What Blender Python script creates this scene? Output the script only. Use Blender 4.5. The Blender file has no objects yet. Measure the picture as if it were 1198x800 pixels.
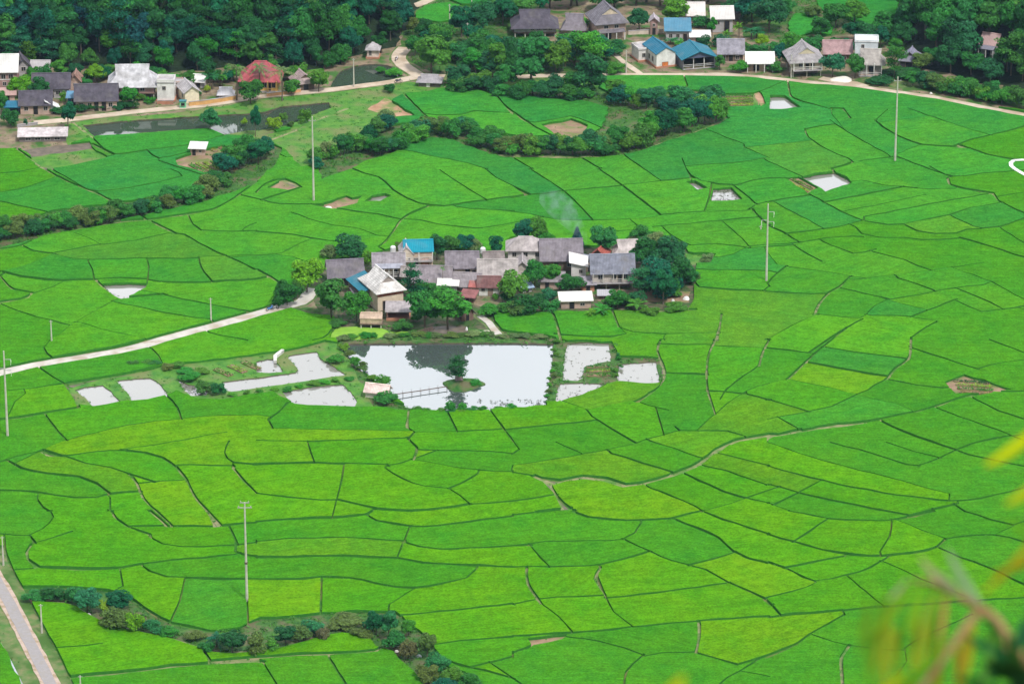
import bpy, bmesh, math, random
import numpy as np
from mathutils import Vector, Matrix
from mathutils.geometry import delaunay_2d_cdt, tessellate_polygon

random.seed(7)
rng = np.random.default_rng(7)
SC = bpy.context.scene
COL = SC.collection
R = math.radians

# ------------------------------------------------------------------ camera, world, sun, exposure
CAM_H = 300.0
PITCH = R(22.0)
FPX = 5083.0                      # focal length in photo pixels (photo is 1198 x 800)
cam_d = bpy.data.cameras.new('camera')
cam = bpy.data.objects.new('camera', cam_d)
COL.objects.link(cam)
cam.location = (0, 0, CAM_H)
cam.rotation_euler = (math.pi / 2 - PITCH, 0, 0)
cam_d.sensor_width = 36.0
cam_d.lens = 36.0 * FPX / 1198.0
cam_d.clip_start = 0.1
cam_d.clip_end = 20000
cam_d.dof.use_dof = True
cam_d.dof.focus_distance = 800.0
cam_d.dof.aperture_fstop = 10.0
SC.camera = cam

SUN_EL, SUN_AZ = 56.0, 148.0      # azimuth: 0 = +Y, clockwise towards +X
world = bpy.data.worlds.new('World')
SC.world = world
world.use_nodes = True
wn, wl = world.node_tree.nodes, world.node_tree.links
wn.clear()
wo = wn.new('ShaderNodeOutputWorld')
bg = wn.new('ShaderNodeBackground')
sky = wn.new('ShaderNodeTexSky')
sky.sky_type = 'NISHITA'
sky.sun_disc = False
sky.sun_elevation = R(SUN_EL)
sky.sun_rotation = R(SUN_AZ)
tc = wn.new('ShaderNodeTexCoord')
cn = wn.new('ShaderNodeTexNoise')
cn.inputs['Scale'].default_value = 3.0
cn.inputs['Detail'].default_value = 5.0
mp = wn.new('ShaderNodeMapping')
mp.inputs['Scale'].default_value = (1, 1, 3)
wl.new(tc.outputs['Generated'], mp.inputs['Vector'])
wl.new(mp.outputs['Vector'], cn.inputs['Vector'])
cr = wn.new('ShaderNodeValToRGB')
cr.color_ramp.elements[0].position = 0.25
cr.color_ramp.elements[0].color = (0.55, 0.55, 0.55, 1)
cr.color_ramp.elements[1].position = 0.6
cr.color_ramp.elements[1].color = (0.96, 0.96, 0.96, 1)
wl.new(cn.outputs['Fac'], cr.inputs['Fac'])
mx = wn.new('ShaderNodeMixRGB')
mx.inputs['Color2'].default_value = (13.2, 13.4, 13.8, 1)     # bright cloud
wl.new(cr.outputs['Color'], mx.inputs['Fac'])
wl.new(sky.outputs['Color'], mx.inputs['Color1'])
# unseen brighter sky towards the north (+Y), added to whiten the pond reflections
sx = wn.new('ShaderNodeSeparateXYZ'); wl.new(tc.outputs['Generated'], sx.inputs[0])
mr = wn.new('ShaderNodeMapRange'); mr.interpolation_type = 'SMOOTHSTEP'
mr.inputs['From Min'].default_value = 0.45; mr.inputs['From Max'].default_value = 0.9
mr.inputs['To Min'].default_value = 0.5; mr.inputs['To Max'].default_value = 1.9
wl.new(sx.outputs['Y'], mr.inputs['Value'])
mm = wn.new('ShaderNodeVectorMath'); mm.operation = 'SCALE'
wl.new(mx.outputs['Color'], mm.inputs[0]); wl.new(mr.outputs['Result'], mm.inputs['Scale'])
wl.new(mm.outputs[0], bg.inputs['Color'])
bg.inputs['Strength'].default_value = 0.10
wl.new(bg.outputs[0], wo.inputs[0])

sun_d = bpy.data.lights.new('sun', 'SUN')
sun_d.energy = 2.9
sun_d.angle = R(8)
sun_d.color = (1.0, 0.955, 0.88)
sun = bpy.data.objects.new('sun', sun_d)
COL.objects.link(sun)
sd = Vector((math.sin(R(SUN_AZ)) * math.cos(R(SUN_EL)), math.cos(R(SUN_AZ)) * math.cos(R(SUN_EL)), math.sin(R(SUN_EL))))
sun.rotation_euler = sd.to_track_quat('Z', 'Y').to_euler()
sun.location = (0, 700, 500)

SC.view_settings.view_transform = 'Standard'
SC.view_settings.look = 'None'
SC.view_settings.gamma = 1.0
SC.view_settings.exposure = 0.44

# ------------------------------------------------------------------ survey helpers: photo pixel -> point on the ground
def ray(u, v):
    x, y = (u - 599.0) / FPX, (400.0 - v) / FPX
    f = Vector((0, math.cos(PITCH), -math.sin(PITCH)))
    up = Vector((0, math.sin(PITCH), math.cos(PITCH)))
    return f + Vector((x, 0, 0)) + up * y

def W0(u, v, z=0.0):
    d = ray(u, v)
    t = (CAM_H - z) / -d.z
    return Vector((d.x * t, d.y * t, z))

def ppm(u, v):
    p = W0(u, v)
    return FPX / (p - Vector((0, 0, CAM_H))).length

def seg_dist(px, py, a, b):
    vx, vy = b[0] - a[0], b[1] - a[1]
    L = vx * vx + vy * vy + 1e-9
    t = ((px - a[0]) * vx + (py - a[1]) * vy) / L
    t = np.clip(t, 0, 1)
    return np.hypot(px - a[0] - t * vx, py - a[1] - t * vy)

def in_poly(px, py, poly):
    px, py = np.asarray(px, float), np.asarray(py, float)
    ins = np.zeros(px.shape, bool)
    n = len(poly)
    for i in range(n):
        x1, y1 = poly[i][:2]
        x2, y2 = poly[(i + 1) % n][:2]
        c = ((y1 > py) != (y2 > py))
        xx = (x2 - x1) * (py - y1) / ((y2 - y1) if abs(y2 - y1) > 1e-12 else 1e-12) + x1
        ins ^= c & (px < xx)
    return ins

HB_L = [(-420, 70), (0, 70), (60, 78), (120, 76), (200, 82), (260, 78), (330, 84), (375, 76), (425, 56), (462, 52), (476, 30), (483, 0), (480, -60)]
HB_R = [(1052, -70), (1046, 10), (1056, 48), (1085, 78), (1130, 92), (1198, 106), (1500, 118)]
HL = [tuple(W0(*p)[:2]) for p in HB_L]
HR = [tuple(W0(*p)[:2]) for p in HB_R]
HLP = HL + [(-25, 1400), (-900, 1400), (-900, HL[0][1])]
HRP = HR + [(900, HR[-1][1]), (900, 1400), (110, 1400)]

def hz_np(x, y):
    x, y = np.asarray(x, float), np.asarray(y, float)
    out = np.zeros(x.shape)
    for base, poly, sl, top in ((HL, HLP, 0.80, 75.0), (HR, HRP, 0.42, 40.0)):
        d = np.full(x.shape, 1e9)
        for i in range(len(base) - 1):
            d = np.minimum(d, seg_dist(x, y, base[i], base[i + 1]))
        d = np.where(in_poly(x, y, poly), d, 0)
        h = top * (1 - np.exp(-sl * np.maximum(d - 0.5, 0) / top))
        h *= 1 + 0.12 * np.sin(x * 0.11 + 1) * np.cos(y * 0.07)
        out = np.maximum(out, h)
    return out

def hz(x, y):
    return float(hz_np(np.array([x]), np.array([y]))[0])

def W(u, v):
    """point of the terrain (valley floor or hill) seen at photo pixel u, v"""
    p = W0(u, v)
    if v > 125:
        return p
    d = ray(u, v)
    lo, hi = 500.0, CAM_H / -d.z
    ts = np.linspace(lo, hi, 500)
    zz = CAM_H + d.z * ts
    h = hz_np(d.x * ts, d.y * ts)
    k = np.where(zz <= h + 0.02)[0]
    i = int(k[0]) if len(k) else len(ts) - 1
    t = ts[i]
    return Vector((d.x * t, d.y * t, max(0.0, hz(d.x * t, d.y * t))))

# ------------------------------------------------------------------ object helpers
def tag(o, label=None, cat=None, group=None, kind=None):
    if label: o['label'] = label
    if cat: o['category'] = cat
    if group: o['group'] = group
    if kind: o['kind'] = kind
    return o

def new_obj(name, mesh, mat=None, parent=None, color=None):
    o = bpy.data.objects.new(name, mesh)
    COL.objects.link(o)
    if mat is not None:
        ms = mat if isinstance(mat, (list, tuple)) else [mat]
        for m in ms: mesh.materials.append(m)
    if parent is not None: o.parent = parent
    if color is not None: o.color = (*color[:3], 1)
    return o

def empty(name, loc=(0, 0, 0), rz=0.0):
    o = bpy.data.objects.new(name, None)
    o.empty_display_size = 0.5
    COL.objects.link(o)
    o.location = loc
    o.rotation_euler = (0, 0, rz)
    return o

def mesh_from(name, V, F, smooth=False):
    me = bpy.data.meshes.new(name)
    me.from_pydata([tuple(v) for v in V], [], [tuple(f) for f in F])
    me.update()
    if smooth:
        me.polygons.foreach_set('use_smooth', [True] * len(me.polygons))
    return me

class MB:
    """collects boxes, prisms and tubes and links them as ONE mesh object"""
    def __init__(s): s.V = []; s.F = []; s.sm = False
    def add(s, V, F):
        b = len(s.V)
        s.V += [tuple(v) for v in V]
        s.F += [tuple(b + i for i in f) for f in F]
        return s
    def box(s, c, d, rz=0.0):
        x, y, z = c; a, b, h = d[0] / 2, d[1] / 2, d[2] / 2
        V = []
        for dz in (-h, h):
            for dx, dy in ((-a, -b), (a, -b), (a, b), (-a, b)):
                V.append((x + dx * math.cos(rz) - dy * math.sin(rz), y + dx * math.sin(rz) + dy * math.cos(rz), z + dz))
        return s.add(V, [(3, 2, 1, 0), (4, 5, 6, 7), (0, 1, 5, 4), (1, 2, 6, 5), (2, 3, 7, 6), (3, 0, 4, 7)])
    def tube(s, pts, rad, n=6, cap=True):
        pts = [Vector(p) for p in pts]
        if not hasattr(rad, '__len__'): rad = [rad] * len(pts)
        b = len(s.V)
        for i, p in enumerate(pts):
            t = (pts[min(i + 1, len(pts) - 1)] - pts[max(i - 1, 0)]).normalized()
            a = t.cross(Vector((0, 0, 1)))
            if a.length < 0.05: a = t.cross(Vector((1, 0, 0)))
            a.normalize(); c = t.cross(a)
            for k in range(n):
                th = 2 * math.pi * k / n
                s.V.append(tuple(p + (a * math.cos(th) + c * math.sin(th)) * rad[i]))
        for i in range(len(pts) - 1):
            for k in range(n):
                k2 = (k + 1) % n
                s.F.append((b + i * n + k, b + i * n + k2, b + (i + 1) * n + k2, b + (i + 1) * n + k))
        if cap:
            s.F.append(tuple(b + k for k in range(n)))
            s.F.append(tuple(b + (len(pts) - 1) * n + k for k in reversed(range(n))))
        return s
    def slab(s, P, th):
        """planar polygon P (list of 3D) with thickness th straight down"""
        n = len(P); b = len(s.V)
        s.V += [tuple(p) for p in P] + [(p[0], p[1], p[2] - th) for p in P]
        s.F.append(tuple(b + i for i in range(n)))
        s.F.append(tuple(b + n + i for i in reversed(range(n))))
        for i in range(n):
            j = (i + 1) % n
            s.F.append((b + i, b + n + i, b + n + j, b + j))
        return s
    def mesh(s, name):
        return mesh_from(name, s.V, s.F, s.sm)
    def build(s, name, mat, parent=None, color=None, smooth=False):
        s.sm = smooth
        return new_obj(name, s.mesh(name), mat, parent, color)

def copy_tree(o, parent=None):
    c = o.copy(); COL.objects.link(c); c.parent = parent
    for ch in list(o.children): copy_tree(ch, c)
    return c

# ------------------------------------------------------------------ materials
def mat_base(name):
    m = bpy.data.materials.new(name)
    m.use_nodes = True
    nt = m.node_tree
    return m, nt.nodes, nt.links, nt.nodes['Principled BSDF']

def node(n, typ, **kw):
    x = n.new(typ)
    for k, v in kw.items():
        if k in x.inputs: x.inputs[k].default_value = v
        else: setattr(x, k, v)
    return x

def ramp(n, stops):
    r = n.new('ShaderNodeValToRGB')
    e = r.color_ramp.elements
    while len(e) < len(stops): e.new(0.5)
    for q, (p, c) in zip(e, stops):
        q.position = p
        q.color = (*c[:3], 1) if hasattr(c, '__len__') else (c, c, c, 1)
    return r

def noise_mat(name, c1, c2, scale=1.0, detail=6, rough=0.9, bump=0.3, bdist=0.05, c3=None, sc2=None, fine=None, spec=0.2):
    """two (or three) natural tones broken up by noise in world metres"""
    m, n, l, p = mat_base(name)
    t = node(n, 'ShaderNodeTexCoord')
    a = node(n, 'ShaderNodeTexNoise', Scale=scale, Detail=detail)
    l.new(t.outputs['Object'], a.inputs['Vector'])
    r = ramp(n, [(0.35, c1), (0.65, c2)])
    l.new(a.outputs['Fac'], r.inputs['Fac'])
    out = r.outputs['Color']
    if c3 is not None:
        b = node(n, 'ShaderNodeTexNoise', Scale=sc2 or scale * 0.2, Detail=4)
        l.new(t.outputs['Object'], b.inputs['Vector'])
        r2 = ramp(n, [(0.48, 0.0), (0.62, 1.0)])
        l.new(b.outputs['Fac'], r2.inputs['Fac'])
        mxx = node(n, 'ShaderNodeMixRGB', Color2=(*c3, 1))
        l.new(r2.outputs['Color'], mxx.inputs['Fac']); l.new(out, mxx.inputs['Color1'])
        out = mxx.outputs['Color']
    l.new(out, p.inputs['Base Color'])
    p.inputs['Roughness'].default_value = rough
    p.inputs['Specular IOR Level'].default_value = spec
    f = node(n, 'ShaderNodeTexNoise', Scale=fine or scale * 4, Detail=4)
    l.new(t.outputs['Object'], f.inputs['Vector'])
    bp = node(n, 'ShaderNodeBump', Strength=bump, Distance=bdist)
    l.new(f.outputs['Fac'], bp.inputs['Height'])
    l.new(bp.outputs['Normal'], p.inputs['Normal'])
    return m

M = {}
M['weeds'] = noise_mat('bund_weeds', (0.03, 0.14, 0.022), (0.075, 0.20, 0.03), 1.2, c3=(0.15, 0.17, 0.06), sc2=0.10, spec=0)
M['path'] = noise_mat('bund_path', (0.13, 0.20, 0.06), (0.27, 0.25, 0.14), 0.7, c3=(0.06, 0.19, 0.025), sc2=0.2)
M['grass'] = noise_mat('grass', (0.04, 0.165, 0.02), (0.095, 0.24, 0.03), 0.5, c3=(0.14, 0.18, 0.06), sc2=0.16, fine=2.5, bump=0.6, bdist=0.2)
M['scrub'] = noise_mat('scrub_soil', (0.025, 0.10, 0.018), (0.065, 0.16, 0.03), 0.7, c3=(0.11, 0.11, 0.055), sc2=0.25, fine=2.5, bump=0.7, bdist=0.25)
M['yard'] = noise_mat('yard_earth', (0.15, 0.12, 0.08), (0.30, 0.23, 0.16), 0.6, c3=(0.045, 0.13, 0.022), sc2=0.3, fine=2.5, bump=0.5)
M['farmyard'] = noise_mat('farmyard_earth', (0.035, 0.07, 0.02), (0.14, 0.115, 0.08), 0.7, c3=(0.04, 0.10, 0.022), sc2=0.3, fine=2.5, bump=0.5)
M['dirt'] = noise_mat('bare_earth', (0.20, 0.14, 0.09), (0.33, 0.22, 0.15), 0.6, c3=(0.13, 0.17, 0.05), sc2=0.3)
M['reddirt'] = noise_mat('red_earth', (0.30, 0.17, 0.10), (0.42, 0.27, 0.18), 0.6, c3=(0.15, 0.20, 0.06), sc2=0.25)
M['mud'] = noise_mat('pond_mud', (0.09, 0.075, 0.055), (0.15, 0.12, 0.09), 0.8, rough=0.6)
M['verge'] = noise_mat('road_verge', (0.06, 0.16, 0.03), (0.17, 0.18, 0.08), 0.6, c3=(0.05, 0.12, 0.02), sc2=0.2)
M['duckweed'] = noise_mat('duckweed', (0.17, 0.36, 0.035), (0.22, 0.42, 0.05), 0.8, bump=0.1)
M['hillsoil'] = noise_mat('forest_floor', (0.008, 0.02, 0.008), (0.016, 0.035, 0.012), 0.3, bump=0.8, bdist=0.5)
M['concrete_path'] = noise_mat('pale_concrete', (0.42, 0.40, 0.37), (0.55, 0.53, 0.50), 0.6, c3=(0.36, 0.31, 0.25), sc2=0.3, bump=0.1)
M['earth_road'] = noise_mat('earth_road_mat', (0.44, 0.36, 0.28), (0.55, 0.47, 0.39), 0.5, c3=(0.38, 0.30, 0.22), sc2=0.2, bump=0.15)
M['shoulder'] = noise_mat('pinkish_shoulder', (0.40, 0.31, 0.26), (0.47, 0.37, 0.31), 1.6, c3=(0.30, 0.23, 0.15), sc2=0.8)
M['asphalt'] = noise_mat('worn_asphalt', (0.27, 0.255, 0.265), (0.30, 0.285, 0.29), 2.2, c3=(0.28, 0.26, 0.25), sc2=1.0, bump=0.1)
M['concrete'] = noise_mat('concrete_mat', (0.42, 0.40, 0.36), (0.58, 0.56, 0.50), 1.2, bump=0.1, bdist=0.01)
M['wood_dark'] = noise_mat('weathered_wood', (0.07, 0.05, 0.04), (0.15, 0.11, 0.09), 3.0)
M['thatch'] = noise_mat('thatch_mat', (0.22, 0.18, 0.14), (0.35, 0.30, 0.24), 2.0)
M['opening'] = noise_mat('dark_opening', (0.015, 0.014, 0.016), (0.03, 0.028, 0.03), 2.0, bump=0.0, rough=0.5)
M['bark'] = noise_mat('bark_mat', (0.10, 0.085, 0.06), (0.2, 0.17, 0.13), 3.0)
M['steel'] = noise_mat('galvanised_steel', (0.28, 0.28, 0.29), (0.4, 0.4, 0.41), 3.0, rough=0.5, bump=0)
M['insulator'] = noise_mat('porcelain', (0.35, 0.30, 0.28), (0.5, 0.47, 0.45), 3.0, rough=0.3, bump=0)
M['lines'] = noise_mat('white_cement', (0.68, 0.68, 0.66), (0.80, 0.80, 0.78), 1.0, bump=0.05)

def objcolor_mat(name, kind):
    """material tinted by the object's own colour: plaster, planks, roof tile, corrugated sheet"""
    m, n, l, p = mat_base(name)
    oi = node(n, 'ShaderNodeObjectInfo')
    t = node(n, 'ShaderNodeTexCoord')
    sc = {'plaster': 0.9, 'planks': 1.5, 'tile': 0.9, 'sheet': 0.7}[kind]
    a = node(n, 'ShaderNodeTexNoise', Scale=sc, Detail=6, Roughness=0.65)
    av = node(n, 'ShaderNodeVectorMath', operation='ADD')
    l.new(t.outputs['Object'], av.inputs[0]); l.new(oi.outputs['Location'], av.inputs[1])
    l.new(av.outputs[0], a.inputs['Vector'])
    lo, hi = {'plaster': (0.72, 1.06), 'planks': (0.6, 1.15), 'tile': (0.62, 1.3), 'sheet': (0.78, 1.08)}[kind]
    r = ramp(n, [(0.3, lo), (0.7, hi)])
    l.new(a.outputs['Fac'], r.inputs['Fac'])
    mu = node(n, 'ShaderNodeMixRGB', blend_type='MULTIPLY', Fac=1.0)
    l.new(oi.outputs['Color'], mu.inputs['Color1']); l.new(r.outputs['Color'], mu.inputs['Color2'])
    out = mu.outputs['Color']
    if kind in ('tile', 'sheet', 'planks'):
        w = node(n, 'ShaderNodeTexWave', Scale={'tile': 1.1, 'sheet': 0.9, 'planks': 1.6}[kind], Distortion=0.6 if kind == 'tile' else 0.1)
        w.bands_direction = 'X'
        l.new(t.outputs['Object'], w.inputs['Vector'])
        r3 = ramp(n, [(0.1, 0.78 if kind == 'tile' else 0.86), (0.6, 1.0)])
        l.new(w.outputs['Fac'], r3.inputs['Fac'])
        m2 = node(n, 'ShaderNodeMixRGB', blend_type='MULTIPLY', Fac=0.7)
        l.new(out, m2.inputs['Color1']); l.new(r3.outputs['Color'], m2.inputs['Color2'])
        out = m2.outputs['Color']
        bp = node(n, 'ShaderNodeBump', Strength=0.35, Distance=0.05)
        l.new(w.outputs['Fac'], bp.inputs['Height']); l.new(bp.outputs['Normal'], p.inputs['Normal'])
    # old stains
    b = node(n, 'ShaderNodeTexNoise', Scale=0.35, Detail=5)
    l.new(av.outputs[0], b.inputs['Vector'])
    r2 = ramp(n, [(0.52, 0.0), (0.72, 0.55 if kind in ('tile', 'plaster') else 0.3)])
    l.new(b.outputs['Fac'], r2.inputs['Fac'])
    m3 = node(n, 'ShaderNodeMixRGB', Color2=(0.16, 0.15, 0.14, 1))
    l.new(r2.outputs['Color'], m3.inputs['Fac']); l.new(out, m3.inputs['Color1'])
    l.new(m3.outputs['Color'], p.inputs['Base Color'])
    p.inputs['Roughness'].default_value = 0.6 if kind == 'sheet' else 0.85
    p.inputs['Specular IOR Level'].default_value = 0.18
    return m
for k in ('plaster', 'planks', 'tile', 'sheet'):
    M[k] = objcolor_mat(k + '_mat', k)

def leaf_mat(name, scale=0.8):
    m, n, l, p = mat_base(name)
    oi = node(n, 'ShaderNodeObjectInfo')
    t = node(n, 'ShaderNodeTexCoord')
    geo = node(n, 'ShaderNodeNewGeometry')
    hs = node(n, 'ShaderNodeHueSaturation')
    a = node(n, 'ShaderNodeMath', operation='MULTIPLY_ADD')
    a.inputs[1].default_value = 0.9; a.inputs[2].default_value = 0.58
    l.new(geo.outputs['Random Per Island'], a.inputs[0])
    b = node(n, 'ShaderNodeMath', operation='MULTIPLY_ADD')
    b.inputs[1].default_value = 0.05; b.inputs[2].default_value = 0.475
    l.new(oi.outputs['Random'], b.inputs[0])
    l.new(b.outputs[0], hs.inputs['Hue']); l.new(a.outputs[0], hs.inputs['Value'])
    l.new(oi.outputs['Color'], hs.inputs['Color'])
    l.new(hs.outputs[0], p.inputs['Base Color'])
    p.inputs['Roughness'].default_value = 0.6
    p.inputs['Specular IOR Level'].default_value = 0.06
    tr = node(n, 'ShaderNodeBsdfTranslucent')
    l.new(hs.outputs[0], tr.inputs['Color'])
    ms = node(n, 'ShaderNodeMixShader', Fac=0.3)
    l.new(p.outputs[0], ms.inputs[1]); l.new(tr.outputs[0], ms.inputs[2])
    l.new(ms.outputs[0], n['Material Output'].inputs['Surface'])
    return m
M['leaf'] = leaf_mat('foliage')

def rice_mat():
    m, n, l, p = mat_base('rice_leaves')
    t = node(n, 'ShaderNodeTexCoord')
    at = node(n, 'ShaderNodeVertexColor'); at.layer_name = 'tone'
    # fine plant texture
    a = node(n, 'ShaderNodeTexNoise', Scale=2.6, Detail=5, Roughness=0.75)
    l.new(t.outputs['Object'], a.inputs['Vector'])
    r = ramp(n, [(0.30, 0.62), (0.70, 1.32)])
    l.new(a.outputs['Fac'], r.inputs['Fac'])
    mu = node(n, 'ShaderNodeMixRGB', blend_type='MULTIPLY', Fac=1.0)
    l.new(at.outputs['Color'], mu.inputs['Color1']); l.new(r.outputs['Color'], mu.inputs['Color2'])
    # planting rows, long streaks
    mp = node(n, 'ShaderNodeMapping'); mp.inputs['Scale'].default_value = (0.10, 1.3, 1)
    vr = node(n, 'ShaderNodeVectorRotate'); vr.rotation_type = 'Z_AXIS'
    an = node(n, 'ShaderNodeMath', operation='MULTIPLY'); an.inputs[1].default_value = 3.1416
    l.new(at.outputs['Alpha'], an.inputs[0]); l.new(an.outputs[0], vr.inputs['Angle'])
    l.new(t.outputs['Object'], vr.inputs['Vector']); l.new(vr.outputs[0], mp.inputs['Vector'])
    s = node(n, 'ShaderNodeTexNoise', Scale=1.3, Detail=5, Roughness=0.7, Distortion=0.6)
    l.new(mp.outputs[0], s.inputs['Vector'])
    r2 = ramp(n, [(0.34, 0.82), (0.66, 1.17)])
    l.new(s.outputs['Fac'], r2.inputs['Fac'])
    m2 = node(n, 'ShaderNodeMixRGB', blend_type='MULTIPLY', Fac=0.8)
    a2 = node(n, 'ShaderNodeTexNoise', Scale=0.75, Detail=4, Roughness=0.7)
    l.new(t.outputs['Object'], a2.inputs['Vector'])
    r5 = ramp(n, [(0.32, 0.80), (0.68, 1.17)])
    l.new(a2.outputs['Fac'], r5.inputs['Fac'])
    mu2 = node(n, 'ShaderNodeMixRGB', blend_type='MULTIPLY', Fac=1.0)
    l.new(mu.outputs[0], mu2.inputs['Color1']); l.new(r5.outputs[0], mu2.inputs['Color2'])
    mu = mu2
    l.new(mu.outputs[0], m2.inputs['Color1']); l.new(r2.outputs[0], m2.inputs['Color2'])
    # broad patches that yellow or darken with the crop
    b = node(n, 'ShaderNodeTexNoise', Scale=0.085, Detail=4, Roughness=0.6)
    l.new(t.outputs['Object'], b.inputs['Vector'])
    r3 = ramp(n, [(0.40, 0.0), (0.64, 0.75)])
    l.new(b.outputs['Fac'], r3.inputs['Fac'])
    m3 = node(n, 'ShaderNodeMixRGB', blend_type='MULTIPLY', Color2=(1.38, 1.07, 0.8, 1))
    l.new(r3.outputs[0], m3.inputs['Fac']); l.new(m2.outputs[0], m3.inputs['Color1'])
    b2 = node(n, 'ShaderNodeTexNoise', Scale=0.22, Detail=3)
    l.new(t.outputs['Object'], b2.inputs['Vector'])
    r4 = ramp(n, [(0.50, 0.0), (0.68, 0.6)])
    l.new(b2.outputs['Fac'], r4.inputs['Fac'])
    m4 = node(n, 'ShaderNodeMixRGB', blend_type='MULTIPLY', Color2=(0.62, 0.86, 1.05, 1))
    l.new(r4.outputs[0], m4.inputs['Fac']); l.new(m3.outputs[0], m4.inputs['Color1'])
    l.new(m4.outputs[0], p.inputs['Base Color'])
    p.inputs['Roughness'].default_value = 0.8
    p.inputs['Specular IOR Level'].default_value = 0.0
    bp = node(n, 'ShaderNodeBump', Strength=0.9, Distance=0.16)
    l.new(a.outputs['Fac'], bp.inputs['Height']); l.new(bp.outputs['Normal'], p.inputs['Normal'])
    return m
M['rice'] = rice_mat()
M['rice_side'] = noise_mat('rice_stalks', (0.03, 0.165, 0.024), (0.052, 0.205, 0.025), 2.0, bump=0.6, spec=0)

def water_mat(name, deep, rough=0.02, bump=0.02):
    m, n, l, p = mat_base(name)
    p.inputs['Base Color'].default_value = (*deep, 1)
    p.inputs['Roughness'].default_value = rough
    p.inputs['IOR'].default_value = 1.45
    p.inputs['Specular IOR Level'].default_value = 0.9
    t = node(n, 'ShaderNodeTexCoord')
    a = node(n, 'ShaderNodeTexNoise', Scale=0.8, Detail=4)
    l.new(t.outputs['Object'], a.inputs['Vector'])
    bp = node(n, 'ShaderNodeBump', Strength=bump, Distance=0.05)
    l.new(a.outputs['Fac'], bp.inputs['Height']); l.new(bp.outputs['Normal'], p.inputs['Normal'])
    return m
M['water'] = water_mat('pond_water', (0.06, 0.08, 0.075))
M['water'].node_tree.nodes['Principled BSDF'].inputs['IOR'].default_value = 2.1
M['water_green'] = water_mat('green_pond_water', (0.04, 0.062, 0.042))
M['water_green'].node_tree.nodes['Principled BSDF'].inputs['IOR'].default_value = 1.33
M['water_green'].node_tree.nodes['Principled BSDF'].inputs['Specular IOR Level'].default_value = 0.5
M['water_silt'] = water_mat('silty_water', (0.21, 0.21, 0.19), 0.05, 0.06)
# ------------------------------------------------------------------ survey of the valley: every bund, path and pond edge
PAN = dict(a=(0, 0), b=(300, 0), c=(600, 0), d=(898, 0), e=(0, 200), f=(300, 200), g=(600, 200), h=(898, 200),
           i=(0, 400), j=(300, 400), k=(600, 400), l=(898, 400), m=(0, 600), n=(300, 600), o=(600, 600), p=(898, 600), z=None)
def P(pan, s):
    o = PAN[pan]
    pts = [tuple(float(q) for q in w.split(',')) for w in s.split()]
    if o is None: return pts
    return [(o[0] + x / 3.993, o[1] + y / 3.993) for x, y in pts]

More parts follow.
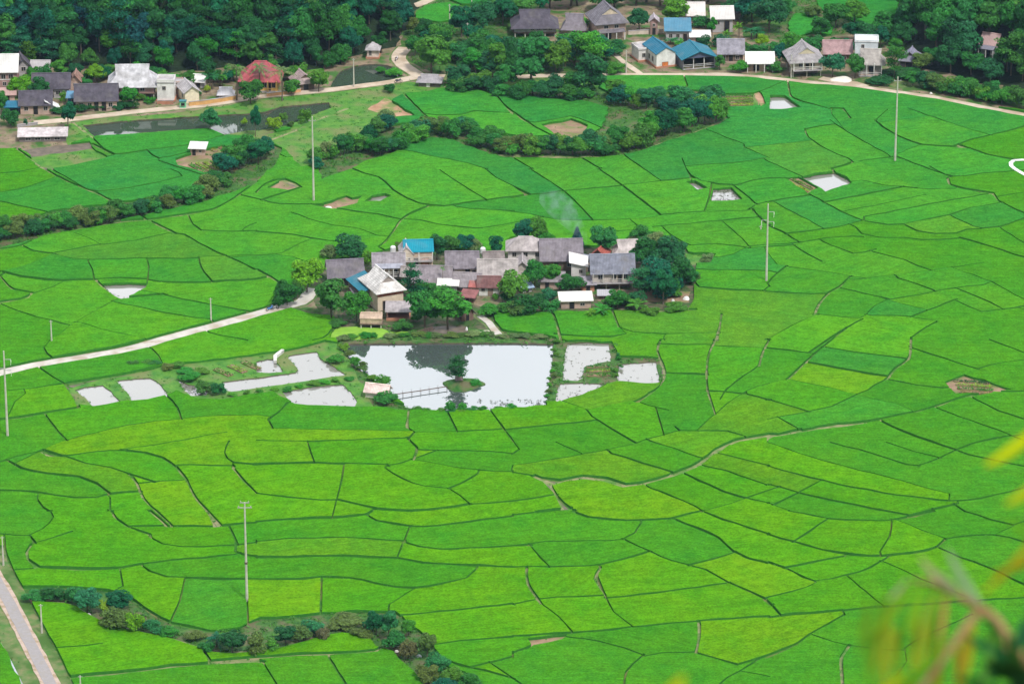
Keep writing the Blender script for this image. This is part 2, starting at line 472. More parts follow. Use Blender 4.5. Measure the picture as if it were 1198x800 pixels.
BUNDS = '''
e t 0,20 80,15 150,0
e t -100,115 0,110 80,95 170,70 260,38
e w 210,0 290,45 380,85 460,115 540,160
e t 240,0 330,50 400,90 460,105 620,85 740,60 850,30 800,0
e t -100,135 0,150 80,170 180,190 250,205
e t 380,195 510,180 560,165
e w -120,385 0,372 100,355 200,310 320,285 450,262 600,240 690,235 850,212 1000,185 1100,130 1198,60
e w 690,235 760,270 820,300
e f 820,300 780,300 640,330 470,350 420,325 320,290
e t 110,360 150,380 250,395 270,405 340,418 440,425 700,415 860,418 1040,405
e f 260,390 360,370 470,350
e f 250,395 150,440 0,480
e T -120,470 0,480 100,500 230,518 430,515 560,510 690,515 740,525 900,530 1000,525 1198,515
e t 410,430 430,465 440,515
e t 685,418 695,460 690,515
e t 930,420 940,460 970,500 990,522
e T 860,305 930,345 1010,385 1070,412 1150,450 1198,475
e t 880,215 900,255 940,285 1040,290 1198,290
e f 1070,405 1198,400
e f 1130,290 1150,270 1198,250
e w 450,520 500,562 570,602 625,597
e f 300,520 250,550 150,580 80,610 0,625
e t -120,600 0,628 80,660 170,690 240,705 330,730
e f 330,730 430,670 560,600
e f 330,730 270,780 240,799
e t 570,628 700,655 850,685 980,700
e t 730,580 850,605 1000,635 1150,660 1198,665
e t 380,720 520,760 700,795
e t 980,765 1080,785 1150,799
e w 0,500 60,560 150,575 130,600 0,620
f t 0,140 60,155 160,165 260,165
f w 0,110 40,70 130,48 210,85 150,105
f T 450,0 500,20 570,40 600,60 640,100 700,135 760,160 880,175 970,160 1080,145 1198,130
f t 860,10 920,50 1000,100 1075,145
f t 1070,0 1120,40 1198,80
f t 260,165 370,185 520,205 670,232 760,240 900,265 1040,275 1150,260 1198,250
f w 805,172 740,200 680,232 640,290 600,340 570,365
f t 0,292 100,298 240,318 330,335 380,340
f f 260,322 160,370 90,400 0,405
f f 90,400 170,410 200,420
f w 0,470 60,500 100,525 130,560
f t 930,175 1000,185 1100,190 1198,195
f f 160,200 300,250 480,280 560,310
f t 215,655 300,670 370,690 360,740 310,790 270,799
f f 0,660 50,635 75,600 100,560
g T 80,0 150,45 240,105 300,160 370,235
g T 400,0 460,40 520,85 580,130 690,215
g t 0,80 60,122
g t 0,135 60,122 150,115 240,102 380,90 500,78 600,68 690,58 800,48
g f 610,0 690,55
g t 810,0 830,30 880,55 960,72 1050,75 1120,55 1198,42
g t 925,85 915,140 895,195
g t 1040,85 1080,115 1130,160
g t 0,200 80,210 200,235 370,240 470,235 600,232 700,215 800,205 900,200 1000,200 1100,195 1130,170 1198,150
g w 1120,190 1150,225 1198,265
g t 660,270 760,262 900,250 1000,240 1130,228
g f 550,240 580,265
g f 480,290 560,285
g t 700,275 740,310 790,340 830,360 950,352 1050,362 1110,372 1198,365
g t 1030,290 1070,325 1110,368
g f 960,415 1030,400 1080,375
g t 830,450 840,500 870,550 980,560 1100,565 1170,570 1198,545
g f 860,470 1000,472 1198,478
g w 190,680 210,740 220,780
g w 465,660 480,700
g t 480,700 500,740 530,770 460,785 300,780 200,770
g t 490,735 560,760 700,768 950,765
g w 975,675 965,740 950,799
g f 715,768 700,799
g w 690,660 850,655
h t 0,155 100,135 200,122
h T 205,125 300,175 380,215 450,240 490,250 560,260 640,255 740,235 850,215 950,180 1050,165
h t 290,150 400,130 530,105
h f 380,190 500,170 620,145 740,120
h t 450,222 600,195 800,155 1000,120 1050,112
h t 40,160 120,205 190,240 260,280
h T 0,265 60,290 150,345
h t 100,302 260,282 380,260 450,235
h t 0,355 100,350 180,340 260,325 400,315 440,318
h t 410,272 440,305 520,318 640,322 720,330 800,330 890,322
h t 640,260 700,290 780,305 880,302 930,285 1000,280
h t 845,215 920,250 1000,278 1080,272 1198,230
h T 890,318 1000,350 1100,380 1198,412 1320,440
h t 1080,272 1140,310 1198,345 1320,400
h t 260,340 330,370 400,395 500,375
h t 120,355 190,400 250,432
h f 0,390 45,445 110,460 190,468 300,485 390,500
h w 390,500 340,545 290,575 240,630 220,680
h t 0,572 140,580 265,583
h t 0,799 80,750 150,715 220,685
h t 230,680 330,690 430,700 500,640 560,610
h t 280,799 340,760 440,705
h f 400,520 520,505 640,490 760,475 900,455 1010,438
h t 490,385 560,405 640,425 700,450 760,472
h t 610,510 700,540 770,568
h t 870,465 960,495 1050,530
h f 570,610 700,590 860,560 1000,545
h t 490,685 660,692 790,712
h f 560,610 660,640 750,660
h t 670,692 760,655 880,610
h t 980,600 1040,625 1100,655
h f 890,620 1000,665 1100,655 1198,640
h f 440,55 540,75 690,90 870,92
h w 840,40 850,70 920,92 1000,105 1050,110 1075,145 1130,175 1198,205 1320,260
h t 760,-10 860,35 1000,20 1198,5 1320,-10
h f 1075,130 1198,110 1320,95
h f 500,0 600,45 700,88
h f 360,560 460,585 560,605
h t 0,535 40,490 80,460
h f 670,790 740,740 790,715
h t 1120,570 1198,610 1320,650
h f 1170,645 1198,655
d w 100,425 110,460 150,480 220,500
d w 300,515 350,515 385,560
d f 300,510 300,545 325,575
d w 175,610 190,650 280,710 400,765 300,799
d f 180,610 240,600 300,590
d f 290,570 350,610 450,670 560,730
d t 400,765 500,750 590,740
d f 600,735 650,710 710,688
d T 500,570 540,605 620,650 720,685 860,695 940,700
d w 940,700 1060,740 1190,755 1320,765
d f 500,575 560,520
d f 515,585 640,570 740,555
d t 660,515 780,560 900,600 1040,640
d t 860,695 960,660 1060,635 1198,600 1320,560
d t 600,740 680,770 760,799
d f 0,765 80,799
d f 0,690 200,670
c T 800,365 815,410
c t 860,447 1000,447 1150,440 1198,420
c f 0,530 60,580 160,575 270,555 350,580
c w 0,530 100,600 200,650
c f 440,600 560,595 700,560
c t 920,620 1000,655 1080,685
c T 0,745 90,799
c T 320,745 410,799
c t 525,740 610,799
c f 790,750 810,799
c f 910,780 1050,770 1180,750
c f 1080,700 1198,750
c w 0,730 200,735 380,735 540,725 700,670 850,620 1000,560
c t 860,445 1010,445
b w 890,405 1000,420 1130,455
b w 1120,455 1150,490 1198,545
b t 840,550 960,545 1020,530 1198,540
b w 690,450 780,540
b t 0,640 110,630 160,650 240,665
b t 80,710 140,745 230,740 290,700
b t 690,710 800,735 950,765 1080,799
b w 120,635 210,600 290,560 420,510
b t 0,575 120,635
a t 430,650 480,700 530,730 700,710 870,690 985,660
a t 690,715 745,750 870,725
a w 75,700 200,790
a t 230,799 420,760 530,733
a w 350,580 440,650
a w 430,680 530,730
a f 740,760 860,799
i t 240,0 205,35 220,65 255,88
i T 200,140 250,175 300,200
i t 300,200 420,180 600,150 760,110 740,70 710,40
i t 50,235 150,225 300,205
i T 300,205 340,260 365,310
i w -100,385 0,372 100,360 200,342 360,318
i f 50,330 70,290 120,250
i T 235,380 270,425 310,465
i T 800,280 830,320 845,365
i f 190,520 300,470 450,435 600,400 850,370 1000,355 1198,350
i t -120,600 0,568 80,545 190,520
i w 190,520 230,540 300,545
i T 300,545 400,575 520,600 600,625
i w 600,625 640,670 670,740 730,799
i f 300,545 420,525 510,518 570,518
i T 570,515 680,528 760,550 820,590
i w 820,590 870,650 910,730 970,799
i t 830,585 960,588 1090,590
i t 1070,475 1050,530 1090,575 1198,580
i w 1090,600 1140,660 1198,715
i T 50,570 100,600 220,625 370,640 450,670 510,715
i T -120,700 0,702 150,708 250,725 350,738 450,738 510,720 640,710
i f 650,668 750,660 840,655
i t 180,715 175,745 200,780 230,799
i t 515,735 515,799
i f 570,515 800,480 1000,440 1060,430
j T 145,295 100,340 55,375 75,410
j w 710,340 705,410 740,430 710,465
j w 710,465 750,505 735,555
j t 735,555 670,580 610,590
j f 75,415 300,418 500,422 720,425
j t 240,480 255,530 270,572
j T -6,580 200,575 420,578 540,580 610,585
j t 410,582 395,670 375,750
j T 0,718 150,735 300,748 380,750 480,770 560,790 640,796 800,795 990,770
j t 600,600 680,650 780,685 900,695 950,730 1000,770
j t 730,560 850,580 960,600 1040,608 1198,615
j t 910,690 960,670 1035,625
j t 890,330 915,380 935,420
j T 1085,320 1130,380 1198,470
j f 760,515 900,515 1100,522 1198,530
j t 990,770 1198,755
j f 740,430 900,430 1100,420
j f 0,470 200,475 500,465 720,460
k w 690,0 675,50 700,110 710,160 690,210 640,250
k t 640,250 570,285
k t 700,20 900,25 1180,38
k w 945,0 915,70 905,160 910,240 920,270
k T 710,155 900,162
k w 1198,0 1170,50 1150,120
k t 1150,120 1050,190 1000,230 970,275
k t 920,240 1050,248 1090,250
k f 1198,205 1090,240 1000,300 930,360
k T 1090,252 1198,285
k t 225,285 340,325 370,360 465,418
k t 565,285 640,310 720,328
k t 680,360 695,410
k t 760,410 780,425 900,425 1000,428 1080,448
k f 370,325 460,305 560,285
k f 0,585 200,555 400,520 550,490 750,430
k T 460,530 600,575 740,615
k t 640,475 760,510 870,550
k D 100,635 150,655 190,668 240,655 330,640 430,650 520,680 600,670 680,650 800,610 880,570 960,510 1050,470 1198,445
k t 0,620 100,635
k w 175,670 200,720
k t 200,720 240,760 290,799
k t 0,755 100,740 190,725
k t 120,799 260,785
k T 640,690 740,730 850,775 890,799
k T 830,640 920,680 1050,730 1198,765
k t 900,590 1000,615 1100,650 1198,680
k t 1000,540 1100,565 1198,590
k t 900,795 1000,770 1090,740
k t 0,470 30,510
k f 200,475 320,530
k f 0,415 200,395 370,380
l D 0,455 120,430 280,405 450,385
l w 450,385 600,355 750,320 850,285 960,255 1040,245
l t 0,40 100,50 220,65
l w 300,0 220,65 160,120
l t 160,120 95,185
l f 95,185 0,205
l t 100,185 250,215 420,250 500,210 560,180
l w 560,180 600,130 660,85 670,0
l t 220,110 400,145 560,170
l t 290,40 450,65 620,85
l t 560,185 700,210 820,225
l t 770,68 880,105 980,135
l t 1040,0 1198,60 1320,100
l f 980,135 1100,105 1198,95
l t 0,280 90,305 190,335
l f 190,335 300,310 400,265 420,250
l f 0,370 190,335
l t 60,370 140,415
l f 430,262 600,300 660,320
l T 540,385 640,430 760,475 880,515 1000,550 1198,590
l T 790,320 900,360 1000,395 1080,425 1198,470
l T 970,275 1080,330 1198,370 1320,410
l t 880,515 960,485 1060,460 1198,440
l t 700,590 790,555 880,515
l t 560,480 680,520 790,545
l t 300,480 480,528 568,556 648,580 700,588
l t 0,480 150,530 350,590 500,625 700,680 850,720
l T 0,590 200,645 400,690 600,725 800,748 930,750 1060,725 1198,690 1320,660
l t 250,660 140,715 30,770
l t 0,675 130,710 300,750 480,785
l t 0,765 100,795
l t 1130,240 1198,240 1320,240
l t 750,799 890,765
m t 0,108 140,115 200,85 250,30 235,0
m t 20,115 30,200 60,270 95,355
m t 60,278 160,268
m t 140,115 160,155 240,130 330,100
m w 150,155 125,190 130,225 180,262 300,270 450,272 570,265 660,250
m t 660,250 800,230 950,220 1100,205
m w 520,0 540,35 600,75 690,105
m T 690,105 705,125 760,155 850,168 950,170 1100,160 1198,150
m w 700,0 750,40 780,70
m T 780,70 900,70 1000,70 1198,55
m w 970,0 1000,60
m T 1070,70 1090,110 1110,155
m T 1100,160 1100,190 1140,205 1198,215
m T 660,255 700,285 780,308 900,315 1198,318
m t 560,270 575,355
m t 860,330 840,420 800,510
m T 95,355 300,355 500,370 600,400 700,470 800,520 970,555
m w 100,420 310,425 400,470 500,520 650,560 800,590 950,640 1000,655 1198,650
m T 150,450 200,540 260,640 320,765
m w 330,775 600,750 800,725 980,712 1198,700
m w 955,660 990,710
m f 270,640 400,630 480,620
m t 1155,400 1160,550
m t 330,775 310,830
n T 0,50 200,38 400,28 520,15 540,0
n T 520,20 560,45 650,60 720,72 850,70 1000,50 1198,25
n t 715,80 690,140 660,215
n T 0,145 150,130 420,125 560,135 690,138
n T 690,145 760,168 860,178 1000,175 1198,165
n T 0,218 150,215 400,212 660,222 780,242 1000,255 1198,262
n T 0,318 150,322 300,310 440,312 560,340 740,362 860,342 980,315 1030,270
n T 305,325 300,490
n t 620,440 700,385 740,365
n t 660,490 850,472 1000,458 1198,435
n T 840,625 950,610 1198,590
n w 0,685 200,670 400,662 560,650
n t 30,705 95,810
n T 340,685 420,810
n t 1000,730 1198,780
n t 870,690 950,720 1000,730 1198,680
o t 0,20 100,8 200,0
o T 280,0 350,28 450,40 620,42 740,35 840,10 880,0
o t 600,55 570,100 510,135 300,140 150,145 0,165
o T 520,135 640,190 740,230 830,255 900,275 1000,330 1100,370 1180,410 1198,440
o t 620,198 500,230 400,252 250,262 0,262
o t 80,160 130,220 170,260
o t 830,250 930,225 1030,198
o T 760,40 860,80 960,125 1030,190 1100,220 1198,245
o t 880,0 980,40 1100,80 1198,110
o w 65,270 70,340 130,430
o t 130,430 210,490 275,560
o w 410,262 385,320 430,390
o t 430,390 470,470 560,540
o f 0,440 130,412 280,402 420,395
o t 445,405 600,390 800,365 1000,338
o T 0,588 130,578 270,568 400,560 560,542 750,525 950,508 1198,490
o w 870,525 870,590 855,660
o t 855,665 960,690 1050,718 1198,670
o t 1060,745 1000,780 940,830
o f 1060,745 1130,760 1198,775
o T 520,830 530,750 600,680
o f 600,680 700,662 855,662
o f 270,590 400,610 520,640 610,672
o t 0,665 70,640
o t 0,780 60,820
p T 0,110 120,145 250,180 400,205 540,208 680,195 790,170 830,130 900,120 1050,110 1198,145 1320,180
p T 0,240 80,265 220,325 370,298 480,265 545,225
p t 80,265 200,240 360,210
p t 130,140 280,40
p T 100,0 280,35 450,45 580,42 700,20 780,0
p t 580,50 570,120 525,190
p t 600,42 720,90 830,128
p t 550,240 640,280 720,320 800,350
p t 370,305 460,380 540,445
p T 0,495 120,482 300,470 500,452 750,435 1000,415 1198,405 1320,398
p t 0,405 100,380 180,360 225,335
p t 0,420 60,485
p t 360,485 240,550 100,640 0,685
p f 240,590 380,628 560,648
p w 380,628 345,680 350,820
p t 640,640 700,600 800,555 950,485
p f 640,650 650,700 600,770
p T 805,175 900,215 1030,262 1198,345 1320,400
p t 920,0 1040,40 1150,65 1198,50 1320,20
p f 1060,110 1150,70
o t 1198,670 1320,620
'''
# surfaces other than rice:  kind, outline
PATCH = '''
scrub z -120,272 0,268 60,248 130,240 200,228 240,215 262,190 275,168 300,160 330,175 322,195 300,215 275,226 245,236 175,252 130,262 80,272 0,292 -120,298
scrub z 376,212 372,190 400,176 425,168 440,150 470,146 505,146 540,150 575,158 620,162 650,160 690,162 705,150 712,128 680,120 640,118 600,112 596,104 640,102 700,104 712,110 760,110 800,106 845,110 852,140 842,148 820,155 780,168 745,180 700,187 640,187 590,186 560,178 530,166 505,163 480,170 462,180 448,186 430,190 410,200
yard z -120,40 0,50 130,60 240,70 345,80 372,96 400,104 330,112 270,123 200,133 130,138 100,141 75,146 80,172 60,178 30,176 -120,176
grass z 345,100 380,110 425,108 480,100 522,100 522,106 470,113 460,118 440,142 400,152 370,150 345,150 330,150 292,160 262,160 245,152 300,128
grass z 262,160 292,160 340,152 330,140 380,136 440,142 444,158 420,170 395,180 372,192 352,198 335,178 316,165 300,162
yard z 372,40 480,30 530,40 600,30 640,0 720,-30 1060,-30 1065,40 1120,80 1198,100 1320,110 1320,150 1198,131 1050,108 1000,100 925,95 905,93 810,88 700,88 600,90 530,92 520,99 480,96 420,100 385,104
scrub z 470,-30 600,-30 620,14 594,36 640,48 720,50 735,88 600,96 530,94 470,70
scrub z 860,-30 1060,-30 1060,60 1000,40 930,48 870,44
verge z 1040,80 1090,92 1130,98 1198,112 1320,118 1320,146 1198,128 1120,112 1055,104 1010,98 1012,92
farmyard z 338,352 352,334 374,322 386,308 400,303 432,306 440,297 465,289 500,289 560,296 585,298 602,284 640,282 660,288 690,290 722,286 745,272 768,274 798,286 812,302 816,325 812,345 806,362 740,366 690,366 600,368 575,366 580,382 568,392 560,394 500,396 392,397 388,384 392,372 360,368 340,362
scrub z 388,384 470,382 545,384 582,386 650,396 652,400 648,403 395,405
duckweed z 386,397 388,390 394,383 415,382 447,384 456,388 478,388 470,392 448,394 440,396 400,398
mud z 500,383 520,381 546,382 548,390 520,393 502,391
dirt z 378,240 405,231 412,234 424,232 418,240 388,247
dirt z 312,222 330,212 351,221 337,225
dirt z 480,138 455,121 441,122 450,115 485,137
reddirt z 430,128 452,115 470,128 486,138 462,139 452,135
dirt z 633,148 668,141 688,149 680,163 650,161
dirt z 845,112 884,111 888,126 845,128
reddirt z 882,110 888,108 896,124 890,127
grass z 848,112 884,111 886,126 846,127
dirt z 918,211 934,209 958,222 945,229
grass z 928,210 936,214 952,224 940,222
mud z 22,176 105,167 108,174 36,184
grass z 36,184 108,174 126,185 100,192 60,198 42,194
dirt z 230,180 262,172 285,186 265,198 240,205 208,196 205,188
grass z 150,100 151,101 152,100
dirt z 1105,449 1128,440 1184,458 1158,461 1118,463
grass z 80,455 120,443 145,440 180,432 192,428 205,432 212,455 200,463 165,468 110,478 92,475
grass z 192,428 215,426 235,424 320,413 350,408 380,400 396,402 412,428 435,456 450,470 445,478 420,478 345,475 320,460 300,463 262,470 232,468 215,463 200,455
scrub z 645,398 655,398 664,400 716,401 722,418 773,420 774,447 770,449 722,448 680,464 655,472 636,472 640,440
scrub z 405,420 425,436 460,472 480,476 560,479 640,473 640,477 560,482 478,482 440,478 430,460
dirt z 617,749 664,744 658,750 622,757
scrub z 20,690 95,689 125,692 150,700 175,718 200,730 243,739 280,736 305,724 340,722 378,718 425,716 462,717 478,732 500,748 515,768 525,782 545,788 560,830 510,830 495,800 475,780 460,764 440,758 425,745 400,742 375,747 340,757 300,763 250,764 238,760 200,747 163,740 125,730 100,717 78,706 22,702
verge z -60,640 5,640 10,665 24,695 38,715 55,745 78,790 90,830 -60,830
rice z -60,700 -20,735 0,752 12,772 24,800 30,830 -60,830
yard z 345,352 356,345 366,350 372,362 362,366 350,360
yard z 688,340 705,332 745,338 750,352 720,356 700,352
yard z 552,346 586,347 588,356 570,360 552,356
reddirt z 1,700 40,700 50,703 78,705 50,707 25,706
dirt z 735,340 808,341 806,354 736,353
grass z 800,296 838,300 832,310 808,310
'''
PONDS = '''
big z 394,403 410,402 500,401 600,401 648,402 646,425 641,458 638,473 600,476 545,480 520,478 490,477 475,474 460,462 440,448 425,436 408,420
white e 478,535 690,535 640,570 590,595 560,590 500,555
left i 350,225 400,210 480,202 520,230 545,258 575,275 500,290 440,298 400,258
left2 i 545,180 600,175 700,168 735,185 755,205 785,250 690,270 600,277 613,262 600,238 570,215
weedy i 830,175 880,200 930,205 970,225 965,240 890,242 855,215
mid i 1035,180 1198,163 1300,150 1380,140 1392,128 1345,75 1350,64 1480,45 1500,80 1560,115 1618,150 1500,165 1320,190 1198,205 1080,222 1050,215
stub j 0,92 50,80 85,82 125,130 60,135 0,132
front j 120,232 250,210 400,198 440,230 470,270 460,292 300,285 175,288
square k 255,8 350,2 450,8 460,88 400,96 335,112 325,160 300,172 232,168 238,90
slim k 215,195 320,190 440,195 330,240 205,282 203,240
cell k 495,105 560,97 670,92 690,188 590,190 486,182
puddle f 505,142 540,125 600,115 632,126 580,138
sliver g 808,62 850,55 912,82 862,90
fallow g 935,90 1020,85 1072,132 1010,138 920,140
bend h 150,38 220,22 310,12 370,38 395,62 330,80 270,97 235,75
corner d 10,455 80,455 155,503 90,510 8,512
strip z 97,147 140,142 185,139 235,136 290,133 310,131 328,125 385,120 388,126 352,140 340,146 303,153 290,153 262,158 240,151 200,153 150,157 112,161
strip2 z 303,133 304,133 304,134
back z 387,102 396,86 412,78 440,75 462,79 468,88 460,94 430,98 402,102
'''
ROADS = [  # name, half width m, material, centre line
    ('village_path', 1.35, 'concrete_path', P('z', '-60,452 0,437 40,428 100,418 150,409 200,395 250,382 300,368 330,360 352,354 362,344 368,338')),
    ('valley_road', 1.25, 'earth_road', P('z', '40,144 75,141 100,138 150,132 200,127 250,122 300,114 350,109 400,104 430,100 460,96 480,92 492,89 520,90')),
    ('upper_road', 1.1, 'earth_road', P('z', '526,93 560,95 600,91 640,89 700,88.5 750,88 800,88 850,88 900,92 930,95.5 970,99 1000,101 1020,104 1060,110 1090,114 1125,121 1160,128 1198,135 1260,146 1340,160')),
    ('side_lane', 1.6, 'earth_road', P('z', '492,90 482,84 472,77 466,70 469,62 474,56')),
    ('hill_lane', 1.2, 'earth_road', P('z', '474,14 484,8 495,4 510,-4 530,-14')),
    ('field_lane', 0.7, 'earth_road', P('z', '720,65 732,75 742,82 751,88')),
    ('yard_lane', 1.2, 'earth_road', P('z', '1012,102 1000,98 980,96 960,92')),
    ('farm_path', 0.7, 'concrete_path', P('z', '562,370 572,378 580,388 584,392')),
]
MAIN_RICE = P('z', '-120,176 20,172 75,172 108,162 150,160 245,152 262,160 292,162 330,151 400,151 440,142 455,120 470,112 522,102 585,113 600,112 700,104 708,91 800,91 870,91 903,95 925,98 1000,104 1050,112 1198,139 1330,163 1330,920 -120,920')
EXTRA_RICE = [P('z', '486,24 488,16 500,8 525,5 538,8 535,24 515,28'), P('z', '520,-4 575,-4 565,8 540,7 528,2'),
              P('z', '925,46 922,30 930,18 948,18 965,24 975,34 972,42 950,40'), P('z', '950,-8 1052,-20 1050,16 1035,28 1010,32 985,22 960,12')]

def smooth_line(pts, closed=False, step=2.2):
    """Catmull-Rom in world metres"""
    P3 = [np.array(W0(*p)[:2]) for p in pts]
    n = len(P3); out = []
    segs = n if closed else n - 1
    for i in range(segs):
        p1, p2 = P3[i], P3[(i + 1) % n]
        p0 = P3[(i - 1) % n] if (closed or i > 0) else 2 * p1 - p2
        p3 = P3[(i + 2) % n] if (closed or i + 2 < n) else 2 * p2 - p1
        k = max(1, min(8, int(np.linalg.norm(p2 - p1) / step)))
        for j in range(k):
            t = j / k
            out.append(0.5 * ((2 * p1) + (-p0 + p2) * t + (2 * p0 - 5 * p1 + 4 * p2 - p3) * t * t + (-p0 + 3 * p1 - 3 * p2 + p3) * t ** 3))
    if not closed: out.append(P3[-1])
    return out

def ragged(pts, step=1.6, amp=0.22, smooth=False):
    """outline subdivided and roughened, in world metres"""
    Q = smooth_line(pts, True) if smooth else [np.array(W0(*p)[:2]) for p in pts]
    out = []
    for i in range(len(Q)):
        a, b = Q[i], Q[(i + 1) % len(Q)]
        L = np.linalg.norm(b - a); k = max(1, int(L / step))
        nrm = np.array([-(b - a)[1], (b - a)[0]]) / (L + 1e-9)
        for j in range(k):
            q = a + (b - a) * j / k
            out.append(q + nrm * rng.uniform(-amp, amp) if j else q)
    return out

bunds = []
for ln in BUNDS.strip().splitlines():
    pan, st, rest = ln.split(' ', 2)
    bunds.append((st, smooth_line(P(pan, rest))))
patches = []
for ln in PATCH.strip().splitlines():
    kd, pan, rest = ln.split(' ', 2)
    patches.append((kd, ragged(P(pan, rest), 2.0, 0.35)))
ponds = []
for ln in PONDS.strip().splitlines():
    nm, pan, rest = ln.split(' ', 2)
    if nm == 'strip2': continue
    pp = P(pan, rest)
    if nm not in ('strip', 'back'):      # the near bank hides a little of the water: survey its foot, not its lip
        lo_, hi_ = min(q[1] for q in pp), max(q[1] for q in pp)
        pp = [(q[0], q[1] + 2.4 * max(0.0, min(1.0, ((q[1] - lo_) / (hi_ - lo_) - .45) * 2.5))) for q in pp]
    ponds.append((nm, ragged(pp, 1.2, 0.16 if nm != 'big' else 0.1, smooth=nm in ('left', 'left2', 'white', 'back'))))
roads = [(n_, hw, mt, smooth_line(pl)) for n_, hw, mt, pl in ROADS]
roads.append(('asphalt_road', 2.35, 'asphalt', smooth_line(P('z', '-60,598 -36,630 -14,662 8,700 24,731 39,760 59,800 80,842'))))

HWID = {'t': (0.14, 0.13), 'T': (0.17, 0.20), 'w': (0.24, 0.34), 'f': (0.10, 0.08), 'D': (0.45, 0.45)}
cdtV, cdtE = [], []
def cdt_loop(pts, closed=True):
    b = len(cdtV)
    for p in pts: cdtV.append(Vector((float(p[0]), float(p[1]))))
    n = len(pts)
    for i in range(n if closed else n - 1): cdtE.append((b + i, b + (i + 1) % n))

allsegs = []
for bi, (st, pl) in enumerate(bunds):
    for i in range(1, len(pl)): allsegs.append((*pl[i - 1], *pl[i], bi))
for _, _, _, pl in roads:
    for i in range(1, len(pl)): allsegs.append((*pl[i - 1], *pl[i], -1))
for _, pl in ponds + patches:
    for i in range(len(pl)): allsegs.append((*pl[i - 1], *pl[i], -1))
AS = np.array(allsegs)
def snap(q, bi, prev):
    """bund ends run on to the bund or bank they meet"""
    m = AS[:, 4] != bi
    A, B = AS[m, :2], AS[m, 2:4]
    v = B - A; L = (v ** 2).sum(1) + 1e-9
    t = np.clip(((q - A) * v).sum(1) / L, 0, 1)
    C = A + v * t[:, None]
    d = np.hypot(*(C - q).T)
    k = int(np.argmin(d))
    if not (0.05 < d[k] < 3.2): return None
    a = q - prev; b = C[k] - q
    cs = float(a @ b) / (np.linalg.norm(a) * np.linalg.norm(b) + 1e-9)
    return C[k] if (cs > 0.35 or d[k] < 0.5) else None
def run_on(q, bi, prev):
    """carry a bund straight on until it meets the next one (within 8 m)"""
    d = q - prev; d = d / (np.linalg.norm(d) + 1e-9)
    m = AS[:, 4] != bi
    A, B = AS[m, :2], AS[m, 2:4]; v = B - A; w = A - q
    den = d[0] * v[:, 1] - d[1] * v[:, 0]; den = np.where(np.abs(den) < 1e-9, 1e-9, den)
    t = (w[:, 0] * v[:, 1] - w[:, 1] * v[:, 0]) / den
    u = (w[:, 0] * d[1] - w[:, 1] * d[0]) / den
    ok = (t > 0.05) & (t < 8.0) & (u >= -0.02) & (u <= 1.02)
    return q + d * t[ok].min() if ok.any() else None
nb = []
for bi, (st, pl) in enumerate(bunds):
    a = snap(pl[0], bi, pl[1]); b = snap(pl[-1], bi, pl[-2])
    if a is None: a = run_on(pl[0], bi, pl[1])
    if b is None: b = run_on(pl[-1], bi, pl[-2])
    nb.append((st, ([a] if a is not None else []) + list(pl) + ([b] if b is not None else [])))
bunds = nb
seg_list = []      # ax, ay, bx, by, halfwidth, style
for st, pl in bunds:
    pl = [np.array(q) for q in pl]
    ext = 0.45 if st != 'f' else 0.1
    d0 = pl[0] - pl[1]; pl[0] = pl[0] + d0 / (np.linalg.norm(d0) + 1e-9) * ext
    d1 = pl[-1] - pl[-2]; pl[-1] = pl[-1] + d1 / (np.linalg.norm(d1) + 1e-9) * ext
    Lf, Rt = [], []
    b0, b1 = HWID[st]
    for i, q in enumerate(pl):
        t = pl[min(i + 1, len(pl) - 1)] - pl[max(i - 1, 0)]
        t = t / (np.linalg.norm(t) + 1e-9)
        w = (b0 + b1 * t[0] ** 2) * rng.uniform(0.75, 1.3)
        nrm = np.array([-t[1], t[0]])
        Lf.append(q + nrm * w); Rt.append(q - nrm * w)
        if i: seg_list.append((*pl[i - 1], *q, w, st))
    cdt_loop(Lf + Rt[::-1])
road_seg = []
def ribbon(pl, hw):
    Lf, Rt = [], []
    for i, q in enumerate(pl):
        t = pl[min(i + 1, len(pl) - 1)] - pl[max(i - 1, 0)]
        t = t / (np.linalg.norm(t) + 1e-9)
        nrm = np.array([-t[1], t[0]])
        Lf.append(q + nrm * hw); Rt.append(q - nrm * hw)
    return Lf, Rt
for n_, hw, mt, pl in roads:
    m_ = 0.5 if n_ != 'asphalt_road' else 1.0
    Lf, Rt = ribbon(pl, hw + m_)
    cdt_loop(Lf + Rt[::-1])
    for i in range(1, len(pl)): road_seg.append((*pl[i - 1], *pl[i], hw + m_))
for kd, pl in patches: cdt_loop(pl)
for nm, pl in ponds: cdt_loop(pl)
main_w = [np.array(W0(*p)[:2]) for p in MAIN_RICE]
main_w = [np.array((math.copysign(174.6, q[0]) if abs(q[0]) > 96 else q[0], max(q[1], 560.5))) for q in main_w]
cdt_loop(main_w)
extra_w = [ragged(e, 1.5, 0.3) for e in EXTRA_RICE]
for e in extra_w: cdt_loop(e)
GX, GY0, GY1 = 175.0, 560.0, 1030.0
cdt_loop([(-GX, GY0), (GX, GY0), (GX, GY1), (-GX, GY1)])
for yy in np.arange(GY0 + 3, GY1 - 2, 4.2):
    for xx in np.arange(-GX + 3, GX - 2, 4.2):
        cdtV.append(Vector((float(xx + rng.uniform(-1.3, 1.3)), float(yy + rng.uniform(-1.3, 1.3)))))
cv, ce, cf, _a, _b, _c = delaunay_2d_cdt(cdtV, cdtE, [], 0, 1e-4, False)
VX = np.array([(v[0], v[1]) for v in cv]); TR = np.array([f for f in cf if len(f) == 3])
CX, CY = VX[TR].mean(axis=1).T
cls = np.full(len(TR), 'grass', dtype=object)
cls[in_poly(CX, CY, main_w)] = 'rice'
for e in extra_w: cls[in_poly(CX, CY, e)] = 'rice'
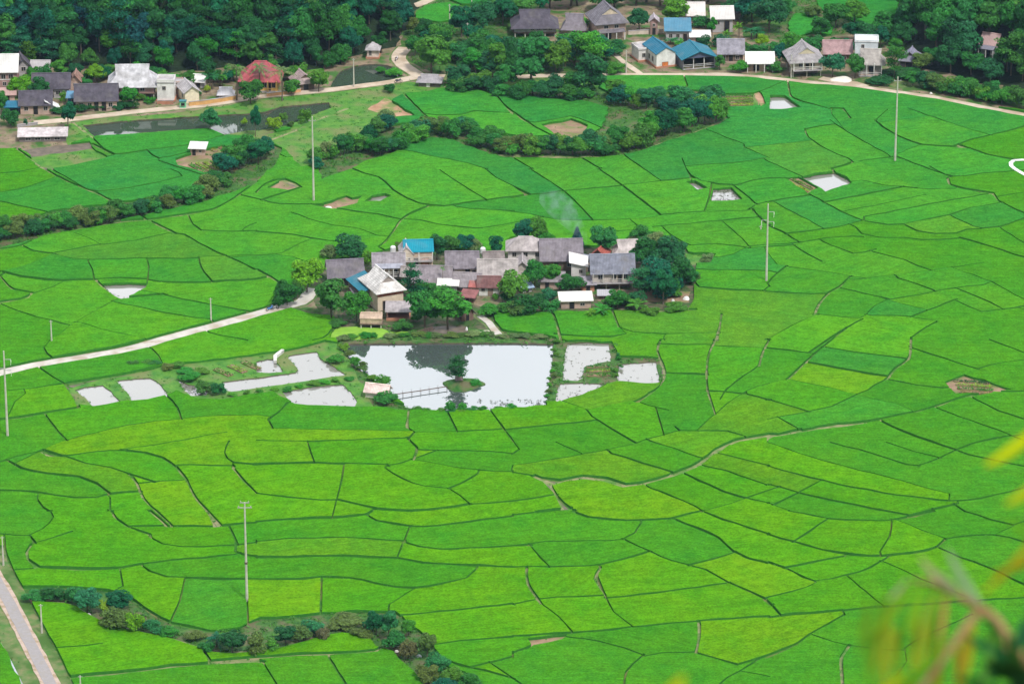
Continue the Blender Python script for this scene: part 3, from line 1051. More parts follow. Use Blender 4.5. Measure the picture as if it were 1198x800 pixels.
_h = hz_np(VX[:, 0], VX[:, 1])
hill = _h[TR].max(axis=1) > 0.05
for (kd, pl) in patches: cls[in_poly(CX, CY, pl)] = kd
for e in extra_w: cls[in_poly(CX, CY, e)] = 'rice'
sty = np.full(len(TR), '', dtype=object)
best = np.full(len(TR), 1e9)
for (ax, ay, bx, by, w, st) in seg_list:
    m = (CX > min(ax, bx) - 2) & (CX < max(ax, bx) + 2) & (CY > min(ay, by) - 2) & (CY < max(ay, by) + 2)
    ix = np.where(m)[0]
    if not len(ix): continue
    d = seg_dist(CX[ix], CY[ix], (ax, ay), (bx, by)) - w
    k = ix[(d < 0.0) & (d < best[ix])]
    best[k] = d[(d < 0.0) & (d < best[ix])]
    sty[k] = st
for s_, c_ in (('t', 'weeds'), ('T', 'weeds'), ('f', 'weeds'), ('w', 'path'), ('D', 'path')):
    mm = (sty == s_)
    if c_ == 'weeds': mm &= (cls == 'rice')
    else: mm &= np.isin(cls, ['rice', 'grass', 'scrub', 'verge'])
    cls[mm] = c_
for (ax, ay, bx, by, w) in road_seg:
    cls[seg_dist(CX, CY, (ax, ay), (bx, by)) < w] = 'verge'
pond_id = np.full(len(TR), -1)
for i_, (nm, pl) in enumerate(ponds):
    m = in_poly(CX, CY, pl); cls[m] = 'pond'; pond_id[m] = i_
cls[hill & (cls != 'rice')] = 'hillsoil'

# ---- ground mesh (valley floor, with pond basins cut into it)
kinds = ['grass', 'scrub', 'yard', 'farmyard', 'duckweed', 'dirt', 'reddirt', 'mud', 'verge', 'weeds', 'path', 'hillsoil', 'rice', 'pond']
gmats = [M['grass'], M['scrub'], M['yard'], M['farmyard'], M['duckweed'], M['dirt'], M['reddirt'], M['mud'], M['verge'], M['weeds'], M['path'], M['hillsoil'], M['mud'], M['mud']]
kidx = {k: i for i, k in enumerate(kinds)}
isp = cls == 'pond'
edge_t = {}
for ti, t in enumerate(TR):
    for a, b in ((t[0], t[1]), (t[1], t[2]), (t[2], t[0])):
        edge_t.setdefault((min(a, b), max(a, b)), []).append(ti)
HZV = hz_np(VX[:, 0], VX[:, 1])
gv = [(x, y, float(h)) for (x, y), h in zip(VX, HZV)]
pv = {}
def pvert(i):
    if i not in pv:
        pv[i] = len(gv); gv.append((VX[i][0], VX[i][1], -1.1))
    return pv[i]
gf, gm = [], []
for ti, t in enumerate(TR):
    if isp[ti]: gf.append(tuple(pvert(i) for i in t))
    else: gf.append(tuple(int(i) for i in t))
    gm.append(kidx[cls[ti]])
for (a, b), ts in edge_t.items():
    if len(ts) == 2 and isp[ts[0]] != isp[ts[1]]:
        ti = ts[0] if not isp[ts[0]] else ts[1]
        t = list(TR[ti])
        ia = t.index(a)
        if t[(ia + 1) % 3] != b: a2, b2 = b, a
        else: a2, b2 = a, b
        gf.append((int(b2), int(a2), pvert(a2), pvert(b2))); gm.append(kidx['mud'])
gme = mesh_from('ground', gv, gf)
ground = new_obj('ground', gme, gmats)
gme.polygons.foreach_set('material_index', gm)
tag(ground, kind='structure')

# ---- rice: one canopy per paddy (connected faces), each with its own tone and level
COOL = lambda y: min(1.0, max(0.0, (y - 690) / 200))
PAL = {'b': (0.076, 0.256, 0.005), 'm': (0.052, 0.230, 0.007), 'd': (0.034, 0.188, 0.012), 's': (0.030, 0.190, 0.024),
       'y': (0.105, 0.265, 0.005), 'o': (0.085, 0.222, 0.012), 'g': (0.045, 0.225, 0.010)}
TONES = P('z', '0,0')
TONE_SEEDS = '''b 250,520;y 150,500;b 120,635;y 110,640;b 460,570;b 340,600;d 110,440;d 60,440;d 400,487;d 30,480;m 180,475;d 520,495;s 560,540;b 640,590;y 700,590
d 800,630;y 880,675;y 830,760;b 760,680;d 650,745;y 650,760;d 20,650;m 60,640;b 130,770;b 90,740;b 420,760;d 480,690;b 560,700;y 330,690;y 620,790;b 700,700
d 650,645;b 800,710;s 980,420;d 990,435;o 920,365;s 1080,305;o 1010,310;d 935,245;s 980,265;s 1140,250;y 1120,215;y 1080,265;b 1100,165;o 1060,280;d 1160,260
d 830,430;m 870,420;b 740,470;d 800,470;d 700,500;o 720,450;s 900,300;b 930,290;b 640,280;b 560,215;b 660,205;b 720,205;d 600,235;d 640,235;m 700,240
b 450,210;b 420,240;d 330,265;d 360,270;b 340,300;d 330,310;b 60,225;d 30,245;b 130,215;s 180,205;b 240,210;b 130,270;b 80,290;y 20,310;d 80,315;m 140,315;d 200,315
o 250,315;b 100,350;b 180,370;b 250,340;b 300,400;d 60,440;b 50,475;b 480,285;s 120,210;s 480,125;b 650,130;d 700,140;y 950,200;b 1000,180;o 930,185;d 1150,130
d 1170,210;b 40,170;y 1190,170;d 1100,500;m 1000,500;y 950,550;b 1050,570;d 1100,530;d 960,590;b 930,630;d 1080,620;b 1130,640;m 1000,690;d 1190,560;y 1000,440;y 1070,430
b 1080,440;d 1170,430;b 300,560;b 200,560;m 40,600;d 10,585;b 80,590;m 130,600;g 170,560;y 220,585;b 640,720;g 540,770;s 190,175;s 200,185;g 160,165'''
isr = np.array([c == 'rice' for c in cls])
comp = np.full(len(TR), -1); nc = 0
adj = {}
for (a, b), ts in edge_t.items():
    if len(ts) == 2 and isr[ts[0]] and isr[ts[1]]:
        adj.setdefault(ts[0], []).append(ts[1]); adj.setdefault(ts[1], []).append(ts[0])
for ti in np.where(isr)[0]:
    if comp[ti] >= 0: continue
    st_ = [ti]; comp[ti] = nc
    while st_:
        q = st_.pop()
        for r_ in adj.get(q, ()):
            if comp[r_] < 0: comp[r_] = nc; st_.append(r_)
    nc += 1
AREA = np.abs((VX[TR[:, 1]][:, 0] - VX[TR[:, 0]][:, 0]) * (VX[TR[:, 2]][:, 1] - VX[TR[:, 0]][:, 1]) - (VX[TR[:, 2]][:, 0] - VX[TR[:, 0]][:, 0]) * (VX[TR[:, 1]][:, 1] - VX[TR[:, 0]][:, 1])) / 2
carea = np.zeros(nc); np.add.at(carea, comp[isr], AREA[isr])
print('largest fields', sorted(carea)[-8:])
names = ['b', 'm', 'd', 'o', 'g', 'y', 's']
ccol = []
for c in range(nc):
    k = rng.choice(names, p=[0.33, 0.22, 0.13, 0.07, 0.15, 0.06, 0.04])
    base = np.array(PAL[k]); mean = np.array((0.058, 0.233, 0.006))
    ccol.append((base * 0.5 + mean * 0.5) * rng.uniform(0.92, 1.08))
for it in TONE_SEEDS.replace('\n', ';').split(';'):
    k, uv = it.split(' ')
    u_, v_ = (float(q) for q in uv.split(','))
    p_ = W0(u_, v_)
    d2 = (CX - p_.x) ** 2 + (CY - p_.y) ** 2
    d2[~isr] = 1e9
    c = comp[int(np.argmin(d2))]
    ccol[c] = (np.array(PAL[k]) * (0.6 if carea[c] < 900 else 0.35) + np.array((0.058, 0.233, 0.006)) * (0.4 if carea[c] < 900 else 0.65)) * rng.uniform(0.97, 1.03)
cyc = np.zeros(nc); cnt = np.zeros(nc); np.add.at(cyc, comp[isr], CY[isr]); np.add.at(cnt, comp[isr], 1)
for c in range(nc):          # distance haze painted into the crop colour: far paddies cooler and bluer
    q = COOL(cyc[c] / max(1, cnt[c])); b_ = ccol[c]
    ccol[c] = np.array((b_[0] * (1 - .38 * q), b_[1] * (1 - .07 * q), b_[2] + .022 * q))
cz = rng.uniform(-0.08, 0.10, nc)
rv, rf, rm, rc, ra = [], [], [], [], []
cang = np.clip(rng.normal(0.93, 0.09, nc) % 1.0, 0, 1)
vmap = {}
def und(x, y): return 0.05 * math.sin(x * 0.9 + y * 0.35) + 0.05 * math.sin(y * 1.1 - x * 0.4)
def rvert(c, i):
    k = (c, int(i))
    if k not in vmap:
        x, y = VX[i]
        vmap[k] = len(rv); rv.append((x, y, 0.46 + float(HZV[i]) + cz[c] + und(x, y)))
    return vmap[k]
for ti in np.where(isr)[0]:
    c = comp[ti]
    if carea[c] < 2.0: continue
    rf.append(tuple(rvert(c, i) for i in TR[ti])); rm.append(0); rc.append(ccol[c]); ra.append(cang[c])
for (a, b), ts in edge_t.items():
    for q, ti in enumerate(ts):
        if not isr[ti] or carea[comp[ti]] < 2.0: continue
        oth = ts[1 - q] if len(ts) == 2 else None
        if oth is not None and comp[oth] == comp[ti]: continue
        c = comp[ti]; t = list(TR[ti]); ia = t.index(a)
        p, q2 = (a, b) if t[(ia + 1) % 3] == b else (b, a)
        v1, v2 = rvert(c, p), rvert(c, q2)
        k = len(rv)
        rv += [(VX[p][0], VX[p][1], float(HZV[p]) - 0.05), (VX[q2][0], VX[q2][1], float(HZV[q2]) - 0.05)]
        rf.append((v2, v1, k, k + 1)); rm.append(1); rc.append(ccol[c]); ra.append(cang[c])
rme = mesh_from('rice', rv, rf)
rice = new_obj('rice', rme, [M['rice'], M['rice_side']])
rme.polygons.foreach_set('material_index', rm)
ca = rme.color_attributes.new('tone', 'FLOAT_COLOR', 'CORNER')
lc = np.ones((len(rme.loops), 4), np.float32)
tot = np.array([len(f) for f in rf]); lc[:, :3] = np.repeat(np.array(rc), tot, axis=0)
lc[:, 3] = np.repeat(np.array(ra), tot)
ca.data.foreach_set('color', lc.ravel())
tag(rice, 'bright green young rice filling the walled paddies across the valley floor', 'rice', kind='stuff')
print('land: tris', len(TR), 'fields', nc, 'big', int((carea > 2).sum()))

# ---- pond water
for nm, pl in ponds:
    V = [(float(q[0]), float(q[1]), 0.0) for q in pl]
    tri = tessellate_polygon([[Vector(v) for v in V]])
    zl = -0.14 if nm not in ('back', 'strip', 'big') else -0.25
    V = [(x, y, zl) for x, y, _ in V]
    me = mesh_from('pond', V, [tuple(t) for t in tri])
    if me.polygons[0].normal.z < 0: me.flip_normals()
    mt = {'big': 'water', 'back': 'water_green', 'strip': 'water_green', 'fallow': 'mud'}.get(nm, 'water_silt')
    o = new_obj('pond', me, M[mt] if nm != 'fallow' else M['water_silt'])
    tag(o, kind='structure')

# ---- roads and paths: slabs with a real edge
def road_obj(name, pl, hw, mat, z, th=0.14, wob=0.0):
    Lf, Rt = ribbon(pl, hw)
    V = []
    for a, b in zip(Lf, Rt):
        wa, wb = rng.uniform(-wob, wob), rng.uniform(-wob, wob)
        a = a + (a - b) / (2 * hw) * wa; b = b + (b - a) / (2 * hw) * wb
        za, zb = hz(*a), hz(*b)
        V += [(a[0], a[1], z + za), (b[0], b[1], z + zb), (a[0], a[1], z - th + za), (b[0], b[1], z - th + zb)]
    F = []
    for i in range(len(pl) - 1):
        k = 4 * i
        F += [(k + 1, k + 5, k + 4, k), (k, k + 4, k + 6, k + 2), (k + 5, k + 1, k + 3, k + 7)]
    n_ = 4 * (len(pl) - 1)
    F += [(0, 2, 3, 1), (n_ + 1, n_ + 3, n_ + 2, n_)]
    o = new_obj(name, mesh_from(name, V, F), M[mat])
    return tag(o, kind='structure')
for n_, hw, mt, pl in roads:
    if n_ == 'asphalt_road':
        road_obj('road_shoulder', pl, hw * 0.62, 'shoulder', 0.08, 0.2, 0.12)
        road_obj('road', pl, hw * 0.40, 'asphalt', 0.12, 0.06, 0.06)
    else:
        road_obj('road' if 'road' in n_ or 'lane' in n_ else 'path', pl, hw, mt, 0.09 if n_ in ('valley_road', 'upper_road', 'village_path') else 0.11, 0.2, 0.1)

# ---- far ground sheet, hills and the viewer's own hillside
def grid_obj(name, xs, ys, fn, mat):
    X, Y = np.meshgrid(xs, ys)
    Z = fn(X, Y)
    V = np.stack([X.ravel(), Y.ravel(), Z.ravel()], 1)
    nx = len(xs); F = []
    for j in range(len(ys) - 1):
        for i in range(nx - 1):
            F.append((j * nx + i, j * nx + i + 1, (j + 1) * nx + i + 1, (j + 1) * nx + i))
    o = new_obj(name, mesh_from(name, V, F, True), mat)
    return tag(o, kind='structure')
M['farfield'] = noise_mat('far_fields', (0.045, 0.21, 0.01), (0.075, 0.25, 0.01), 0.03, bump=0.1)
MBf = MB()
for x0, x1, y0, y1 in ((-7000, 7000, 1030, 8000), (-7000, 7000, -3000, 560), (-7000, -175, 560, 1030), (175, 7000, 560, 1030)):
    MBf.add([(x0, y0, -.02), (x1, y0, -.02), (x1, y1, -.02), (x0, y1, -.02)], [(0, 1, 2, 3)])
tag(MBf.build('far_ground', M['farfield']), kind='structure')
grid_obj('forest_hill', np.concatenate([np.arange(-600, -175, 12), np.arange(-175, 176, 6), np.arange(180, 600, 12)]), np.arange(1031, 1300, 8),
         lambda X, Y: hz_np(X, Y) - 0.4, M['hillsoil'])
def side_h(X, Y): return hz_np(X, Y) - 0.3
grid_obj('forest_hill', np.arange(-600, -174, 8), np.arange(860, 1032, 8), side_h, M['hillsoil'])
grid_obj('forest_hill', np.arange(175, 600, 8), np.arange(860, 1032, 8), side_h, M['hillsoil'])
def near_h(X, Y):
    d = np.maximum(Y + 0.5, 0)
    h = 298.3 - 0.66 * d - 0.6 * (1 - np.exp(-d / 3)) + 0.25 * np.sin(X * 0.5) * np.exp(-np.abs(X) / 50) * np.minimum(d / 6, 1)
    h = h - 0.0006 * X * X * (1)
    return np.maximum(h, -1.0)
grid_obj('near_hill', np.concatenate([np.arange(-600, -12, 20), np.arange(-12, 12.1, 1.0), np.arange(20, 601, 20)]),
         np.concatenate([np.arange(-300, -10, 20), np.arange(-6, 14, 1.0), np.arange(20, 520, 12)]), near_h, M['scrub'])
# ------------------------------------------------------------------ buildings
C_DARK = (0.088, 0.08, 0.105); C_GREY = (0.17, 0.155, 0.18); C_LGREY = (0.42, 0.40, 0.42); C_WHITE = (0.68, 0.68, 0.68)
C_BLUE = (0.008, 0.15, 0.26); C_TEAL = (0.01, 0.15, 0.19); C_SKY = (0.005, 0.25, 0.36); C_RED = (0.42, 0.06, 0.07); C_RUST = (0.26, 0.085, 0.075)
C_PINK = (0.40, 0.25, 0.24); C_CREAM = (0.66, 0.55, 0.42); C_WALLW = (0.76, 0.76, 0.75); C_BRICK = (0.46, 0.22, 0.14); C_WOOD = (0.17, 0.12, 0.09)
C_PLANK = (0.42, 0.31, 0.24); C_YEL = (0.72, 0.47, 0.14); C_ROSY = (0.52, 0.38, 0.32)

def roof_faces(style, w, d, h, rise, ov):
    """returns list of polygons (top side) and list of gable-end polygons; ridge along x"""
    X, Y = w / 2 + ov, d / 2 + ov
    z0 = h - rise / (d / 2) * ov * 0.6
    zr = h + rise
    if style == 'gable':
        return ([[(-X, -Y, z0), (X, -Y, z0), (X, 0, zr), (-X, 0, zr)], [(X, Y, z0), (-X, Y, z0), (-X, 0, zr), (X, 0, zr)]],
                [[(-w / 2, -d / 2, h), (-w / 2, d / 2, h), (-w / 2, 0, zr - 0.12)], [(w / 2, d / 2, h), (w / 2, -d / 2, h), (w / 2, 0, zr - 0.12)]], (-X, X, zr))
    if style == 'hip':
        r = max(0.3, X - Y * 0.85)
        return ([[(-X, -Y, z0), (X, -Y, z0), (r, 0, zr), (-r, 0, zr)], [(X, Y, z0), (-X, Y, z0), (-r, 0, zr), (r, 0, zr)],
                 [(-X, Y, z0), (-X, -Y, z0), (-r, 0, zr)], [(X, -Y, z0), (X, Y, z0), (r, 0, zr)]], [], (-r, r, zr))
    if style == 'half':          # hipped skirt with a small gable at each end of the ridge
        g = 0.52; zg = z0 + (zr - z0) * g; yg = Y * (1 - g); xg = X - (X * 0.36 if X < Y * 1.4 else Y * 0.55)
        return ([[(-X, -Y, z0), (X, -Y, z0), (xg, -yg, zg), (xg + 0.25, 0, zr), (-xg - 0.25, 0, zr), (-xg, -yg, zg)],
                 [(X, Y, z0), (-X, Y, z0), (-xg, yg, zg), (-xg - 0.25, 0, zr), (xg + 0.25, 0, zr), (xg, yg, zg)],
                 [(-X, Y, z0), (-X, -Y, z0), (-xg, -yg, zg), (-xg, yg, zg)], [(X, -Y, z0), (X, Y, z0), (xg, yg, zg), (xg, -yg, zg)]],
                [[(-xg + .02, -yg, zg), (-xg + .02, yg, zg), (-xg + .02, 0, zr - 0.15)], [(xg - .02, yg, zg), (xg - .02, -yg, zg), (xg - .02, 0, zr - 0.15)]], (-xg - .25, xg + .25, zr))
    if style == 'shed':          # one plane, high at the back
        return ([[(-X, -Y, h), (X, -Y, h), (X, Y, h + rise), (-X, Y, h + rise)]], [], None)
    if style == 'shedl':         # one plane, high at the left
        return ([[(-X, -Y, h + max(rise, 0) + .02), (X, -Y, h + max(-rise, 0) + .02), (X, Y, h + max(-rise, 0) + .02), (-X, Y, h + max(rise, 0) + .02)]], [], None)

def window(t, x, y, z, w, h, face='f', fc=(0.55, 0.53, 0.5)):
    """window with frame (part) and pane (sub-part) set in the front (f), left (l) or right (r) wall"""
    fr = MB(); b = 0.07
    T = (lambda a, q, c: (a, y - q, c)) if face == 'f' else ((lambda a, q, c: (x - q, a, c)) if face == 'l' else (lambda a, q, c: (x + q, a, c)))
    a0 = x if face == 'f' else y
    def bar(a, c, da, dc):
        cc = T(a, 0.035, c)
        fr.box(cc, (da, 0.07, dc) if face == 'f' else (0.07, da, dc))
    bar(a0, z + h + b / 2, w + 2 * b, b); bar(a0, z - b / 2, w + 2 * b, b)
    bar(a0 - w / 2 - b / 2, z + h / 2, b, h); bar(a0 + w / 2 + b / 2, z + h / 2, b, h); bar(a0, z + h / 2, 0.05, h)
    f = fr.build('window', M['plaster'], t, fc)
    p = MB(); cc = T(a0, 0.012, z + h / 2)
    p.box(cc, (w, 0.024, h) if face == 'f' else (0.024, w, h))
    p.build('pane', M['opening'], f)
    return f

def door(t, x, y, w, h, col=None, z=0.0):
    m = MB(); m.box((x, y - 0.03, z + h / 2), (w, 0.06, h))
    o = m.build('door', M['opening'] if col is None else M['planks'], t, col)
    fr = MB(); b = 0.09
    fr.box((x - w / 2 - b / 2, y - 0.04, z + h / 2), (b, 0.08, h)); fr.box((x + w / 2 + b / 2, y - 0.04, z + h / 2), (b, 0.08, h)); fr.box((x, y - 0.04, z + h + b / 2), (w + 2 * b, 0.08, b))
    fr.build('door_frame', M['planks'], o, (0.3, 0.24, 0.18))

FOOT = []
def house(name, label, cat, u, v, w, d, h, style='gable', rise=1.8, rot=0.0, ov=0.45, roof=C_DARK, rmat='tile', wall=C_CREAM, wmat='plaster',
          front=True, win=(), doors=(), swin=(), stilt=0.0, band=None, gable=None, porch=None, posts=None, base=None, front_gable=False, group=None, openfront=False):
    rise *= 1.12
    FOOT.append((u, v, w, d, rot))
    if style not in ('flat', 'shedl'): d *= 1.08
    p = W(u, v)
    th = R(rot)
    t = empty(name, (p.x, p.y, p.z))
    t.rotation_euler = (0, 0, th)
    tag(t, label, cat, group)
    # local frame: front wall at y = 0, house body behind it
    ww, dd = (w, d)
    def shift(ob, q=True):
        return ob
    z0 = stilt
    # walls
    m = MB()
    if openfront:
        k = 0.12
        m.box((-ww / 2 + k / 2, dd / 2, h / 2), (k, dd, h)); m.box((ww / 2 - k / 2, dd / 2, h / 2), (k, dd, h)); m.box((0, dd - k / 2, h / 2), (ww - 2 * k, k, h))
    else:
        m.box((0, dd / 2, z0 + (h - z0) / 2), (ww, dd, h - z0))
    m.build('wall', M[wmat], t, wall)
    if stilt > 0.3:
        m = MB(); m.box((0, dd / 2, z0 - 0.09), (ww + 0.3, dd + 0.3, 0.16)); m.build('floor', M['planks'], t, C_WOOD)
        nx = max(3, int(ww / 2.2) + 1)
        for i in range(nx):
            for yy in (0.12, dd * 0.5, dd - 0.12):
                q = MB(); q.tube([(-ww / 2 + 0.15 + (ww - 0.3) * i / (nx - 1), yy, -0.05), (-ww / 2 + 0.15 + (ww - 0.3) * i / (nx - 1), yy, z0 - 0.17)], 0.13, 6)
                q.build('post', M['concrete'], t)
        if base is not None:
            m = MB(); m.box((ww * 0.08, dd * 0.62, (z0 - 0.18) / 2), (ww * 0.7, dd * 0.6, z0 - 0.2)); m.build('lower_room', M['plaster'], t, base)
    elif base is not None:
        m = MB(); m.box((0, dd / 2, 0.2), (ww + 0.5, dd + 0.5, 0.4)); m.build('plinth', M['plaster'], t, base)
    if band is not None:         # coloured band of bricks or boards under the eaves
        zb, hb, cb = band
        m = MB(); m.box((0, -0.02, zb + hb / 2), (ww + 0.04, 0.08, hb)); m.build('wall_band', M['planks'], t, cb)
    # roof
    if style == 'flat':
        m = MB(); m.box((0, dd / 2, h + 0.08), (ww + 0.3, dd + 0.3, 0.16)); m.build('roof', M['plaster'], t, roof)
        m = MB(); hh = rise; q = 0.14
        m.box((0, 0.0, h + 0.16 + hh / 2), (ww + 0.1, q, hh)); m.box((0, dd, h + 0.16 + hh / 2), (ww + 0.1, q, hh))
        m.box((-ww / 2, dd / 2, h + 0.16 + hh / 2), (q, dd - 2 * q, hh)); m.box((ww / 2, dd / 2, h + 0.16 + hh / 2), (q, dd - 2 * q, hh))
        m.build('parapet', M['plaster'], t, wall)
    else:
        rw, rd = (dd, ww) if front_gable else (ww, dd)
        faces, gab, rid = roof_faces(style, rw, rd, h, rise, ov)
        def tr(q):
            x, y, z = q
            if front_gable: x, y = y, -x
            return (x, y + dd / 2, z)
        m = MB()
        for f in faces: m.slab([tr(q) for q in f], 0.12)
        ro = m.build('roof', M[rmat], t, roof)
        if rid:
            q = MB(); q.tube([tr((rid[0], 0, rid[2] + 0.02)), tr((rid[1], 0, rid[2] + 0.02))], 0.13, 6)
            q.build('ridge_cap', M[rmat], ro, tuple(min(1, c * 1.35) for c in roof))
        for g in gab:
            q = MB(); P3 = [tr(v_) for v_ in g]
            n_ = Vector((0, 1, 0)) if front_gable else Vector((1, 0, 0))
            b = len(q.V); q.V += [tuple(Vector(a) + n_ * 0.05) for a in P3] + [tuple(Vector(a) - n_ * 0.05) for a in P3]
            q.F += [(0, 1, 2), (5, 4, 3), (0, 3, 4, 1), (1, 4, 5, 2), (2, 5, 3, 0)]
            q.build('gable', M[wmat], t, gable if gable is not None else wall)
        if style in ('shed', 'shedl') and not openfront:
            m = MB(); P4 = [(-ww / 2, 0), (ww / 2, 0), (ww / 2, dd), (-ww / 2, dd)]
            zt = (lambda x, y: h + rise * (y / dd)) if style == 'shed' else (lambda x, y: h + max(0, rise) * (0.5 - x / ww) + max(0, -rise) * (0.5 + x / ww))
            V = [(x * 0.97, y * 0.97 + 0.02, h + 0.01) for x, y in P4] + [(x * 0.97, y * 0.97 + 0.02, max(h + 0.02, zt(x, y) - 0.16)) for x, y in P4]
            m.add(V, [(3, 2, 1, 0), (4, 5, 6, 7), (0, 1, 5, 4), (1, 2, 6, 5), (2, 3, 7, 6), (3, 0, 4, 7)])
            m.build('upper_wall', M[wmat], t, wall)
    for (x, z, a, b) in win: window(t, x, 0.0, z0 + z, a, b)
    for (y, z, a, b) in swin: window(t, -ww / 2, y, z0 + z, a, b, 'l')
    for dr in doors:
        x, a, b = dr[:3]; door(t, x, 0.0, a, b, dr[3] if len(dr) > 3 else None, z0)
    if porch is not None:        # lean-to over the front with its own posts
        pw, pd, ph, pc = porch[:4]; px = porch[4] if len(porch) > 4 else 0
        m = MB(); m.slab([(px - pw / 2, -pd, ph - 0.5), (px + pw / 2, -pd, ph - 0.5), (px + pw / 2, -0.05, ph), (px - pw / 2, -0.05, ph)], 0.1)
        m.build('porch_roof', M[rmat], t, pc)
        n = max(2, int(pw / 1.8) + 1)
        for i in range(n):
            q = MB(); q.box((px - pw / 2 + 0.15 + (pw - 0.3) * i / (n - 1), -pd + 0.15, (ph - 0.62) / 2), (0.16, 0.16, ph - 0.62)); q.build('porch_post', M['plaster'], t, C_WALLW)
    if posts is not None:        # open gallery posts and a rail under the eave
        n, zb, zt_, cc, yo = posts
        for i in range(n):
            q = MB(); q.box((-ww / 2 + 0.1 + (ww - 0.2) * i / (n - 1), -yo, (zb + zt_) / 2), (0.16, 0.16, zt_ - zb)); q.build('gallery_post', M['plaster'], t, cc)
        q = MB(); q.box((0, -yo, zb + 0.8), (ww - 0.1, 0.07, 0.08)); q.box((0, -yo, zb + 0.45), (ww - 0.1, 0.05, 0.06)); q.build('rail', M['plaster'], t, cc)
        q = MB(); q.box((0, -yo / 2 - 0.04, zb - 0.07), (ww, yo + 0.1, 0.13)); q.build('gallery_floor', M['plaster'], t, C_LGREY)
    return t

H = house
# ---- west village under the forest
H('village_house', 'large two storey house with bright white metal roof at the far left edge', 'house', -3, 105, 8.5, 6, 4.2, 'gable', 2.4, 2, roof=C_WHITE, rmat='sheet', wall=C_PINK, win=[(-2.6, 2.5, 1, .9), (1.4, 2.4, .9, 1), (3, 2.5, .9, .9), (1.6, .9, .7, .8)], doors=[(0, 1, 2)], band=(2.15, .16, C_WALLW))
H('village_hut', 'narrow grey hut with dark gable facing the fields beside the white roofed house', 'hut', 28, 93, 2.7, 4.5, 3.1, 'gable', 1.4, 14, roof=C_DARK, wall=C_LGREY, win=[(0, 1.9, .9, .9)], front_gable=True)
H('village_hut', 'small hut with light grey patchy roof just below the forest edge', 'hut', 47, 91, 3.6, 3.2, 2.0, 'gable', 1.2, 0, roof=C_LGREY, rmat='sheet', wall=C_PINK, win=[(0, .8, .6, .6)])
H('village_house', 'dark tiled farmhouse half hidden behind the yellow green tree', 'house', 60, 115, 7.6, 5.4, 2.4, 'gable', 2.0, 2, roof=C_DARK, wall=C_LGREY, wmat='planks', win=[(1.5, .8, .9, .8), (-2, .8, .9, .8)], doors=[(0, .9, 1.9)], gable=C_LGREY)
H('village_house', 'dark roofed house with small white windows behind the paved front yard', 'house', 42, 134, 6.4, 4.6, 2.3, 'gable', 1.9, 3, roof=C_DARK, wall=C_ROSY, win=[(-2, .9, .8, .8), (2.1, .9, .8, .8)], doors=[(0, .9, 1.9)])
H('village_house', 'long dark roofed brick house behind the clipped hedge', 'house', 113, 130, 8.6, 5.4, 2.5, 'gable', 2.3, 3, roof=C_DARK, wall=C_ROSY, win=[(-3.2, .9, .8, .9), (-1.4, .9, .8, .9), (3, .9, .8, .9)], doors=[(0, .9, 2.0), (1.6, .9, 2.0)], gable=C_LGREY)
H('village_hut', 'tiny brown gabled hut standing right of the hidden dark farmhouse', 'hut', 88, 106, 2.1, 3.2, 2.3, 'gable', 1.2, 0, roof=(0.28, .17, .14), wall=C_ROSY, win=[(0, .9, .7, .7)], front_gable=True, wmat='planks')
H('village_house', 'large stilt house with pale grey half hipped roof left of the white block house', 'house', 155, 118, 9.4, 6.4, 3.6, 'half', 3.0, 2, roof=(0.52, .52, .56), wall=C_PINK, stilt=1.7, win=[(-3.2, .5, .8, .9), (-.6, .5, .9, .9), (2.2, .5, .9, .9)], doors=[(1.0, .8, 1.7)], base=(.3, .27, .26), ov=.7)
H('village_house', 'white two storey block house with one dark upper window', 'house', 194, 119, 3.6, 3.6, 4.2, 'flat', .5, -2, roof=C_LGREY, wall=C_WALLW, win=[(-.3, 2.6, .7, .8)], base=C_BRICK)
H('village_hut', 'brownish flat roofed annex behind the white block house', 'hut', 208, 111, 2.0, 2.8, 2.6, 'flat', .2, 0, roof=C_LGREY, wall=C_ROSY, win=[(.2, 1.3, .5, .5)])
H('village_house', 'small pale yellow gabled house beside the orange roadside wall', 'house', 225, 121, 3.1, 4.8, 2.7, 'gable', 1.1, 20, roof=C_LGREY, wall=(0.80, .72, .55), front_gable=True, swin=[(2, .9, .8, .9)])
H('village_hut', 'small white roofed hut behind the pale yellow gabled house', 'hut', 232, 103, 2.2, 2.4, 1.6, 'gable', .9, -10, roof=C_WHITE, rmat='sheet', wall=C_LGREY, doors=[(0, .8, 1.5)])
H('village_hut', 'low shed under a pale tarpaulin roof between the yellow house and the palm', 'shed', 264, 115, 2.9, 2.2, 1.0, 'half', .9, 0, roof=(0.6, .6, .66), rmat='sheet', wall=C_LGREY, doors=[(0, .6, .9)])
H('village_house', 'yellow colonial style house with bright red hipped roof among palms', 'house', 304, 107, 7.6, 5.6, 2.9, 'hip', 2.6, -3, roof=(.36, .085, .10), wall=C_YEL, win=[(-2.5, .9, .8, 1.1), (1.0, .9, .8, 1.1), (3.0, .9, .6, 1.1)], doors=[(2.0, .8, 1.9), (-.6, .9, 1.9)], posts=(5, .15, 2.6, C_YEL, .9), ov=.9)
H('village_hut', 'grey hut with dusty pink gable at the end of the west village', 'hut', 358, 106, 3.8, 4.4, 1.9, 'half', 1.5, 22, roof=(0.36, .28, .28), wall=C_WOOD, wmat='planks', doors=[(0, 1.2, 1.5)], front_gable=True)
H('animal_shed', 'long low livestock shed with patched grey roof beside the muddy pool', 'shed', 50, 166, 9.6, 2.6, 1.3, 'shed', .7, 3, roof=(0.55, .50, .52), rmat='tile', wall=(.2, .17, .17), win=[(-3, .4, 1.1, .5), (-1, .4, 1.1, .5), (1, .4, 1.1, .5), (3, .4, 1.1, .5)])
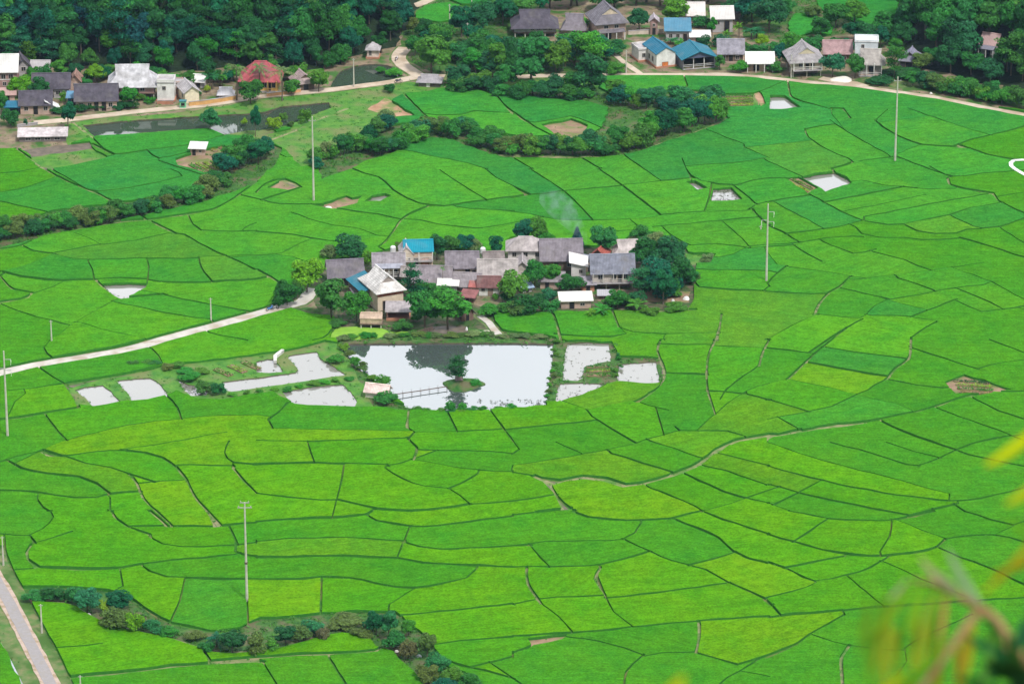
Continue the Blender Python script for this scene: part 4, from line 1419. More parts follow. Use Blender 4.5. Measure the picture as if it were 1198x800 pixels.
H('field_hut', 'small lone field hut with white roof among vegetable plots', 'hut', 231, 182, 2.9, 2.0, 1.6, 'shed', .5, -6, roof=C_WHITE, rmat='sheet', wall=C_ROSY, wmat='planks', doors=[(-.7, .7, 1.3)], win=[(.6, .7, .5, .5)])
H('village_hut', 'white lean to shed with steep pale roof at the left end of the hedge', 'shed', 62, 133, 2.5, 2.6, 1.0, 'shedl', 1.8, 15, roof=(.75, .76, .8), rmat='sheet', wall=(.6, .6, .62), doors=[(.3, .6, .9)])
H('awning', 'bright blue awning on posts beside the paved front yard', 'awning', 14, 134, 3.0, 2.2, 1.7, 'shed', .4, 0, roof=C_BLUE, rmat='sheet', wall=(.08, .1, .16), openfront=True)
H('village_hut', 'shed walled in deep blue sheeting left of the long brick house', 'shed', 86, 124, 2.3, 2.4, 1.9, 'shed', .4, 0, roof=(.1, .25, .4), rmat='sheet', wall=(.015, .10, .26), wmat='sheet', doors=[(0, .7, 1.4)])
H('village_hut', 'rusty brown lean to shed in the trees at the far left edge', 'shed', 9, 118, 3.0, 2.2, 1.4, 'shed', .6, 5, roof=(.45, .3, .28), rmat='sheet', wall=C_ROSY, doors=[(0, .8, 1.2)])
# shrine by the back pond, ruined hut at the junction
H('pond_shrine', 'pale little shrine with arched dark doorway standing over the green pond', 'shrine', 436, 69, 2.5, 2.4, 2.3, 'hip', .9, -4, roof=C_LGREY, wall=(.66, .56, .5), win=[(-.5, .8, .5, 1.1)], base=C_BRICK)
H('village_hut', 'low grey roofed roadside hut with a white door at the lane junction', 'hut', 502, 102, 4.6, 2.8, 1.3, 'half', .9, -6, roof=(0.33, .31, .34), wall=(.2, .17, .15), wmat='planks', doors=[(-.2, .8, 1.2, C_WALLW)], openfront=False, ov=.5)
# ---- upper village
H('village_house', 'long stilt house with dark half hipped roof, leftmost of the upper village', 'house', 626, 44, 9.2, 5.6, 2.7, 'half', 2.5, 2, roof=C_DARK, wall=C_LGREY, wmat='planks', stilt=1.2, win=[(-.6, .5, .8, .7), (.8, .5, .8, .7), (2.2, .5, .8, .7), (3.4, .5, .8, .7)], base=C_PLANK, ov=.8)
H('village_house', 'small grey half hipped house between the two big dark roofed stilt houses', 'house', 671, 43, 4.6, 4.2, 2.0, 'half', 2.3, -6, roof=(0.20, .18, .21), wall=C_PLANK, wmat='planks', doors=[(0, .8, 1.7)], ov=.6)
H('village_house', 'tall two storey house with steep dark hipped roof and pale front gablet', 'house', 715, 46, 6.6, 7.0, 4.1, 'half', 2.7, 14, roof=(0.18, .17, .2), wall=C_ROSY, wmat='planks', win=[(-1.2, 2.5, .9, .7), (1.2, 2.5, .9, .7)], doors=[(-.6, 1.2, 1.5)], porch=(6.0, 1.2, 2.4, C_GREY), front_gable=True, gable=C_CREAM, ov=.7)
H('village_house', 'narrow dusty pink tower house behind the dirt yard', 'house', 765, 41, 1.6, 2.2, 3.4, 'gable', .7, 0, roof=(.4, .36, .4), wall=C_PINK, win=[(0, 2.0, .5, .6)], doors=[(0, .7, 1.6)], front_gable=True)
H('village_house', 'grey walled house with faded sky blue roof above the white gabled house', 'house', 793, 49, 5.2, 4.4, 2.6, 'shed', 1.2, 0, roof=(.07, .22, .34), rmat='sheet', wall=C_LGREY, win=[(-1.6, .9, .7, .9), (0, .9, .7, .9)], doors=[(1.6, .8, 1.8)])
H('village_hut', 'low white roofed kitchen joined to the right of the faded blue roof', 'hut', 819, 52, 4.0, 2.4, 1.8, 'shed', .5, 0, roof=C_WHITE, rmat='sheet', wall=C_ROSY, doors=[(-.6, .7, 1.5)], win=[(1, .8, .6, .6)])
H('village_house', 'white roofed house just above the large round green tree', 'house', 811, 27, 4.6, 4.0, 2.0, 'gable', 1.9, 0, roof=(.68, .64, .64), rmat='sheet', wall=C_PINK, doors=[(-1, .8, 1.6)], win=[(1, .8, .7, .7)])
H('village_house', 'white roofed house with open dark doorway, right of its lookalike at the top', 'house', 845, 38, 4.6, 4.6, 3.4, 'gable', 1.7, 3, roof=(.66, .64, .64), rmat='sheet', wall=C_LGREY, doors=[(1, 1.1, 2.6)], win=[(-1, 1.8, .7, .8)])
H('village_hut', 'little grey tiled hut behind the white roofed house at the top', 'hut', 858, 24, 2.2, 2.6, 2.0, 'gable', .9, 0, roof=C_GREY, wall=C_WOOD, wmat='planks', doors=[(0, .7, 1.6)])
H('village_house', 'white gabled house with bright blue roof and one orange shutter', 'house', 779, 79, 4.4, 7.2, 3.3, 'gable', 1.2, 20, roof=C_BLUE, rmat='sheet', wall=C_WALLW, front_gable=True, base=C_BRICK, swin=[(2.2, 1.0, .8, 1.1), (4.2, 1.0, .8, 1.1)], doors=[(-.2, 1.3, 1.2, (.7, .22, .06))], ov=.25)
H('village_house', 'flat roofed white annex on the left of the orange shuttered house', 'house', 755, 72, 3.2, 4.2, 2.7, 'flat', .3, 20, roof=C_LGREY, wall=(.7, .68, .68), win=[(-.4, 1.0, .7, .9)], base=C_BRICK)
H('village_house', 'open fronted house under a wide teal blue metal roof', 'house', 818, 81, 7.4, 7.0, 2.6, 'gable', 1.4, 14, roof=(.006, .155, .24), rmat='sheet', wall=(.22, .22, .26), front_gable=True, openfront=True, posts=(4, .2, 2.5, C_WALLW, -.4), ov=.5, gable=(.1, .12, .2))
H('village_house', 'house with weathered grey corrugated roof right of the teal blue roof', 'house', 855, 74, 5.3, 4.4, 2.4, 'gable', 2.1, 0, roof=(.27, .26, .31), wall=C_WOOD, wmat='planks', win=[(-1.6, .9, .7, .8), (1.4, .9, .7, .8)], doors=[(0, .9, 1.8)], base=C_ROSY)
H('village_house', 'low house with two tier bright white roof next to the upper road', 'house', 889, 83, 5.6, 3.6, 2.4, 'gable', 1.1, 0, roof=(.72, .74, .75), rmat='sheet', wall=C_ROSY, doors=[(-.8, 1.2, 1.8)], win=[(1.6, .8, .6, .9)], porch=(5.8, 1.3, 2.5, C_WHITE))
H('village_house', 'grey hipped stilt house with pale gablet and white upper wall beside the upper road', 'house', 944, 90, 6.4, 6.4, 3.9, 'half', 2.3, 8, roof=(0.34, .32, .34), wall=(.62, .52, .44), stilt=1.7, win=[(-1.4, .6, .8, .9), (1.2, .6, .8, .9)], doors=[(0, .7, 1.5)], base=(.25, .22, .2), front_gable=True, gable=C_CREAM, posts=(4, 1.7, 3.8, C_WALLW, .8), ov=.9)
H('village_house', 'house with dusty pink corrugated roof behind two round trees', 'house', 980, 75, 5.8, 4.0, 2.6, 'gable', 1.9, 0, roof=(.36, .24, .25), rmat='tile', wall=C_WOOD, wmat='planks', win=[(-1.2, .9, .8, .8), (1.4, .9, .8, .8)])
H('village_house', 'tall white box house with blue tinted upper window behind the columned porch house', 'house', 1013, 78, 5.0, 4.0, 5.6, 'flat', .25, -4, roof=C_WHITE, wall=(.66, .72, .76), win=[(-.8, 4.2, .6, .8)])
H('village_house', 'small house with white columns, brown gablet and steep grey roof', 'house', 1018, 89, 5.0, 3.4, 3.3, 'half', 2.0, -4, roof=(.38, .35, .34), wall=(.35, .32, .32), front_gable=False, doors=[(.3, 1.3, 2.2)], posts=(4, .2, 3.2, C_WALLW, .8), gable=(.2, .14, .12), base=C_ROSY, ov=.8)
H('village_house', 'small blue grey roofed house with dark open front right of the striped shade tree', 'house', 1063, 81, 3.8, 4.6, 2.1, 'half', 1.5, -14, roof=(.22, .22, .30), wall=(.07, .06, .08), wmat='planks', doors=[(0, 1.4, 1.5)], front_gable=True)
H('village_house', 'lone house on the right hand hillside with a dusty pink upper roof', 'house', 1156, 66, 3.4, 3.6, 2.6, 'gable', 1.6, -25, roof=(.44, .30, .30), rmat='sheet', wall=C_LGREY, wmat='planks', doors=[(0, .8, 1.6)], porch=(3.6, 2.0, 2.4, (.22, .22, .28)))
# ---- farm hamlet in the middle of the fields
H('farm_house', 'dark tiled barn with pale gable end at the left of the hamlet', 'house', 405, 334, 6.4, 4.6, 2.0, 'gable', 2.1, 8, roof=(0.165, .15, .18), wall=C_WOOD, wmat='planks', gable=C_ROSY, doors=[(0, .9, 1.7)], win=[(2, .8, .7, .6)])
H('farm_house', 'two storey house with vivid sky blue roof and columned veranda', 'house', 490, 313, 5.4, 4.2, 3.4, 'gable', 1.3, 4, roof=C_SKY, rmat='sheet', wall=(.62, .48, .38), doors=[(-.6, .9, 1.9), (1.2, 1.4, 1.9, (.5, .22, .14))], posts=(3, 1.6, 3.4, C_WALLW, .9), ov=.25)
H('farm_house', 'white gabled wing joined to the left of the sky blue roofed house', 'house', 476, 314, 2.6, 4.2, 3.0, 'gable', 1.2, 4, roof=C_LGREY, wall=(.68, .6, .5), front_gable=True, win=[(-.5, 1.7, .3, .4), (.5, 1.7, .3, .4)], ov=.2)
H('farm_house', 'grey villa with white curved canopy and a two bay balcony', 'house', 455, 327, 5.6, 4.2, 2.9, 'gable', 1.5, 3, roof=(.27, .25, .28), wall=C_CREAM, win=[(-1.2, 1.2, .9, .8), (1.2, 1.2, .9, .8)], posts=(3, 1.0, 2.8, C_WALLW, .9), porch=(5.4, 1.3, 3.3, (.32, .33, .4)))
H('farm_house', 'cream house with broad whitish half hipped roof and brick red band below the eaves', 'house', 457, 362, 5.2, 7.6, 4.0, 'half', 2.2, 24, roof=(.62, .60, .60), rmat='tile', wall=(.70, .58, .46), band=(2.9, 1.0, (.42, .12, .07)), doors=[(-1.2, .7, 1.9)], front_gable=True, gable=(.35, .3, .28), ov=.55)
H('farm_house', 'lean to wing with long teal green roof left of the cream house', 'house', 433, 356, 3.0, 7.0, 2.8, 'shedl', -1.0, 24, roof=(.008, .16, .24), rmat='sheet', wall=(.16, .13, .12), wmat='planks', doors=[(.8, .8, 1.7)])
H('farm_shed', 'open brick shed with sagging grey roof in front of the cream house', 'shed', 466, 375, 4.0, 2.6, 1.9, 'shed', .7, 0, roof=(.36, .33, .35), wall=(.34, .2, .15), openfront=True, base=C_BRICK)
H('grain_hut', 'straw coloured stilted hut on thin posts above the duckweed pond', 'hut', 434, 384, 4.0, 2.2, 2.0, 'gable', .6, -3, roof=(.50, .38, .30), rmat='tile', wall=(.56, .42, .32), wmat='planks', stilt=.9, ov=.1)
H('farm_house', 'grey tiled house with a cream wall right of the areca palm', 'house', 541, 325, 5.8, 4.2, 2.3, 'gable', 2.0, 2, roof=(.21, .19, .22), wall=C_CREAM, doors=[(1, .8, 1.7)], win=[(2.2, .8, .6, .7)])
H('farm_house', 'low wide grey tiled roof below the sky blue roofed house', 'house', 505, 338, 7.0, 4.8, 1.6, 'gable', 1.9, -4, roof=(.235, .21, .235), wall=C_WOOD, wmat='planks', doors=[(0, .9, 1.4)])
H('farm_house', 'lower grey roofed wing stepping down behind the red roofed cottage', 'house', 545, 342, 4.6, 4.4, 1.4, 'gable', 1.5, -8, roof=(.25, .225, .245), wall=C_WOOD, wmat='planks', doors=[(0, .8, 1.3)])
H('farm_shed', 'small flat bright white roof in the middle of the grey tiled roofs', 'shed', 524, 343, 3.4, 1.6, 1.7, 'shed', .45, -3, roof=(.70, .70, .68), rmat='sheet', wall=C_LGREY, doors=[(0, .7, 1.3)])
H('farm_house', 'big house with mottled pale grey concrete roof in the centre of the hamlet', 'house', 582, 338, 7.0, 5.6, 2.2, 'gable', 2.4, 0, roof=(.36, .33, .33), wall=C_LGREY, doors=[(0, .9, 1.8)], gable=(.6, .58, .56))
H('farm_house', 'white two storey house with hipped grey roof at the back of the hamlet', 'house', 615, 312, 6.8, 4.4, 3.6, 'hip', 1.5, 0, roof=(.42, .38, .39), wall=(.72, .68, .66), win=[(-2.2, 2.1, .7, .8), (0, 2.1, .7, .8), (2.2, 2.1, .7, .8)], band=(3.15, .4, (.8, .66, .6)), ov=.5)
H('farm_house', 'low grey gabled house tucked in front of the white two storey house', 'house', 611, 326, 3.4, 3.6, 1.9, 'gable', 1.5, 0, roof=(.33, .3, .31), wall=(.6, .55, .5), front_gable=True, win=[(0, .8, .5, .5)])
H('farm_house', 'long dark grey roofed house behind the white sloping roof', 'house', 657, 317, 7.6, 6.2, 2.4, 'gable', 2.6, 2, roof=(.205, .185, .215), wall=C_WOOD, wmat='planks', doors=[(-1, .9, 1.8)], win=[(1.5, .9, .8, .8)])
H('farm_house', 'narrow annex with steep bright white roof beside the long dark roofed house', 'house', 677, 328, 2.8, 5.0, 2.9, 'shedl', .8, 0, roof=(.70, .68, .68), rmat='sheet', wall=(.70, .68, .68), win=[(.4, 1.5, .6, .7)])
H('farm_house', 'cottage with rusty red roof and bright white wall', 'house', 572, 346, 3.8, 3.0, 2.0, 'gable', 1.2, -2, roof=(.17, .085, .085), wall=C_WALLW, doors=[(.3, .8, 1.7, (.3, .22, .18))], win=[(-1.1, .9, .6, .6)])
H('farm_shed', 'cream walled shed with red tin roof left of the white walled cottage', 'shed', 556, 345, 1.7, 2.2, 1.7, 'shed', .5, -4, roof=(.38, .13, .12), rmat='tile', wall=C_CREAM, win=[(0, .7, .4, .4)])
H('farm_shed', 'dull red roofed shed below the grey wing, above the dark thatched shed', 'shed', 547, 354, 2.3, 2.0, 1.2, 'shed', .5, -15, roof=(.24, .10, .10), rmat='tile', wall=C_WOOD, wmat='planks', doors=[(0, .6, 1.0)])
H('farm_house', 'blue grey roofed stilt house with shaded lower floor at the right of the hamlet', 'house', 717, 339, 7.8, 5.2, 3.6, 'gable', 2.3, 3, roof=(.19, .20, .255), wall=(.55, .48, .44), wmat='planks', stilt=1.6, win=[(-2.4, .6, .8, .9), (.2, .6, .8, .9), (2.4, .6, .8, .9)], doors=[(1.3, .7, 1.6)], base=(.4, .26, .2), gable=(.5, .46, .42), posts=(5, 1.6, 3.5, (.5, .48, .46), .7))
H('farm_house', 'house with patchy whitish roof half under the big dark tree', 'house', 735, 308, 5.0, 4.0, 1.9, 'half', 1.9, 3, roof=(.50, .45, .45), wall=C_ROSY, doors=[(1, .8, 1.5)], win=[(-1, .8, .7, .6)])
H('farm_shed', 'tiny gabled shed with brick red roof behind the blue grey stilt house', 'shed', 700, 306, 2.4, 2.6, 1.5, 'gable', 1.0, -20, roof=(.36, .10, .08), wall=C_WOOD, wmat='planks', doors=[(0, .6, 1.2)], front_gable=True)
H('farm_shed', 'small blue grey lean to between the white sloping roof and the stilt house', 'shed', 689, 318, 2.2, 2.4, 2.2, 'shedl', .8, 20, roof=(.26, .28, .36), rmat='sheet', wall=C_WOOD, wmat='planks', doors=[(0, .6, 1.4)])
H('farm_shed', 'roadside shed with bright white roof at the front of the hamlet', 'shed', 674, 361, 5.6, 2.6, 1.7, 'shed', .5, 4, roof=(.70, .68, .65), rmat='sheet', wall=C_ROSY, doors=[(-.8, .9, 1.3)], win=[(1.2, .6, .8, .5)])
H('farm_shed', 'dark thatched shed at the bank beside the concrete path', 'shed', 547, 375, 2.4, 2.8, 1.6, 'gable', 1.6, 25, roof=(.10, .085, .10), rmat='tile', wall=(.2, .13, .11), wmat='planks', doors=[(0, .7, 1.3)], front_gable=True)
H('farm_shed', 'little blue tarpaulin lean to among the trees in the middle of the hamlet', 'shed', 617, 342, 1.8, 1.6, 1.0, 'shed', .7, 25, roof=(.32, .44, .6), rmat='sheet', wall=C_LGREY, doors=[(0, .5, .8)])
H('farm_shed', 'little rusty lean to behind the left barn gable', 'shed', 437, 339, 2.6, 2.2, 1.6, 'shed', .5, 10, roof=(.24, .20, .20), wall=C_WOOD, wmat='planks', doors=[(0, .6, 1.2)])
H('farm_shed', 'grey brown kitchen roof between the grey villa and the low wide roof', 'shed', 480, 333, 3.2, 2.8, 1.9, 'gable', 1.1, -8, roof=(.28, .25, .25), wall=C_ROSY, doors=[(0, .7, 1.4)])
H('farm_shed', 'small brown roofed shed in front of the mottled pale roof', 'shed', 600, 340, 3.0, 2.4, 1.6, 'shed', .8, 6, roof=(.30, .26, .25), wall=C_PLANK, wmat='planks', doors=[(0, .7, 1.3)])
H('farm_shed', 'low grey shed under the long dark roof, behind the rounded tree', 'shed', 645, 338, 4.2, 2.4, 1.6, 'shed', .8, -4, roof=(.25, .23, .25), wall=C_ROSY, doors=[(-.8, .7, 1.3)], win=[(1, .7, .6, .5)])
H('farm_shed', 'brick walled cooking shed between the white annex and the stilt house', 'shed', 688, 341, 2.4, 2.2, 1.5, 'shed', .5, 5, roof=(.30, .28, .33), wall=C_BRICK, doors=[(0, .7, 1.2)])
H('farm_shed', 'tiny pale roofed coop at the foot of the stilt house stairs', 'shed', 708, 350, 2.2, 1.4, .9, 'shed', .3, 0, roof=(.42, .42, .46), rmat='sheet', wall=C_WOOD, wmat='planks', doors=[(0, .4, .7)])
H('farm_shed', 'brown thatched store beside the back wall of the white two storey house', 'shed', 578, 315, 3.4, 2.6, 1.8, 'gable', 1.2, 5, roof=(.23, .20, .20), wall=C_WOOD, wmat='planks', doors=[(0, .7, 1.4)])
H('farm_shed', 'low dark shed between the round tree and the cream house', 'shed', 424, 352, 2.6, 2.0, 1.4, 'shed', .5, 20, roof=(.16, .15, .17), wall=C_WOOD, wmat='planks', doors=[(0, .6, 1.1)])
H('pond_hut', 'white walled hut with rosy gable standing on the bank of the big pond', 'hut', 440, 466, 4.0, 2.2, 1.3, 'gable', .9, -16, roof=(.66, .52, .50), wall=(.72, .68, .6), gable=(.75, .72, .7), doors=[(1.2, .6, 1.1)], ov=.35)
H('island_hut', 'tiny rosy shelter on the pond islet', 'hut', 537, 447.5, 1.1, .9, .55, 'gable', .35, 0, roof=(.45, .30, .32), wall=(.35, .2, .2), doors=[(0, .35, .45)], ov=.15)

# ---- compound walls, hedges, kiosk, small roadside things
def wall_run(label, pts, h, th, col, cat='wall', name='compound_wall', cap=None):
    PW = [W0(*p) for p in P('z', pts)]
    t = empty(name, PW[0]); tag(t, label, cat)
    m = MB(); c = MB()
    for a, b in zip(PW, PW[1:]):
        d = b - a; L = d.length; mid = (a + b) / 2 - PW[0]; rz = math.atan2(d.y, d.x)
        m.box((mid.x, mid.y, h / 2), (L, th, h), rz)
        c.box((mid.x, mid.y, h + 0.045), (L + 0.04, th + 0.1, 0.08), rz)
    m.build('wall_panel', M['plaster'], t, col)
    c.build('coping', M['plaster'], t, cap or C_LGREY)
wall_run('long orange painted wall along the road by the pale yellow house', '221,124.5 240,122.5 258,120 277,116.5', 0.95, .2, (.62, .36, .14))
wall_run('orange and rosy wall along the road below the red roofed house', '312,113.5 330,111.5 352,108', 0.8, .2, (.62, .34, .18))
wall_run('low brick wall in front of the white block house', '184,122 203,122', 0.8, .25, C_BRICK)
wall_run('grey retaining wall at the foot of the paved yard', '20,149 44,146', 0.5, .25, C_LGREY)
wall_run('low pale wall along the dirt yard of the upper village', '735,41 776,39', 0.9, .2, (.62, .52, .45))
wall_run('white curved concrete edge of a round basin at the right edge of the fields', '1212,190 1196,190 1186,190.5 1182.5,193.5 1183,197 1187,200.5 1192,203.5 1198,207 1212,213', 0.5, .75, (.78, .82, .82), 'basin edge', 'basin_edge', (.85, .87, .87))
wall_run('white concrete sluice edge between the small ponds left of the big pond', '322,425 322,419 331,412', 0.5, .5, (.7, .7, .68), 'sluice', 'pond_sluice', (.8, .8, .78))

wall_run('pale concrete lined irrigation channel at the bottom left corner', '-14,742 0,753 9,768 17,784 26,802 36,822', .2, .18, (.38, .42, .44), 'channel', 'irrigation_channel', (.42, .48, .52))
def kiosk():
    p = W0(214, 127); t = empty('roadside_kiosk', p); tag(t, 'small mint green kiosk standing by the road in front of the pale yellow house', 'kiosk')
    m = MB(); m.box((0, 0.5, .75), (1.3, 1.0, 1.5)); m.build('cabin', M['plaster'], t, (.22, .62, .36))
    m = MB(); m.box((0, 0.5, 1.56), (1.6, 1.3, .1)); m.build('roof', M['sheet'], t, (.05, .22, .25))
    m = MB(); m.box((0, -0.012, .95), (.8, .024, .5)); m.build('hatch', M['opening'], t)
    m = MB(); m.box((0, -.12, .66), (.9, .2, .05)); m.build('shelf', M['planks'], t, C_WOOD)
kiosk()

def tank(u, v, label, zb, col=(.75, .77, .78)):
    p = W0(u, v); t = empty('water_tank', p); tag(t, label, 'tank')
    for a in (-.35, .35):
        for b in (-.35, .35):
            m = MB(); m.tube([(a, b, 0), (a, b, zb)], .05, 5); m.build('leg', M['steel'], t)
    m = MB(); m.tube([(0, 0, zb), (0, 0, zb + .05), (0, 0, zb + .9), (0, 0, zb + 1.1), (0, 0, zb + 1.16)], [.5, .55, .55, .4, .12], 14)
    m.build('barrel', M['plaster'], t, col, smooth=False)
tank(460, 309, 'white water tank on legs left of the sky blue roof', 2.6)
tank(565, 305, 'white water tank behind the mottled grey roof', 1.6)

def sack_pile(u, v, label, w, d, h, col, name='tarpaulin_heap'):
    """low heap under a sheet: a lumpy dome"""
    p = W0(u, v); V, F = [], []; n, r = 18, 5
    rr = random.Random(int(u * 7 + v))
    for j in range(r + 1):
        q = j / r
        for i in range(n):
            a = 2 * math.pi * i / n; k = (1 - q) ** 0.7 * (1 + .14 * math.sin(3 * a + u) + rr.uniform(-.05, .05))
            V.append((w / 2 * k * math.cos(a), d / 2 * k * math.sin(a), h * (1 - (1 - q) ** 2) - 0.03))
    for j in range(r):
        for i in range(n):
            k = (i + 1) % n; F.append((j * n + i, j * n + k, (j + 1) * n + k, (j + 1) * n + i))
    o = new_obj(name, mesh_from(name, V, F, True), M['plaster'], None, col); o.location = p
    return tag(o, label, 'heap')
sack_pile(985, 94, 'heap under a large white sheet beside the upper road', 5.0, 4.0, .7, (.80, .77, .70))
sack_pile(803, 350, 'white bundle on the brown earth right of the big dark trees', 1.3, 1.2, .6, (.85, .85, .85))
sack_pile(787, 352, 'smaller white bundle left of its twin on the brown earth', .7, .7, .4, (.85, .85, .85))
sack_pile(490, 768, 'pale grey sheet lying on the shrubby bank at the bottom', 1.0, .9, .4, (.7, .75, .8))
sack_pile(464, 762, 'whitish stone beside the shrubby bank path', .7, .6, .35, (.7, .68, .64), 'boulder')
sack_pile(104, 719, 'pale boulder where the ditch opens below the bushes', .8, .6, .35, (.5, .49, .47), 'boulder')
sack_pile(149, 736, 'small pale boulder under the olive bushes', .6, .5, .3, (.6, .57, .5), 'boulder')
sack_pile(384, 243.5, 'white bag at the left end of the bare strip', 1.5, .9, .4, (.85, .85, .83))
sack_pile(995, 106.5, 'white bundle at the roadside edge of the paddies', 1.2, .8, .4, (.8, .8, .78))
sack_pile(569, 389, 'whitish heap beside the concrete path at the pond', 2.6, 1.2, .45, (.72, .66, .58))
sack_pile(546, 386, 'small white jar on the bank of the big pond', .5, .5, .6, (.82, .85, .85))
sack_pile(1089, 110, 'white marker stone beside the upper road', .7, .5, .4, (.85, .85, .83), 'boulder')

# straw stack beside the thatched shed
def bundle(u, v, label, rz, L=3.0):
    p = W0(u, v); m = MB()
    for i in range(9):
        a = -L / 2 + random.uniform(0, .4)
        m.tube([(a, i * .16 - .7, .12 + .1 * (i % 2)), (a + L, i * .16 - .7 + random.uniform(-.1, .1), .75 + .12 * (i % 2))], .07, 5)
    o = m.build('timber_pile', M['wood_dark']); o.location = p; o.rotation_euler = (0, 0, rz); tag(o, label, 'timber')
bundle(497, 389, 'leaning pile of dark poles on the bank of the big pond', R(15))
bundle(505, 101, 'poles leaning beside the grey roadside hut', R(-20), 1.8)

# bamboo footbridge to the islet: deck of canes on forked stakes
def footbridge():
    a, b = W0(461, 463), W0(523, 453.5)
    t = empty('footbridge', a); tag(t, 'thin bamboo footbridge from the pond bank to the islet', 'bridge')
    d = b - a; n = Vector((-d.y, d.x, 0)).normalized(); up = Vector((0, 0, 1))
    m = MB()
    for k in (-.08, .08): m.tube([n * k + up * .28, d * .5 + n * k + up * .22, d + n * k + up * .26], .055, 5)
    m.build('deck', M['wood_dark'], t)
    for i in range(7):
        q = d * (i / 6)
        m = MB(); m.tube([q + n * .2 - up * .9, q + n * .2 + up * .75], .03, 5); m.tube([q - n * .2 - up * .9, q - n * .2 + up * .3], .03, 5); m.build('stake', M['wood_dark'], t)
footbridge()

# islet: earth mound with a grassy top
def islet():
    ctr = W0(540, 447); V, F = [], []; n = 40; r = 6
    pts = [(W0(*p) - ctr) * 1.12 for p in P('z', '519,447 524,444.5 532,443 543,442.5 552,442.5 560,444.5 566.5,448 560,450.5 552,454 543,456.5 532,456.5 525,453')]
    cl = []
    for i in range(len(pts)):
        for k in range(3): cl.append(pts[i].lerp(pts[(i + 1) % len(pts)], k / 3))
    n = len(cl)
    for j in range(r + 1):
        q = j / r
        for c in cl: V.append((c.x * (1 - q) ** .6 * (1.04 if j else 1.0), c.y * (1 - q) ** .6, -1.1 if j == 0 else -.28 + .75 * (q ** .6) + random.uniform(-.03, .03)))
    for j in range(r):
        for i in range(n): F.append((j * n + i, j * n + (i + 1) % n, (j + 1) * n + (i + 1) % n, (j + 1) * n + i))
    o = new_obj('islet', mesh_from('islet', V, F, True), M['scrub']); o.location = ctr; tag(o, kind='structure')
islet()

# ---- concrete utility poles
def pole(u, v, hpx, label, kind):
    p = W(u, v); k = ppm(u, v); h = hpx / (k * math.cos(PITCH))
    t = empty('utility_pole', p); tag(t, label, 'utility pole', 'concrete power poles')
    r0, r1 = (0.24, 0.12) if h > 9 else (0.17, 0.09)
    m = MB(); m.tube([(0, 0, -.2), (0, 0, h * .5), (0, 0, h)], [r0, (r0 + r1) / 2, r1], 10); m.build('shaft', M['concrete'], t)
    if kind == 'hv':             # three short arms with hanging strings and jumper loops
        for i, (sx_, zz) in enumerate(((1, h - 1.6), (-1, h - 3.3), (1, h - 3.6))):
            m = MB(); m.box((sx_ * .6, 0, zz), (1.2, .09, .09)); a = m.build('crossarm', M['steel'], t)
            m = MB(); m.tube([(sx_ * 1.15, 0, zz - .02), (sx_ * 1.18, 0, zz - .35), (sx_ * 1.12, 0, zz - 1.1)], [.05, .08, .05], 6)
            m.build('insulator', M['lines'], a)
    elif kind == 'top':
        for zz, L in ((h - .15, 1.5), (h - 1.0, 2.3)):
            m = MB(); m.box((0, .12, zz), (L, .12, .13)); a = m.build('crossarm', M['steel'], t)
            for s_ in (-1, 1):
                m = MB(); m.tube([(s_ * L * .42, .12, zz + .06), (s_ * L * .42, .12, zz + .2), (s_ * L * .42, .12, zz + .36)], [.05, .1, .04], 7); m.build('insulator', M['insulator'], a)
        m = MB(); m.tube([(0, 0, h * .38), (0, 0, h * .38 + .35)], [.27, .27], 10); m.build('clamp', M['wood_dark'], t)
    elif kind == 'plain':
        m = MB(); m.box((0, .12, h - .9), (1.5, .08, .1)); a = m.build('crossarm', M['steel'], t)
        for s_ in (-1, 0, 1):
            m = MB(); m.tube([(s_ * .65, .12, h - .85), (s_ * .65, .12, h - .6)], [.06, .04], 6); m.build('insulator', M['insulator'], a)
    else:
        m = MB(); m.box((0, .1, h - .25), (.7, .06, .08)); a = m.build('crossarm', M['steel'], t)
    return t
pole(367, 237, 98, 'tall pale concrete pole in the paddies left of the little muddy pool', 'plain')
pole(1047, 190, 97, 'tall concrete pole crossing in front of the upper road on the right', 'plain')
pole(896.5, 331, 91, 'concrete pole with three hanging insulator strings right of the hamlet', 'hv')
pole(9, 512, 101, 'tan concrete pole with insulator strings at the left edge above the path', 'hv')
pole(289, 703, 117, 'concrete pole with two crossarms standing in the lower terraces', 'top')
pole(247, 376, 27, 'short concrete pole beside the village path', 'small')
pole(60.5, 402, 27, 'short concrete pole left of the one beside the village path', 'small')
pole(4, 661, 34, 'short pole at the left edge above the asphalt road', 'small')
pole(49, 740, 34, 'short pole between the asphalt road and the paddy', 'small')
pole(95, 823, 34, 'short pole at the bottom edge of the picture', 'small')
pole(414, 102, 32, 'concrete pole beside the green pond and the road', 'small')
pole(526, 25, 19, 'white pole at the small top field', 'small')
pole(547, 52, 24, 'concrete pole among the trees below the top field', 'small')
pole(732.5, 86, 26, 'thin white pole at the lane in front of the upper village', 'small')
pole(925.5, 91, 26, 'white post left of the grey hipped stilt house', 'small')
pole(552, 25, 34, 'pole standing in the trees at the top centre', 'small')
pole(890, 271, 7, 'short white marker post in the paddies left of the hanging insulators', 'small')

